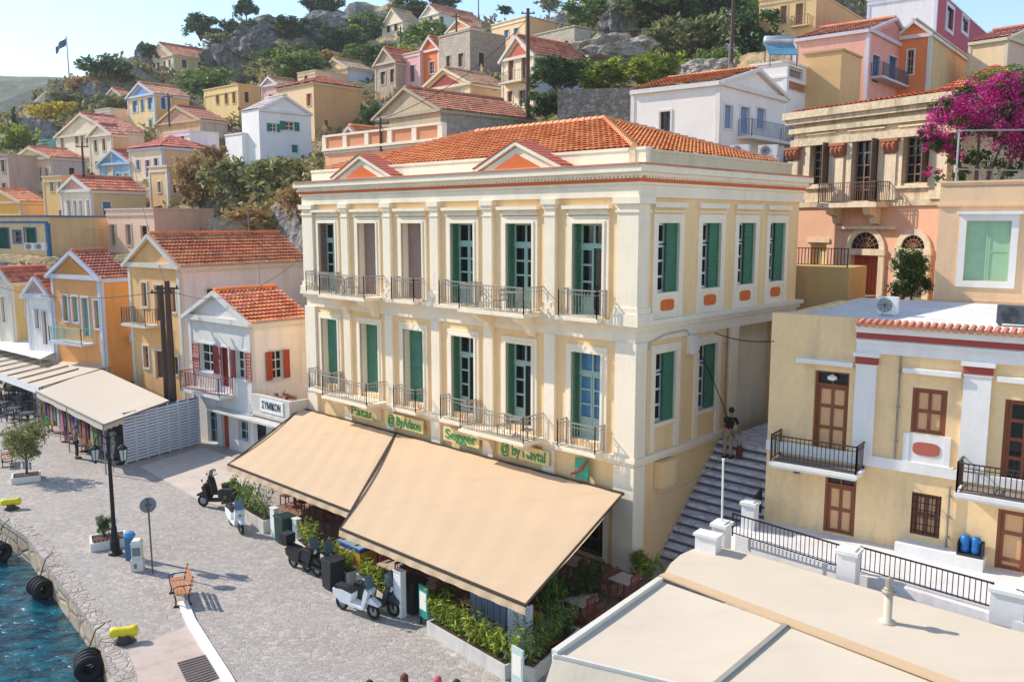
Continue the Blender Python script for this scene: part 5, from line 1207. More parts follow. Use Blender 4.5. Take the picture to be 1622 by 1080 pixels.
tree('low green shrub under the hilltop crag',420,126,150,60,34,'bush','olive')
# scrub scattered over the slopes: nobody could count it
rnd=random.Random(5);m=MB()
for _ in range(9000):
    d=rnd.uniform(64,205);px=rnd.uniform(-20,1500);x=(px-811)*d/1385.;
    if inpoly(x,d,mask_poly): continue
    if any(-1<(x-h_[0])*h_[4].x+(d-h_[1])*h_[4].y<h_[2]+1 and -2<(x-h_[0])*h_[5].x+(d-h_[1])*h_[5].y<h_[3]+1 for h_ in houses_c): continue
    if noise.noise(Vector((x*.06,d*.06,3)))<-.12: continue
    z=tz(x,d);s=rnd.uniform(.5,1.5)*(1 if d<110 else 1.5);k=int(rnd.uniform(10,22))
    for _ in range(k):
        p_=Vector((x+rnd.gauss(0,s*.45),d+rnd.gauss(0,s*.45),z+abs(rnd.gauss(0,s*.35))));e_=Vector((rnd.gauss(0,1),rnd.gauss(0,1),rnd.gauss(0,1))).normalized();f_=e_.cross(Vector((rnd.gauss(0,1),rnd.gauss(0,1),rnd.gauss(0,1)))).normalized();l=s*rnd.uniform(.18,.36)
        m.face([p_-e_*l,p_+f_*l*.6,p_+e_*l,p_-f_*l*.6])
solo('hillside_scrub',m,leafmat('#6a6a40','#9a8a58','#c0a874'),kind='stuff',recalc=False)
# rocks
def rock(label,px,py,d,wpx,hpx,seed,group=None,name='rock_outcrop'):
    p_=PD(px,py,d);k=d/FP;import bmesh
    bm=bmesh.new();bmesh.ops.create_icosphere(bm,subdivisions=5,radius=1)
    for v in bm.verts:
        n_=noise.fractal(v.co*1.3+Vector((seed,0,0)),1,2,5)*.5+noise.noise(v.co*.9+Vector((0,seed,0)))*.35-abs(noise.noise(v.co*3.1+Vector((0,0,seed))))*.3
        v.co*=1+n_*.75
        v.co.x*=wpx*k/2;v.co.y*=wpx*k/2*.8;v.co.z=v.co.z*hpx*k*.55+hpx*k*.35
    me=bpy.data.meshes.new('rock');bm.to_mesh(me);bm.free();me.materials.append(ROCK)
    o=bpy.data.objects.new(name,me);COL.objects.link(o);o.location=p_;return tag(o,label,'rock',group)
t=NT('grey_rock');v=t.coord(scale=(1,1,.45));n1=t.noise(v,.22,8,.72);n2=t.noise(v,1.2,6,.7)
a=t.ramp(n1,[(.32,'#4f4e4c'),(.46,'#85827c'),(.58,'#b4afa6'),(.72,'#948870')]);a=t.mix(t.ramp(n2,[(.35,.7),(.55,0.)]),a,'#3a3a34');t.base(a);t.rough(.95);t.bump(n2,1.,1.2);ROCK=t.m
for i,(px,py,d,w_,h_,tn,lb) in enumerate(((345,66,186,44,22,'dark','dark bush on the rock just above the hilltop house roof'),(352,80,176,50,30,'olive','olive bush in a cleft of the crag'),(404,62,174,46,34,'dark','dark bush near the lone tree on the crag'),(462,62,170,60,40,'dark','dark bush growing from the tall grey cliff'),(482,104,168,70,40,'olive','olive shrub at the foot of the tall cliff'),(432,104,168,50,30,'mid','green shrub on a cliff ledge'),(540,84,170,70,44,'dark','dark thicket between the cliff and the ridge bush'),(524,108,160,56,28,'dry','dry bush on the open slope below the thicket'),(572,96,160,60,26,'mid','low green bush on the open slope'),(236,92,178,30,26,'dark','small bush at the rock pillar'),(130,150,152,50,30,'dry','brown bush on the flag pole knoll'),(108,176,148,60,34,'olive','olive scrub on the flank of the knoll'),(1010,30,122,60,50,'olive','olive bush beside the craggy boulder'),(1120,20,122,110,60,'dark','dark woodland tree crown on the upper slope'),(1200,40,118,80,60,'mid','green tree beside the tall ochre house'),(770,92,126,44,22,'mid','green bush behind the bare stone house'),(690,110,128,40,24,'dark','dark bush behind the orange house'),(640,100,134,50,30,'lime','bright bush above the rose pink house'))):
    tree(lb,px,py,d,w_,h_,'bush',tn)
rock('tall grey cliff of the crag below the lone tree',440,105,176,140,74,1.3)
rock('grey shoulder of rock beside the hilltop house',375,112,176,90,60,4.1)
rock('rock face at the far side of the crag',520,70,182,96,50,7.7)
rock('rock pillar beside the gable of the hilltop house',226,116,184,30,50,2.2)
rock('rock knoll carrying the flag pole',112,176,156,74,52,5.5)
rock('dark rock below the knoll',150,170,152,70,40,6.1)
rock('craggy boulder at the top of the stony field',985,58,126,62,74,8.8)
rock('rock shelf by the yellow green shrub',70,226,134,70,40,9.4)
ROCK=stone('#8f8678','#c8bcaa',1.3,'#6f675c','scree_stones')
rock('pale scree slope between the shrubs',975,104,96,130,52,3.3,name='scree_mound');rock('grey stone heap beside the white house roof',1130,136,80,90,40,6.6,name='scree_mound');rock('stony patch at the top of the dry wall',910,110,100,80,30,1.9,name='scree_mound')
m=MB();a=PD(905,205,63);fw=Frame(a,(.98,-.2),(-.2,-.98));m.box(fw,-1,6.5,-.8,0,a.z-3,PD(905,142,63).z);solo('dry_stone_wall',m,stone('#6f6a64','#9a948a',2.6,'#4a4640'),'high grey dry stone wall between the creeper and the white house','wall')
m=MB();a=PD(330,408,66);fw=Frame(a,(.98,-.2),(-.2,-.98));m.box(fw,0,4.2,-.8,0,a.z-4,PD(330,345,66).z);solo('dry_stone_wall',m,stone('#8f8474','#b0a590',2.2,'#6a6050'),'rough retaining wall beside the dusty pink house','wall')
#@@PROPS@@
# ================================================================ people
def skin_obj(name,verts,edges,rad,mat,parent,root=0,sub=1):
    me=bpy.data.meshes.new(name);me.from_pydata([tuple(v) for v in verts],edges,[]);me.materials.append(mat)
    o=bpy.data.objects.new(name,me);COL.objects.link(o)
    sk=o.modifiers.new('Skin','SKIN');sk.use_smooth_shade=True
    if not me.skin_vertices: me.skin_vertices.new() if hasattr(me.skin_vertices,'new') else None
    for i,r in enumerate(rad):
        d=me.skin_vertices[0].data[i];r=r if isinstance(r,tuple) else (r,r);d.radius=r;d.use_root=(i==root)
    sb=o.modifiers.new('Sub','SUBSURF');sb.levels=sub;sb.render_levels=sub
    o.parent=parent;return o
def person(label,loc,deg,top='#d8d8d8',bottom='#3a4458',hair='#3a2a1e',skin='#b98062',s=1.0,pose='stand',long_hair=False,skirt=False,group=None):
    t=thing('person',label,'person',loc,R(deg),group);t.scale=(s,s,s)
    lean=.0;V=[];E=[];Rr=[]
    def a(p,r,par=None):
        V.append(p);Rr.append(r)
        if par is not None: E.append((par,len(V)-1))
        return len(V)-1
    f=1 if pose!='bend' else 0
    ln=.28 if pose=='bend' else .0
    pel=a((0,0,.95),(.13,.1));ch=a((0,ln*.7,1.27),(.145,.105),pel);nk=a((0,ln,1.47),.05,ch);hb=a((0,ln+.02,1.56),(.075,.085),nk);ht=a((0,ln+.02,1.67),(.07,.08),hb)
    a((0,ln+.115,1.6),.014,hb)
    arms=[];st_=.12 if pose=='walk' else .03
    for sx in (-1,1):
        sh=a((sx*.17,ln*.85,1.41),.055,ch)
        if pose=='carry': el=a((sx*.24,.06,1.14),.042,sh);wr=a((sx*.16,.3,1.12),.028,el);hd=a((sx*.14,.37,1.12),(.034,.016),wr);dv=Vector((0,1,-.1))
        else: el=a((sx*.245,ln*1.1+sx*st_*.4,1.13),.042,sh);wr=a((sx*.25,ln*1.3+.06+sx*st_,.9),.027,el);hd=a((sx*.25,ln*1.3+.08+sx*st_,.83),(.018,.036),wr);dv=Vector((0,.25,-1))
        hp=Vector(V[hd])
        for k in range(4):
            off=Vector((0,(k-1.5)*.019,0)) if pose!='carry' else Vector(((k-1.5)*.019,0,0));L=(.06,.075,.07,.055)[k]
            f1=a(tuple(hp+off+dv*.035),.0088,hd);f2=a(tuple(hp+off+dv*(.035+L*.5)),.008,f1);a(tuple(hp+off+dv*(.035+L)+Vector((-sx*.015,0,0))),.007,f2)
        th=a(tuple(hp+Vector((-sx*.02,.03,.0))),.01,hd);a(tuple(hp+Vector((-sx*.03,.05,-.03))),.008,th)
    for sx in (-1,1):
        w=.16 if pose=='walk' else .02
        hi=a((sx*.09,0,.9),.085,pel);kn=a((sx*.1,.03+sx*w*.6,.5),.055,hi);an=a((sx*.1,sx*w,.09),.036,kn);a((sx*.11,sx*w+.14,.035),(.035,.022),an)
    skin_obj('body',V,E,Rr,plain(skin,.55,name='skin'),t)
    # shirt and trousers follow the same joints
    V2=[(0,0,.9),(0,ln*.7,1.27),(0,ln*.95,1.43)];R2=[(.15,.12),(.165,.125),(.075,.07)];E2=[(0,1),(1,2)]
    for sx in (-1,1): i=len(V2);V2+=[(sx*.17,ln*.85,1.41),(sx*.235,ln*1.05+sx*st_*.3 + (.04 if pose=='carry' else 0),1.18)];R2+=[.068,.055];E2+=[(1,i),(i,i+1)]
    skin_obj('shirt',V2,E2,R2,plain(top,.9,name='cloth'),t)
    if skirt:
        m=MB();m.lathe([(.15,.98),(.17,.9),(.24,.6),(.27,.45)],(0,0,0),16);o=part('skirt',m,plain(bottom,.9,name='cloth'),t,smooth=True)
    else:
        V3=[(0,0,.95)];R3=[(.14,.115)];E3=[]
        for sx in (-1,1):
            w=.16 if pose=='walk' else .02
            i=len(V3);V3+=[(sx*.09,0,.88),(sx*.1,.03+sx*w*.6,.5),(sx*.1,sx*w,.14)];R3+=[.098,.072,.058];E3+=[(0,i),(i,i+1),(i+1,i+2)]
        skin_obj('trousers',V3,E3,R3,plain(bottom,.9,name='cloth'),t)
    m=MB();m.lathe([(.088,1.6),(.1,1.66),(.09,1.72),(.05,1.765),(.01,1.775)],(0,ln-.005,0),14,sy=1.1)
    if long_hair: m.lathe([(.05,1.35),(.085,1.45),(.09,1.6),(.07,1.68)],(0,ln-.055,0),12)
    part('hair',m,plain(hair,.8,name='hair'),t,smooth=True)
    m=MB()
    for sx in (-1,1):
        m.lathe([(.008,-.006),(.012,0),(.008,.006)],(sx*.03,ln+.1,1.615),8,axis='y')
    part('eyes',m,plain('#201814',.4),t)
    m=MB()
    for sx in (-1,1):
        w=.16 if pose=='walk' else .02
        m.box(WORLD,sx*.11-.05,sx*.11+.05,sx*w-.08,sx*w+.2,0,.07)
    part('shoes',m,plain('#2c2a2c',.6),t)
    return t
person('person in dark shorts holding a bag out before the market stall',P(122,726),-60,'#8a6a5c','#2b2b33','#a8604a',pose='carry')
person('person in a bright green skirt bending by the stall rack',P(80,684),40,'#c89858','#3aa83a','#5a3a26',pose='bend',skirt=True)
person('person in white walking past the far stall post',P(66,668),70,'#d9d6d0','#c9b8a8','#2a2220',pose='walk')
person('person in purple standing between the clothes racks',P(106,700),150,'#6a4a8c','#a04a6a','#3a2a1e',skirt=True)
person('person in a white top beside the stall corner post',P(132,716),-20,'#e8e2da','#c9b6a4','#6b4a30',long_hair=True,skirt=True)
pst=FB.p(5.0,.75,0);sz=.245*(int((5.0-1.75)/.268)+1)
person('person in black top and beige trousers climbing the stone steps',Vector((pst.x,pst.y,sz)),-35,'#17171a','#a8927c','#2a201a',s=1.08,pose='bend')
m=MB();pb0=Vector((pst.x+.42,pst.y-.1,sz));m.lathe([(.12,.05),(.17,.12),(.17,.4),(.1,.5)],pb0,12,sx=.7);m.tube([pb0+Vector((-.08,0,.48)),pb0+Vector((-.06,0,.72)),pb0+Vector((.06,0,.72)),pb0+Vector((.08,0,.48))],.012,5);solo('shopping_bag',m,plain('#6a2a2a'),'dark red bag beside the person on the steps','bag')
for (px,py,c,hc,lb) in ((585,1077,'#3a3a40','#2a1c16','person with dark brown hair cut off at the lower edge, farthest from the planters'),(640,1067,'#c8a890','#6b3a28','person with wide auburn hair cut off at the lower edge'),(693,1071,'#c86a7a','#c05a60','person with pinkish red hair cut off at the lower edge'),(723,1076,'#404a58','#33241c','person with short dark hair at the lower edge nearest the planters')):
    q0=P(px,py,1.76);person(lb,(q0.x,q0.y,0),20,c,'#4a4a54',hc,long_hair=(px==640))
# ================================================================ quay furniture
LB=P(183,877);lp=thing('street_lamp','black cast iron street lamp with two hanging lanterns on the quay','street lamp',LB)
LBz=PD(180,682,LB.y).z
BLK=plain('#202226',.45,.5,name='cast_iron')
m=MB();m.lathe([(.24,0),(.24,.1),(.17,.16),(.16,.5),(.12,.62),(.1,1.0),(.075,1.1),(.06,LBz-.5),(.08,LBz-.45),(.05,LBz-.3),(.07,LBz-.2),(.02,LBz)],(0,0,0),14);part('pole',m,BLK,lp,smooth=False)
for sx in (-1,1):
    m=MB();m.tube([(0,0,LBz-.35),(sx*.2,0,LBz-.15),(sx*.42,0,LBz-.25),(sx*.5,0,LBz-.5)],.022,6);m.tube([(sx*.1,0,LBz-.5),(sx*.28,0,LBz-.42),(sx*.2,0,LBz-.3)],.015,5);p=part('arm',m,BLK,lp)
    ln=MB();ln.lathe([(.03,-.5),(.17,-.62),(.19,-.66),(.17,-.68)],(sx*.5,0,LBz),6);ln.lathe([(.1,-1.12),(.12,-1.08),(.04,-1.2)],(sx*.5,0,LBz),6)
    for k in range(6):
        t_=k*math.pi/3;ln.obox((sx*.5+.165*math.cos(t_),.165*math.sin(t_),LBz-.68),(sx*.5+.11*math.cos(t_),.11*math.sin(t_),LBz-1.08),.02,.02)
    l_=part('lantern',ln,BLK,lp)
    g=MB();g.lathe([(.105,-1.08),(.155,-.68)],(sx*.5,0,LBz),6);part('glass',g,plain('#c9ccc6',.2),l_)
sgp=P(242,907);sn=thing('round_sign','round grey traffic sign seen from behind on a thin pole','sign',sgp,R(30))
sz_=PD(233,800,sgp.y).z
m=MB();m.tube([(0,0,0),(-.02,0,sz_+.25)],.03,8);part('pole',m,plain('#6f7276',.4,.6),sn)
m=MB();m.lathe([(.27,-.012),(.27,.012)],(-.02,.05,sz_),28,axis='y');part('disc',m,plain('#7c8088',.5,.3),sn)
m=MB();m.box(WORLD,-.12,.08,.03,.045,sz_-.02,sz_+.02);part('bracket',m,BLK,sn)
def bench(label,loc,deg):
    t=thing('bench',label,'bench',loc,deg,'wooden slat benches on the quay');L=1.5
    for k in range(4):
        m=MB();m.box(WORLD,-L/2,L/2,-.22+k*.115,-.13+k*.115,.43,.465);part('seat_slat',m,wood('#b5754a'),t)
    for k in range(3):
        m=MB();z=.56+k*.13;m.obox((-L/2,.27+k*.035,z),(L/2,.27+k*.035,z),.03,.1);part('back_slat',m,wood('#b5754a'),t)
    for sx in (-1,1):
        m=MB();x=sx*.58
        m.tube([(x,-.2,0),(x,-.18,.2),(x,-.22,.42)],.025,6);m.tube([(x,.22,0),(x,.2,.25),(x,.24,.45),(x,.36,.9)],.025,6);m.obox((x,-.22,.415),(x,.24,.415),.04,.03);m.tube([(x,-.22,.42),(x,-.24,.62),(x,-.1,.66),(x,.28,.64)],.018,6)
        m.box(WORLD,x-.05,x+.05,-.26,.28,0,.03);part('leg',m,BLK,t)
    return t
q1=P(272,960);bench('slatted wooden bench beside the white painted kerb',q1+Vector((.05,.55,0)),R(298))
q1=P(6,738);bench('wooden bench at the picture edge near the potted olive tree',q1+Vector((0,.3,0)),R(300))
def bollard(label,loc,deg):
    t=thing('mooring_bollard',label,'bollard',loc,deg,'yellow mooring bollards along the quay')
    m=MB();m.lathe([(.3,0),(.3,.05),(.2,.07),(.17,.12),(.15,.25)],(0,0,0),18);part('base',m,plain('#4a4038',.6,.3),t)
    m=MB();m.lathe([(.02,-.38),(.12,-.36),(.155,-.28),(.13,-.12),(.14,.0),(.13,.12),(.165,.26),(.15,.36),(.03,.4)],(0,0,.32),18,axis='x');m.lathe([(.15,.22),(.16,.34),(.1,.42)],(0,0,0),16);part('head',m,plain('#e6cf12',.45,name='yellow_paint'),t,smooth=True)
    return t
bollard('yellow mooring bollard near the quay corner by the concrete ramp',P(197,1016),R(15));bollard('yellow mooring bollard farther along the quay at the picture edge',P(18,806),R(20))
t=thing('service_pedestal','white quay service pedestal with pitched cap','pedestal',P(219,902),R(12))
m=MB();m.box(WORLD,-.2,.2,-.17,.17,0,.42);m.box(WORLD,-.17,.17,-.14,.14,.42,.98);part('casing',m,plain('#d8d2c4',.6),t)
m=MB();m.prism(WORLD,[(-.2,.98),(.2,.98),(.12,1.1),(-.12,1.1)],-.17,.17);part('cap',m,plain('#e4dfd2',.6),t)
m=MB();m.box(WORLD,-.1,.0,-.186,-.17,.12,.28);m.box(WORLD,-.13,.13,-.155,-.14,.55,.85);part('socket',m,plain('#6f7a80'),t)
t=thing('water_hydrant','blue quay water post behind the white pedestal','pedestal',P(207,885),R(12))
m=MB();m.box(WORLD,-.14,.14,-.13,.13,0,.85);part('casing',m,plain('#3a6a90',.5),t);m=MB();m.lathe([(.2,.85),(.22,.9),(.16,1.0),(.03,1.04)],(0,0,0),14);part('cap',m,plain('#3f8ac0',.4),t)
def planter(label,loc,deg,w,d_,h,kind,tone,th,tw,n=1600,leaf=.07,stones=True):
    t=thing('planter',label,'planter',loc,R(deg),'planters on the quay')
    m=MB();m.box(WORLD,-w/2,w/2,-d_/2,-d_/2+.08,0,h);m.box(WORLD,-w/2,w/2,d_/2-.08,d_/2,0,h);m.box(WORLD,-w/2,-w/2+.08,-d_/2+.08,d_/2-.08,0,h);m.box(WORLD,w/2-.08,w/2,-d_/2+.08,d_/2-.08,0,h);part('box',m,plaster('#e2ddd4',.3),t)
    m=MB();m.box(WORLD,-w/2+.08,w/2-.08,-d_/2+.08,d_/2-.08,0,h-.06);part('soil',m,plain('#5a3f30',.95),t)
    return t
pt=planter('white square planter holding a small olive tree',P(42,760),28,1.2,1.0,.28,'r','olive',0,0)
m=MB();
for k in range(9): m.lathe([(.045,.26),(.05,.3),(.04,.38),(.01,.4)],(-.48+k*.12,-.4,0),6)
part('edging',m,plain('#8a5a44'),pt)
t_=tree('small olive tree with open grey green crown in the white planter',42,750,P(42,757).y,66,84,'round','olive',name='olive_tree',dz=-.1)
pt=planter('white square planter with a dwarf conifer beside the street lamp',P(172,862),28,1.25,1.05,.3,'r','mid',0,0)
m=MB()
for k in range(8): m.lathe([(.05,.28),(.055,.34),(.03,.42)],(-.48+k*.13,-.42,0),6)
part('edging',m,plain('#8a5a44'),pt)
t_=tree('dwarf conifer in the white planter beside the street lamp',166,848,P(166,858).y,26,38,'bush','dark',name='dwarf_conifer',dz=0)
# tyre fenders hung on the wall
def fender(label,loc,deg,n=4,r=.36):
    t=thing('tyre_fender',label,'fender',loc,deg,'black tyre fenders hung on the quay wall')
    for k in range(n):
        m=MB();prof=[]
        for j in range(10):
            a=2*math.pi*j/10;prof.append((r-.12+.12*math.cos(a),.09*math.sin(a)))
        base=len(m.v)
        for (rr,x) in prof:
            for i in range(22): a=2*math.pi*i/22;m.v.append((x+(k-(n-1)/2)*.2,rr*math.cos(a),rr*math.sin(a)))
        for j in range(10):
            for i in range(22): m.f.append((base+j*22+i,base+j*22+(i+1)%22,base+((j+1)%10)*22+(i+1)%22,base+((j+1)%10)*22+i));m.m.append(0)
        part('tyre',m,plain('#1f2022',.75,name='rubber'),t,smooth=True)
    m=MB();m.tube([(0,0,r),(.0,.25,1.0),(0,.5,1.15)],.02,5);part('chain',m,plain('#5a4a3c',.7,.4),t)
    return t
fender('stack of black tyres on the quay wall below the white pedestal',P(64,930,-.72)+Vector((.0,.0,0)),R(-40));fender('stack of black tyres on the quay wall nearest the drain cover',P(140,1052,-.68),R(-62),r=.4);fender('black tyres half hidden at the far turn of the quay wall',P(-2,872,-.7),R(-35),r=.38)
# ---------------------------------------------------------------- scooters
def scooter(label,loc,deg,body,box=False,seatc='#1c1c1e',moto=False):
    t=thing('scooter',label,'scooter',loc,R(deg),'scooters parked along the planters');BM=plain(body,.3,name='scooter_paint');DKM=plain('#1d1e20',.5,name='dark_plastic')
    r=.25
    for x in (-.62,.66):
        m=MB();base=0
        for j in range(8):
            a=2*math.pi*j/8
            for i in range(20): b=2*math.pi*i/20;rr=r-.055+.055*math.cos(a);m.v.append((x+rr*math.cos(b),.055*math.sin(a),r+rr*math.sin(b)))
        for j in range(8):
            for i in range(20): m.f.append((j*20+i,j*20+(i+1)%20,((j+1)%8)*20+(i+1)%20,((j+1)%8)*20+i));m.m.append(0)
        w=part('wheel',m,plain('#161617',.8,name='rubber'),t,smooth=True)
        m=MB();m.lathe([(.05,-.04),(.15,-.02),(.15,.02),(.05,.04)],(x,0,r),12,axis='y');part('rim',m,plain('#8d9094',.35,.7),w)
    m=MB()
    m.prism(WORLD,[(-.85,.5),(-.55,.32),(-.2,.3),(-.12,.5),(-.1,.68),(-.5,.74),(-.88,.7)],-.15,.15)
    m.prism(WORLD,[(-.2,.3),(.32,.27),(.34,.34),(-.15,.4)],-.17,.17)
    m.prism(WORLD,[(.3,.28),(.4,.3),(.62,.9),(.5,1.0),(.42,.8)],-.19,.19)
    m.prism(WORLD,[(.45,.5),(.92,.47),(.88,.56),(.6,.7)],-.09,.09)
    part('body',m,BM,t)
    m=MB();m.prism(WORLD,[(-.8,.72),(-.12,.68),(-.05,.76),(-.3,.83),(-.78,.84)],-.14,.14);part('seat',m,plain(seatc,.6),t)
    m=MB();m.tube([(.66,.0,.25),(.55,0,.9),(.5,0,1.02)],.03,7);m.tube([(.42,-.34,1.06),(.52,-.12,1.03),(.52,.12,1.03),(.42,.34,1.06)],.018,6);m.obox((.7,-.06,.26),(.62,-.06,.55),.03,.04);part('handlebar',m,DKM,t);m=MB();m.tube([(-.3,.2,.25),(-.8,.2,.38)],.05,8);part('exhaust',m,DKM,t)
    m=MB();m.lathe([(.02,-.05),(.09,0),(.02,.05)],(.6,0,.86),12,axis='x');part('headlight',m,glass('#c8d4dc'),t)
    for sy in (-.25,.25): m=MB();m.tube([(.48,sy,1.05),(.5,sy*1.2,1.2)],.008,4);m.lathe([(.05,-.012),(.05,.012)],(.5,sy*1.2,1.23),10,axis='x');part('mirror',m,DKM,t)
    if not moto:
        m=MB();m.prism(WORLD,[(.56,.95),(.44,1.35),(.455,1.355),(.575,.96)],-.16,.16);part('windscreen',m,glass('#5a6a70'),t)
    if box: m=MB();m.box(WORLD,-1.1,-.72,-.2,.2,.86,1.2);m.box(WORLD,-1.11,-.71,-.21,.21,1.12,1.15);part('top_box',m,DKM,t)
    return t
scooter('white scooter with black seat parked outermost by the tall white post',P(566,972),-32,'#dfe3e4')
scooter('dark grey scooter standing close behind the white one',P(597,968),-30,'#3a3d40')
scooter('glossy black scooter with top box beside the palm planter',P(483,905),-38,'#17181c',box=True)
scooter('dark blue scooter half hidden between the planters',P(506,912),-36,'#1c2436')
scooter('small white scooter by the dark green bin',P(374,838),-55,'#e4e6e8')
scooter('black motorcycle parked at the corner of the shorter awning',P(345,803),170,'#222326',moto=True)
scooter('black scooter behind the motorcycle at the awning corner',P(352,792),165,'#2a2b2e')
# ---------------------------------------------------------------- restaurant edge: planters, posts, bins
def long_planter(label,a,b,w,h,plants,tone,ph,seed,fill=1.0):
    a=Vector(a);b=Vector(b);L=(b-a).length;ang=math.atan2((b-a).y,(b-a).x);t=thing('planter',label,'planter',(a+b)/2,ang,'planters around the restaurant')
    m=MB();m.box(WORLD,-L/2,L/2,-w/2,-w/2+.05,0,h);m.box(WORLD,-L/2,L/2,w/2-.05,w/2,0,h);m.box(WORLD,-L/2,-L/2+.05,-w/2+.05,w/2-.05,0,h);m.box(WORLD,L/2-.05,L/2,-w/2+.05,w/2-.05,0,h);part('box',m,plaster('#cfccc4',.45),t)
    m=MB();m.box(WORLD,-L/2+.05,L/2-.05,-w/2+.05,w/2-.05,0,h-.06);part('soil',m,plain('#4a3628',.95),t)
    rnd=random.Random(seed);m=MB()
    for k in range(plants):
        x=-L/2+(k+.5)*L/plants+rnd.uniform(-.08,.08);hh=ph*rnd.uniform(.75,1.2)
        for s_ in range(11):
            t_=rnd.uniform(0,6.28);l=hh*rnd.uniform(.6,1.05);tip=Vector((x+math.cos(t_)*l*.38,math.sin(t_)*l*.34,h+l));bs=Vector((x+rnd.uniform(-.06,.06),rnd.uniform(-.08,.08),h-.06));m.obox(bs,tip,.009,.009)
            for j in range(16):
                p_=bs.lerp(tip,.22+.78*j/15.);e_=Vector((rnd.gauss(0,1),rnd.gauss(0,1),rnd.gauss(0,.5)-.25)).normalized();f_=e_.cross(Vector((rnd.gauss(0,.4),rnd.gauss(0,.4),1))).normalized();q_=.075+.05*rnd.random()
                m.face([p_,p_+e_*q_+f_*.02,p_+e_*q_*2,p_+e_*q_-f_*.02])
    part('plants',m,leafmat(*GREENS[tone]),t,recalc=False)
    return t
long_planter('longest low white planter of bamboo-like plants at the quay side of the terrace',P(688,1000),P(812,1072),.55,.42,9,'lime',.85,1)
long_planter('planter returning towards the cream canopy with dark leafy shrubs',P(832,1078),P(905,1012),.55,.42,5,'mid',1.15,2)
long_planter('planter of yellow green plants beside the white scooter',P(575,925),P(622,965),.5,.45,4,'lime',.6,3)
long_planter('planter of spiky plants beside the painted crate',P(512,890),P(560,925),.5,.45,4,'lime',.6,4)
long_planter('planter of palm-like plants behind the glossy black scooter',P(478,870),P(506,893),.5,.45,3,'lime',.8,5)
long_planter('planter of bushy plants behind the small white scooter',P(378,812),P(428,842),.55,.5,5,'mid',1.0,6)
for (px,py,w_,h_,tone,lb,sd) in ((872,985,1.1,2.2,'mid','tall dark green bamboo clump in front of the restaurant chairs',11),(900,975,1.2,2.0,'dark','dense dark shrub between the bamboo clump and the canopy gutter',12),(935,950,1.1,1.7,'dark','dark shrub nearest the restaurant doorway',13),(1018,915,1.0,1.3,'lime','bright green bush squeezed between the steps and the canopy',14),(845,1030,.8,1.5,'gold','golden leaved plant at the planter corner',15),(378,800,1.3,1.6,'mid','leafy green bush under the outer corner of the shorter awning',16),(700,960,.7,1.0,'lime','feathery green plant beside the menu board',17)):
    q0=P(px,py);mb=leaves(crown_blobs(sd,'bush'),2200,.085/ max(w_,.6)*1.0,sd)
    cr=mb.mesh('crown',[leafmat(*GREENS[tone])],recalc=False);tm=MB()
    for q_ in range(6): t_=q_*1.05;tm.tube([(0,0,0),(math.cos(t_)*.08,math.sin(t_)*.08,.3),(math.cos(t_)*.2,math.sin(t_)*.2,.7)],[.016,.012,.004],5)
    t=thing('potted_shrub',lb,'shrub',q0,sd);t.scale=(w_,w_,h_)
    for a,me in (('crown',cr),('stem',tm.mesh('stem',[wood('#5a4838')]))): o=bpy.data.objects.new(a,me);COL.objects.link(o);o.parent=t
    m=MB();m.lathe([(.22,0),(.28,.3),(.3,.34),(.26,.34),(.2,.05)],q0,16);solo('plant_pot',m,plaster('#8f8a82',.5),'round grey pot under the '+lb.split(' in ')[0].split(' between')[0].split(' nearest')[0].split(' squeezed')[0].split(' at ')[0].split(' under')[0].split(' beside')[0],'pot')
def wpost(px,py,h,w,label,c='#e8e8e4'):
    q0=P(px,py);m=MB();f=Frame(q0,A_,-B_);m.box(f,-w/2,w/2,-.1,.1,0,h)
    for k in range(int(h/.09)): m.box(f,-w/2+.02,w/2-.02,.1,.112,.04+k*.09,.1+k*.09)
    m.box(f,-w/2-.02,w/2+.02,-.12,.13,h,h+.03);return solo('screen_post',m,plain(c,.5),label,'screen')
wpost(634,975,1.45,.36,'tall white ribbed screen post beside the dark scooter');wpost(436,850,1.15,.3,'white ribbed screen post left of the dark green bin');wpost(471,862,1.0,.3,'white ribbed screen post right of the dark green bin')
m=MB();
q0=P(824,1030);f=Frame(q0,A_,-B_);
for k in range(16): m.box(f,-.4,.4,-.015,.015,.1+k*.085,.165+k*.085)
m.box(f,-.46,-.4,-.03,.03,0,1.5);m.box(f,.4,.46,-.03,.03,0,1.5);solo('louvre_screen',m,plain('#dfe3e6',.5),'white louvred screen panel behind the golden leaved plant','screen')
def bin_(label,px,py,c,w=.6,h=1.0,dd=.55,cat='bin'):
    q0=P(px,py);t=thing('waste_bin',label,cat,q0,R(-44));m=MB();m.prism(WORLD,[(-w/2+.05,0.05),(w/2-.05,.05),(w/2,h),(-w/2,h)],-dd/2,dd/2);part('body',m,plain(c,.5),t)
    m=MB();m.box(WORLD,-w/2-.03,w/2+.03,-dd/2-.03,dd/2+.05,h,h+.05);m.box(WORLD,-w/2,w/2,-dd/2,-dd/2+.06,h+.05,h+.09);part('lid',m,plain(c,.4),t)
    m=MB();
    for s_ in (-1,1): m.lathe([(.02,-.03),(.08,-.02),(.08,.02),(.02,.03)],(s_*(w/2-.08),dd/2,.08),10,axis='x')
    part('wheel',m,plain('#161617'),t);return t
bin_('dark green wheeled bin between two white ribbed posts',452,858,'#1d3a34');bin_('black wheeled bin behind the tall white ribbed post',656,968,'#1c2226');bin_('black delivery bin between the glossy scooter and the white scooter',528,930,'#202326',.55,.95)
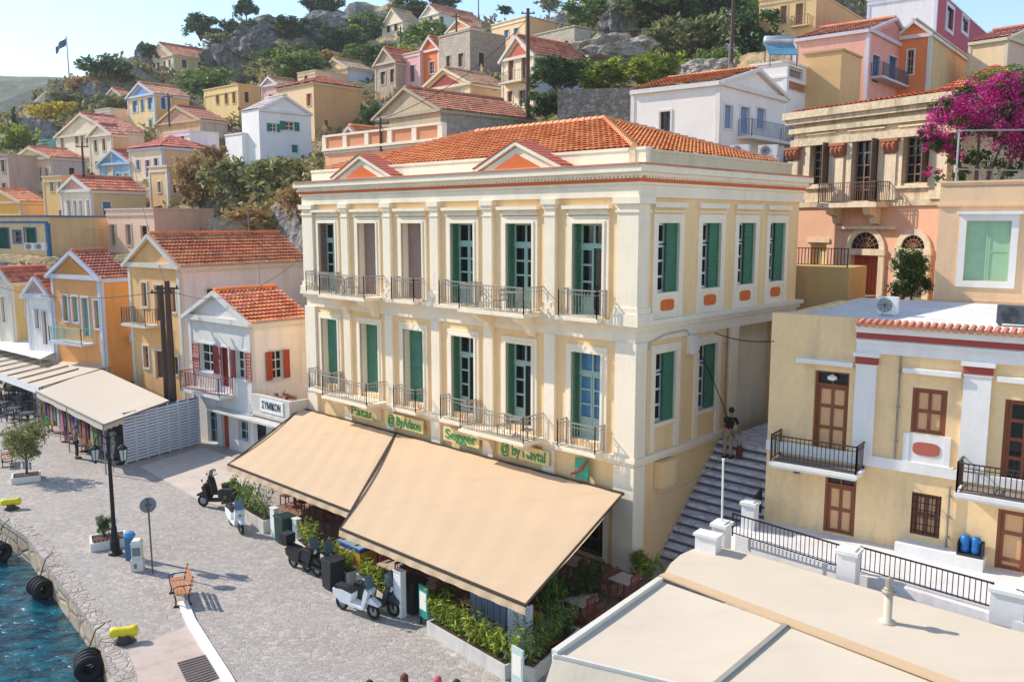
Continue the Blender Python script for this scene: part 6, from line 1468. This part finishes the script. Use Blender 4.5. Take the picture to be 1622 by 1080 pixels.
for (px,py,c,lb) in ((672,990,'#2f8a80','teal framed menu board at the restaurant entrance'),(820,1098,'#b8ccc4','pale green menu post at the outer planter corner'),(512,803,'#3a9a88','teal and white menu board under the seam of the awnings')):
    q0=P(px,py);t=thing('menu_board',lb,'menu board',q0,R(-50));m=MB();m.box(WORLD,-.22,.22,-.03,.03,.25,1.25);part('board',m,plain(c,.5),t)
    m=MB();m.box(WORLD,-.17,.17,-.04,-.03,.5,1.05);part('page',m,plain('#e6e2d6',.6),t);m=MB();m.box(WORLD,-.2,-.15,-.02,.02,0,.25);m.box(WORLD,.15,.2,-.02,.02,0,.25);part('leg',m,BLK,t)
q0=P(565,898);t=thing('fruit_crate_display','painted yellow and blue display chest with glass lid','display chest',q0,R(-44))
m=MB();m.box(WORLD,-.7,.7,-.35,.35,.1,.8);part('chest',m,plain('#c9a02a',.5),t);m=MB();m.box(WORLD,-.72,.72,-.37,.37,.8,.9);part('rim',m,plain('#2a4a8a',.5),t);m=MB();m.box(WORLD,-.66,.66,-.31,.31,.9,.93);part('lid',m,glass('#8fa8b0'),t)
m=MB()
for s_ in (-.3,.3): m.lathe([(.14,-.012),(.14,.012)],(s_,-.36,.45),14,axis='y')
part('roundel',m,plain('#a03a2a'),t)
# blue grey wind screen under the front of the long awning
m=MB();a=P(746,990);b=P(812,1018);f=Frame(a,(b-a).normalized(),(0,0) if False else ((b-a).normalized().y,-(b-a).normalized().x));L_=(b-a).length
k=0
while k*.12<L_: m.box(f,k*.12,k*.12+.11,-.02+.02*(k%2),.02+.02*(k%2),.05,1.75);k+=1
solo('wind_screen',m,plain('#7c88a0',.5),'blue grey ribbed wind screen under the front edge of the long awning','screen')
WD=wood('#7a3a26')
def chair_proto(label,group,c):
    t=thing('chair',label,'chair',(0,0,0),0,group)
    m=MB();m.box(WORLD,-.22,.22,-.22,.22,.43,.47);part('seat',m,c,t)
    m=MB();m.obox((-.19,.21,.92),(.19,.21,.92),.03,.08);m.obox((-.19,.21,.7),(.19,.21,.7),.025,.05)
    for x in (-.1,0,.1): m.obox((x,.21,.47),(x,.21,.9),.03,.015)
    part('backrest',m,c,t)
    for x in (-.2,.2):
        for y_ in (-.2,.21): m=MB();m.obox((x,y_,0),(x,y_,.43 if y_<0 else .94),.035,.035);part('leg',m,c,t)
    return t
def table_proto(label,group,c,cl=None):
    t=thing('table',label,'table',(0,0,0),0,group)
    m=MB();m.box(WORLD,-.38,.38,-.38,.38,.71,.74);part('tabletop',m,cl or c,t);m=MB();m.lathe([(.25,0),(.25,.03),(.04,.05),(.035,.71)],(0,0,0),12);part('leg',m,c,t);return t
ch=chair_proto('reddish wooden chair in the shade of the long awning','chairs under the restaurant awnings',WD);tb=table_proto('square wooden table in the shade of the long awning','tables under the restaurant awnings',WD,plain('#b9a894',.6))
first=True
spots=[(u,n) for u in (-1.2,.9,3.0,5.1,7.3) for n in (2.0,4.2,6.4)]+[(u,n) for u in (9.8,12.0,14.2) for n in (2.0,4.4)]
for i,(u,n) in enumerate(spots):
    p0=FA.p(u,n,0);o=tb if i==0 else copy_tree(tb);o.location=p0;o.rotation_euler.z=R(-44)
    for j,(du,dn,rz) in enumerate(((.62,0,-134),(-.62,0,46))):
        c_=ch if (i==0 and j==0) else copy_tree(ch);c_.location=FA.p(u+du,n+dn,0);c_.rotation_euler.z=R(rz)
# cafe tables at the far left under the striped awning
dk=plain('#2c2f36',.5);ch2=chair_proto('dark cafe chair on the quay below the striped awning','dark chairs of the cafe under the striped awning',dk);tb2=table_proto('dark cafe table on the quay below the striped awning','dark tables of the cafe under the striped awning',dk,plain('#4a5568',.4))
for i,(px,py) in enumerate(((-12,640),(2,655),(14,632),(22,664),(34,645),(44,672),(30,628),(48,652))):
    p0=P(px,py);o=tb2 if i==0 else copy_tree(tb2);o.location=p0
    for j in range(3):
        c_=ch2 if (i==0 and j==0) else copy_tree(ch2);an=j*2.1+i;c_.location=p0+Vector((math.sin(an)*-.6,math.cos(an)*.6,0));c_.rotation_euler.z=an
# ---------------------------------------------------------------- market stall and canopies of the left
STC=fabric('#c8bba6',.05,.6)
fl,fr_,br,bl=P(57,620,2.45),P(163,672,2.45),P(268,634,2.75),P(157,583,2.9)
t=thing('stall_canopy','broad off-white canopy over the clothes stall','canopy',(fl+br)/2-Vector((0,0,2.5)))
part('cloth',sheet([fl,fr_,br,bl],2.5,16,12,.12),STC,t,True,smooth=True)
m=MB()
for a,b in ((fl,fr_),(fr_,fr_.lerp(br,.3))):
    n=24
    for k in range(n): p0,p1=a.lerp(b,k/n),a.lerp(b,(k+1)/n);m.face([p0,p1,p1-Vector((0,0,.32+.03*math.sin(k))),p0-Vector((0,0,.32+.03*math.sin(k-1)))])
part('valance',m,STC,t,True)
m=MB()
for p0 in (fl,fr_,fl.lerp(fr_,.5),br,bl): m.tube([(p0.x,p0.y,0),(p0.x,p0.y,p0.z-.02)],.035,6)
m.obox(fl,fr_,.06,.06);m.obox(fl-Vector((0,0,.06)),bl-Vector((0,0,.06)),.05,.05);m.obox(fr_-Vector((0,0,.06)),br-Vector((0,0,.06)),.05,.05);part('frame',m,plain('#8f8f8c',.4,.4),t,True)
wa,wb=P(201,735),P(318,703);d_=(wb-wa).normalized();f=Frame(wa,d_,(d_.y,-d_.x));L_=(wb-wa).length
t=thing('slatted_wall','long white horizontally slatted partition closing the stall side','partition',(wa+wb)/2)
m=MB();k=0
while .12+k*.155<2.55: m.box(f,0,L_,-.02,.025,.1+k*.155,.1+k*.155+.105);k+=1
part('slat',m,plain('#d9dce4',.6),t,True)
for k in range(8): u=L_*k/7;m=MB();m.box(f,u-.04,u+.04,-.1,-.03,0,2.65);part('post',m,plain('#cfd2da',.6),t,True)
m=MB();m.box(f,0,L_,-.12,-.1,.05,2.6);part('backing',m,plain('#6a7090',.8),t,True)
rk=thing('clothes_rack','long clothes rail inside the stall front','clothes rack',fl.lerp(fr_,.5)-Vector((0,0,2.45)))
d_=(fr_-fl).normalized();d_.z=0;inn=Vector((-d_.y,d_.x,0));
if inn.y<0: inn=-inn
m=MB();a=fl+inn*.35;b=fr_+inn*.35;a.z=b.z=1.9;m.tube([a,b],.02,6)
for k in range(5): p0=a.lerp(b,k/4);m.tube([(p0.x,p0.y,0),(p0.x,p0.y,1.9)],.02,6)
part('rail',m,plain('#9a9a98',.3,.6),rk,True)
cols=[('dark red','#7a1f28'),('cobalt blue','#2a4a9a'),('orange','#d9782a'),('turquoise','#2aa0a8'),('white','#dedad2'),('pink','#d87a98'),('black','#1c1c20'),('mustard','#c8a030'),('violet','#6a3a8a'),('sky blue','#6fa8d8'),('olive','#6a6a3a'),('coral','#e0604a'),('navy','#1c2848'),('beige','#c8b090'),('leaf green','#3a8a4a'),('brown','#6a4430'),('lilac','#b098c8'),('silver grey','#9aa0a8')]
for i,(nm,c) in enumerate(cols):
    p0=a.lerp(b,(i+.5)/len(cols));m=MB();f=Frame(p0,(d_.x,d_.y),(-inn.x,-inn.y));w_=.16+.05*(i%3);h_=.8+.35*((i*7)%3)/2
    m.prism(f,[(-w_*.5,1.86),(w_*.5,1.86),(w_,1.7),(w_*.8,1.6),(w_*(1+.2*(i%2)),1.86-h_),(-w_*(1+.2*(i%2)),1.86-h_),(-w_*.8,1.6),(-w_,1.7)],-.04,.05)
    solo('hanging_garment',m,plain(tuple(x*.45+.02 for x in col(c)),.9,name='cloth'),nm+' garment hanging on the stall clothes rail','garment','garments on the clothes rail')
m=MB();a2=fl+inn*2.2;b2=fl.lerp(fr_,.8)+inn*2.2;f=Frame(a2,(d_.x,d_.y),(-inn.x,-inn.y));m.box(f,0,(b2-a2).length,-.1,0,0,2.4);solo('stall_back_wall',m,plain('#3a3434',.9),'dark back partition hung inside the clothes stall','partition')
for i,(px,py,c,lb) in enumerate(((170,722,'#4a6a8a','blue striped dress on the stall corner stand'),(182,728,'#c8c4bc','white lace dress on the stall corner stand'),(190,735,'#2a2e38','dark dress on the stall corner stand'),(148,716,'#c9a23a','yellow patterned dress on a stand by the stall front'))):
    q0=P(px,py);t=thing('dress_stand',lb,'dress stand',q0);m=MB();m.tube([(0,0,.02),(0,0,1.6)],.02,6);m.lathe([(.2,0),(.2,.03),(.03,.04)],(0,0,0),10);part('stand',m,BLK,t)
    m=MB();m.lathe([(.3,.35),(.22,.8),(.13,1.05),(.17,1.3),(.19,1.42),(.06,1.5)],(0,0,0),12,sy=.6);part('dress',m,plain(c,.9,name='cloth'),t,smooth=True)
fl2,fr2,br2,bl2=P(-70,566,2.5),P(62,613,2.5),P(172,580,3.0),P(45,545,3.0)
t=thing('striped_awning','cream awning ribbed with brown folds beyond the clothes stall','awning',(fl2+br2)/2-Vector((0,0,2.6)))
part('cloth',sheet([fl2,fr2,br2,bl2],2.5,16,10,.05),STC,t,True)
m=MB()
for k in range(1,9): p0,p1=fl2.lerp(fr2,k/9),bl2.lerp(br2,k/9);m.obox(p0+Vector((0,0,.03)),p0.lerp(p1,.7)+Vector((0,0,.03)),.1,.06)
part('rib',m,fabric('#8f7a60',.1),t,True)
m=MB()
for k in range(20): p0,p1=fl2.lerp(fr2,k/20),fl2.lerp(fr2,(k+1)/20);m.face([p0,p1,p1-Vector((0,0,.45)),p0-Vector((0,0,.45))])
part('valance',m,plain('#e4e2de',.8),t,True)
for p0 in (fr2,br2,fl2): m=MB();m.tube([(p0.x,p0.y,0),(p0.x,p0.y,p0.z)],.04,6);part('post',m,plain('#8f8f8c',.4,.4),t,True)
c0,c1,c2,c3=P(-90,556,2.9),P(28,588,2.9),P(95,556,3.4),P(-20,530,3.4)
t=thing('white_canopy','plain white sheet canopy behind the ribbed awning','canopy',(c0+c2)/2-Vector((0,0,3)));
off=Vector((-.0,2.6,.35));part('cloth',sheet([c0+off,c1+off,c2+off,c3+off],3,12,10,.08),fabric('#dedede',.04),t,True,smooth=True)
for cc,hh_ in ((c1,3.2),(c2,3.7)): m=MB();m.tube([tuple((cc+off)-Vector((0,0,hh_))),tuple(cc+off)],.04,6);part('post',m,plain('#8f8f8c',.4,.4),t,True)
# terrace annex of the grey pediment house with its sign
F=hg['F'];S_=hg['S'];an=thing('terrace_annex','low grey annex with flower terrace and white shop sign next to the pediment house','annex',hg['c'])
u1=6.2;fa=Frame(S_.p(0.3,0,0),F.u,F.n);z1=PD(430,622,hg['c'].y).z
base=hg['c'];fx=Frame(base,(-F.u.x,-F.u.y),F.n)
m=MB();m.box(fx,.05,3.4,-4.5,.05,-.5,z1-.9);m.box(fx,.05,3.4,-.12,.12,z1-.9,z1);m.box(fx,3.25,3.4,-4.5,-.12,z1-.9,z1-.01);m.box(fx,.0,3.5,.05,.22,z1-1.05,z1-.9)
m.box(fx,-3.2,3.45,.05,.75,z1-1.25,z1-1.15);part('wall',m,plaster('#cfcac0',.35),an,True)
m=MB();m.box(fx,.5,1.2,.05,.1,0,2.1);m.box(fx,1.9,2.9,.05,.1,.6,2.1);part('shop_window',m,DG,an,True)
s=thing('shop_sign','white shop sign with black Greek letters on the terrace parapet','sign',fx.p(1.9,.12,z1-.5));m=MB();m.box(fx,.9,2.9,.12,.16,z1-.78,z1-.12);part('board',m,plain('#ecebe6',.6),s,True);text_part('lettering','ΣΥΜΙΚΟΝ',fx,1.9,z1-.45,.36,plain('#1e2024'),s,1,.165,.01,1.6)
m=leaves([(0,0,.3,.9,.25,.22)],500,.09,4);o=solo('terrace_flowers',m,leafmat('#8a2a2a','#b04a30','#4a6a30'),'red and green terrace flowers behind the shop sign','flowers',recalc=False);o.location=fx.p(1.9,-.6,z1-.3);o.rotation_euler.z=math.atan2(fx.u.y,fx.u.x)
ac_unit(Frame(ho['S'].p(2.2,0,0),ho['S'].u,ho['S'].n),0,.02,PD(197,556,52).z,.9,'white air conditioner on the orange side wall')
ac_unit(Frame(PD(51,397,70),(1,0),(0,-1)),0,0,PD(51,397,70).z,.85,'air conditioner by the green door of the blue banded house')
ac_unit(Frame(PD(67,397,70),(1,0),(0,-1)),0,0,PD(67,397,70).z,.85,'second air conditioner near the corner of the blue banded house')
for i,(px,lb) in enumerate(((1173,'white air conditioner at the white house balcony nearer the red roof'),(1218,'white air conditioner at the white house balcony nearer the worn mansion'))):
    q0=PD(px,250,44);ac_unit(Frame(q0,(.85,-.53),(-.53,-.85)),0,0,q0.z,.95,lb)
    m=MB();m.box(Frame(q0,(.85,-.53),(-.53,-.85)),-.5,.5,-.1,.35,q0.z-3,q0.z);solo('support_ledge',m,WT,'white support ledge below the '+lb.split(' at ')[0]+(' near the red roof' if i==0 else ' near the worn mansion'),'ledge')
# parapet of the peach building
F=pb['F'];S_=pb['S'];W_=pb['W'];z1=pb['z1']
m=MB();m.box(F,0,W_,-.2,0,z1+.14,z1+.95);part('parapet',m,plaster('#dd9468',.2),pb['root'],True)
m=MB();m.box(F,-.15,W_+.15,-.35,.12,z1+.95,z1+1.1);m.box(F,-.15,W_+.15,-.02,.22,z1-.05,z1+.1)
for k in range(6): u=W_*k/5;m.box(F,u-.22,u+.22,-.3,.1,z1+.1,z1+.95)
part('pier',m,CRM,pb['root'],True)
# ---------------------------------------------------------------- poles, wires, flag
def pole(label,px,pyb,pyt,d,r=.14,c='#4a3426',cross=False):
    a=PD(px,pyb,d);zt=PD(px,pyt,d).z;t=thing('utility_pole',label,'utility pole',a);m=MB();m.tube([(0,0,-1),(0,0,(zt-a.z)*.5),(0,0,zt-a.z)],[r,r*.9,r*.7],8);part('pole',m,wood(c),t)
    m=MB();m.obox((-.6,0,zt-a.z-.4),(.6,0,zt-a.z-.4),.09,.09)
    for x in (-.5,0,.5): m.lathe([(.04,0),(.06,.05),(.03,.14)],(x,0,zt-a.z-.36),8)
    part('crossarm',m,plain('#3a322c'),t);return a,zt
p1,zt1=pole('thick dark double wooden pole in front of the yellow pediment house, front one',275,640,445,46,.2)
pole('thinner wooden pole leaning close behind the double pole',265,636,452,47,.17)
pole('dark wooden pole beside the cream pediment house on the hill',836,168,14,78,.2)
pole('tall wooden pole rising past the dark tree on the slope',1158,112,-20,80,.18)
pole('thin dark pole before the narrow cream house',133,278,226,84,.12);pole('thin pole among the orange houses of the hill',723,62,22,118,.14);pole('short dark post above the parapet building',603,216,186,60,.09);pole('thin pole by the green tree below the ridge house',635,74,42,140,.14);pole('thin pole in front of the blue shuttered house',268,188,148,110,.12);pole('slim mast on the skyline by the ridge house',758,26,-8,185,.12)
p2=PD(1100,532,32);cable([(p1.x,p1.y,zt1-.4),(-30,70,16)],.8,'cable running from the double pole towards the old town',.02);cable([(p1.x,p1.y,zt1-.45),tuple(FA.p(LA,.1,10.5))],1.2,'cable from the double pole to the edge of the cream mansion',.02);cable([(p1.x,p1.y,zt1-.5),tuple(PD(0,455,62))],.6,'low cable from the double pole to the picture edge',.02)
cable([tuple(FB.p(4.9,.1,7.9)),tuple(FY.p(.1,.05,8.2))],.12,'black cable crossing the alley above the steps',.02);cable([tuple(FB.p(3.5,.3,7.4)),tuple(FB.p(6.2,.4,3.6))],-.2,'black cable hanging down the side wall above the steps',.018);m=MB();m.tube([FB.p(.55,.1,4.1),FB.p(.55,.1,7.6),FB.p(.8,.1,7.95),FB.p(1.6,.12,8.15),FB.p(2.9,.12,8.2),FB.p(3.3,.12,7.9)],.025,6);solo('wall_conduit',m,plain('#b8b0a4',.6),'grey cable conduit curving under the ledge at the corner of the mansion','conduit')
cable([tuple(FB.p(1.2,.4,2.6)),tuple(FB.p(6.0,.5,3.4))],.25,'pale cable looped below the meter box',.018,'#b8a890')
cable([tuple(PD(836,30,78)),tuple(PD(603,190,60))],1.,'wire from the hill pole down to the short post',.025);cable([tuple(PD(836,25,78)),tuple(PD(1158,20,80))],1.5,'wire strung between the two tall hill poles',.025)
a=PD(110,130,156);zt=PD(112,58,156).z;t=thing('flag_pole','tall thin white flag pole with a flag on the rock knoll','flag pole',a)
m=MB();m.tube([(0,0,-1),(0,0,zt-a.z)],[.16,.1],6);part('pole',m,plain('#d0d4d8',.4),t)
m=MB();n=10
for j in range(2):
    for k in range(n+1): m.v.append((-.1-k*.2,.3*math.sin(k*.9),zt-a.z-.1-j*1.2-k*(.17)))
for k in range(n): m.f.append((k,k+1,n+1+k+1,n+1+k));m.m.append(0)
part('flag',m,plain('#5a6a88',.8),t)
ants=[o for o in bpy.data.objects if o.get('category')=='house' and o.type=='EMPTY']
for o,H_,lb in ((hy,1.6,'yellow pediment house'),(hg,1.5,'grey pediment house'),(r1,1.7,'white balcony house'),(ho,1.4,'orange pediment house')):
    p0=o['F'].p(o['W']*.5,-o['L']*.75,o['z1']+.6);m=MB();m.tube([p0,p0+Vector((0,0,H_+1))],.025,5);m.obox(p0+Vector((-.6,0,H_+.8)),p0+Vector((.6,0,H_+.8)),.025,.025)
    for k in range(6): m.obox(p0+Vector((-.55+k*.22,-.3+k*.03,H_+.8)),p0+Vector((-.55+k*.22,.3-k*.03,H_+.8)),.015,.015)
    solo('television_aerial',m,plain('#8a8a8a',.4,.6),'thin television aerial on the roof of the '+lb,'aerial')
for (fr_d,u,za,zb,lb) in ((FY,3.95,4.98,8.1,'upper grey drainpipe between the panelled doors of the yellow house'),(FY,5.5,2.55,4.4,'lower dark drainpipe beside the barred window of the yellow house'),(FB,5.9,4.1,8.0,'thin grey drainpipe on the alley side of the mansion')):
    m=MB();m.tube([fr_d.p(u,.08,za),fr_d.p(u,.08,zb)],.035,6)
    for k in range(3): z_=za+(zb-za)*(k+.5)/3;m.box(fr_d,u-.05,u+.05,.0,.1,z_,z_+.04)
    solo('drainpipe',m,plain('#8f867a',.5),lb,'drainpipe')
# solar heater on the tan wall
q0=PD(1235,95,61);t=thing('solar_water_heater','solar water heater with silver tank and blue panel on the roof','solar heater',q0)
m=MB();m.lathe([(.05,-1),(.32,-.95),(.32,.95),(.05,1)],(0,.5,1.35),16,axis='x');part('tank',m,plain('#c8ccd0',.3,.6),t,smooth=True)
m=MB();m.slab([(-1,-.9,.2),(1,-.9,.2),(1,.3,1.1),(-1,.3,1.1)],.08);part('panel',m,glass('#5a8aa0'),t);m=MB()
for x in (-.9,.9): m.obox((x,.4,-.6),(x,.4,1.1),.05,.05);m.obox((x,-.85,-.6),(x,-.85,.2),.05,.05)
part('leg',m,BLK,t)
# bougainvillea over its metal trellis
bd=35.5;q0=PD(1545,300,bd)
t=thing('bougainvillea','large magenta bougainvillea spilling over a metal trellis','shrub',q0)
def rel(px,py,dd=0): return PD(px,py,bd+dd)-q0
bl_=[]
for (px,py,r_) in ((1490,200,.9),(1520,180,1.1),(1560,170,1.2),(1600,160,1.2),(1640,180,1.3),(1480,235,.6),(1505,250,.55),(1580,200,1.2),(1620,210,1.1),(1475,275,.35),(1540,205,1.0),(1500,170,.7),(1470,215,.5),(1600,235,1.0),(1640,240,1.1),(1495,225,.7),(1545,150,.8),(1590,145,.9)):
    v_=rel(px,py);bl_.append((v_.x,v_.y,v_.z,r_,r_*.8,r_*.75))
bl2_=bl_+[(rel(px,py).x,rel(px,py).y+.4,rel(px,py).z,.9,.7,.6) for (px,py) in ((1530,245),(1565,250),(1600,262),(1640,260),(1510,275))];part('crown',leaves(bl2_,6500,.2,21),leafmat('#2c4a1c','#4a6a2a','#5a3a30'),t,recalc=False)
part('blossom',leaves([(b[0],b[1]-.15,b[2]+.1,b[3]*1.02,b[4],b[5]) for b in bl_],15000,.115,22),leafmat('#c01878','#ec2ca0','#f478bc',tr=.35),t,recalc=False)
m=MB();
for (dx,dy) in ((0,0),(.5,.2),(-.4,.3),(.9,0)): m.tube([(dx*.4,dy,-2.5),(dx*.8,dy,-.5),(dx*1.4,dy,1),(dx*2.4,dy,2.2)],[.12,.1,.07,.04],7)
part('trunk',m,wood('#5f4a3a'),t)
m=MB();e=.04
for px in (1513,1620,1700): v_=PD(px,300,bd-1.2);zt=PD(px,205,bd-1.2).z;m.tube([(v_.x,v_.y,v_.z-1.5),(v_.x,v_.y,zt)],.04,6)
m.tube([tuple(PD(1513,207,bd-1.2)),tuple(PD(1700,205,bd-1.2))],.035,6);m.tube([tuple(PD(1513,268,bd-1.2)),tuple(PD(1700,272,bd-1.2))],.03,6);solo('metal_trellis',m,plain('#a8a8a4',.4,.5),'thin grey metal trellis frame in front of the bougainvillea','trellis')
q0=PD(1443,470,36.2);t=thing('climbing_plant','dense dark green climber covering the second arched door','climber',q0)
bl_=[(PD(px,py,36.2)-q0) for (px,py) in ((1430,425),(1450,425),(1442,445),(1428,455),(1457,450),(1443,410))];part('crown',leaves([(v.x,v.y,v.z,.62,.35,.55) for v in bl_],7000,.13,31),leafmat(*GREENS['dark']),t,recalc=False)
m=MB();m.tube([(0,0,-.4),(.05,0,.6),(-.05,0,1.4)],[.05,.04,.02],6);part('stem',m,wood('#5a4838'),t)
q0=PD(1600,126,42);tree('green foliage on the broken tiled roof above the bougainvillea',1585,150,43,110,40,'bush','mid',dz=0)
# balcony furniture
for (u,z,lb) in ((5.0,8.76,'upper wide balcony'),(4.8,4.08,'lower wide balcony'),(15.4,8.76,'far upper balcony')):
    g='wrought iron furniture on the mansion balconies'
    t=thing('balcony_table','small round iron table on the %s of the mansion'%lb,'table',FA.p(u,.75,z),0,g);m=MB();m.lathe([(.27,.68),(.27,.7)],(0,0,0),16);part('tabletop',m,IRON,t);m=MB();m.tube([(0,0,0),(0,0,.68)],.02,6)
    for k in range(3): m.tube([(0,0,.2),(.2*math.cos(k*2.1),.2*math.sin(k*2.1),0)],.012,5)
    part('leg',m,IRON,t)
    for s_ in (-1,1):
        c_=chair_proto('iron chair %s the round table on the %s'%('beside' if s_<0 else 'across',lb),g,IRON);c_.location=FA.p(u+s_*.6,.75,z);c_.rotation_euler.z=R(-134 if s_>0 else 46);c_.scale=(.85,.85,.85)
# ================================================================ light, sky, camera
W=bpy.data.worlds.new('World');SC.world=W;W.use_nodes=True;nt=W.node_tree;bg=nt.nodes['Background'];sk=nt.nodes.new('ShaderNodeTexSky');sk.sky_type='NISHITA';sk.sun_disc=False
SE=R(37);saz=Vector((-.916,.40));sk.sun_elevation=SE;sk.sun_rotation=math.atan2(saz.x,saz.y);sk.altitude=10;sk.air_density=1.0;sk.dust_density=.15;sk.ozone_density=2.2
nt.links.new(sk.outputs[0],bg.inputs[0]);bg.inputs[1].default_value=.15
sl=bpy.data.lights.new('Sun','SUN');sl.energy=3.5;sl.angle=R(.5);sl.color=(1,.92,.81);so=bpy.data.objects.new('Sun',sl);COL.objects.link(so)
sd=Vector((saz.x*math.cos(SE),saz.y*math.cos(SE),math.sin(SE)));so.rotation_euler=(-sd).to_track_quat('-Z','Y').to_euler();so.location=sd*80
cam=bpy.data.cameras.new('Camera');cam.sensor_width=36;cam.lens=36*FP/1622;cam.clip_end=6000;cam.clip_start=.5;co=bpy.data.objects.new('Camera',cam);COL.objects.link(co);co.location=(0,0,H);co.rotation_euler=(math.pi/2-PT,0,0);SC.camera=co
SC.view_settings.view_transform='Standard';SC.view_settings.look='None';SC.view_settings.exposure=.74;SC.view_settings.gamma=1
try: SC.cycles.use_denoising=True
except Exception: pass
SC.cycles.max_bounces=6

hz=MB();hz.box(WORLD,-1205,1100,-305,960,-9,150)
t=NT('haze_air');t.n.remove(t.b);pv=t.new('ShaderNodeVolumePrincipled');pv.inputs['Color'].default_value=(.9,.93,.97,1);pv.inputs['Density'].default_value=.0003;pv.inputs['Anisotropy'].default_value=.2;t.L(pv.outputs[0],t.n['Material Output'].inputs['Volume'])
solo('haze',hz,t.m,kind='stuff')
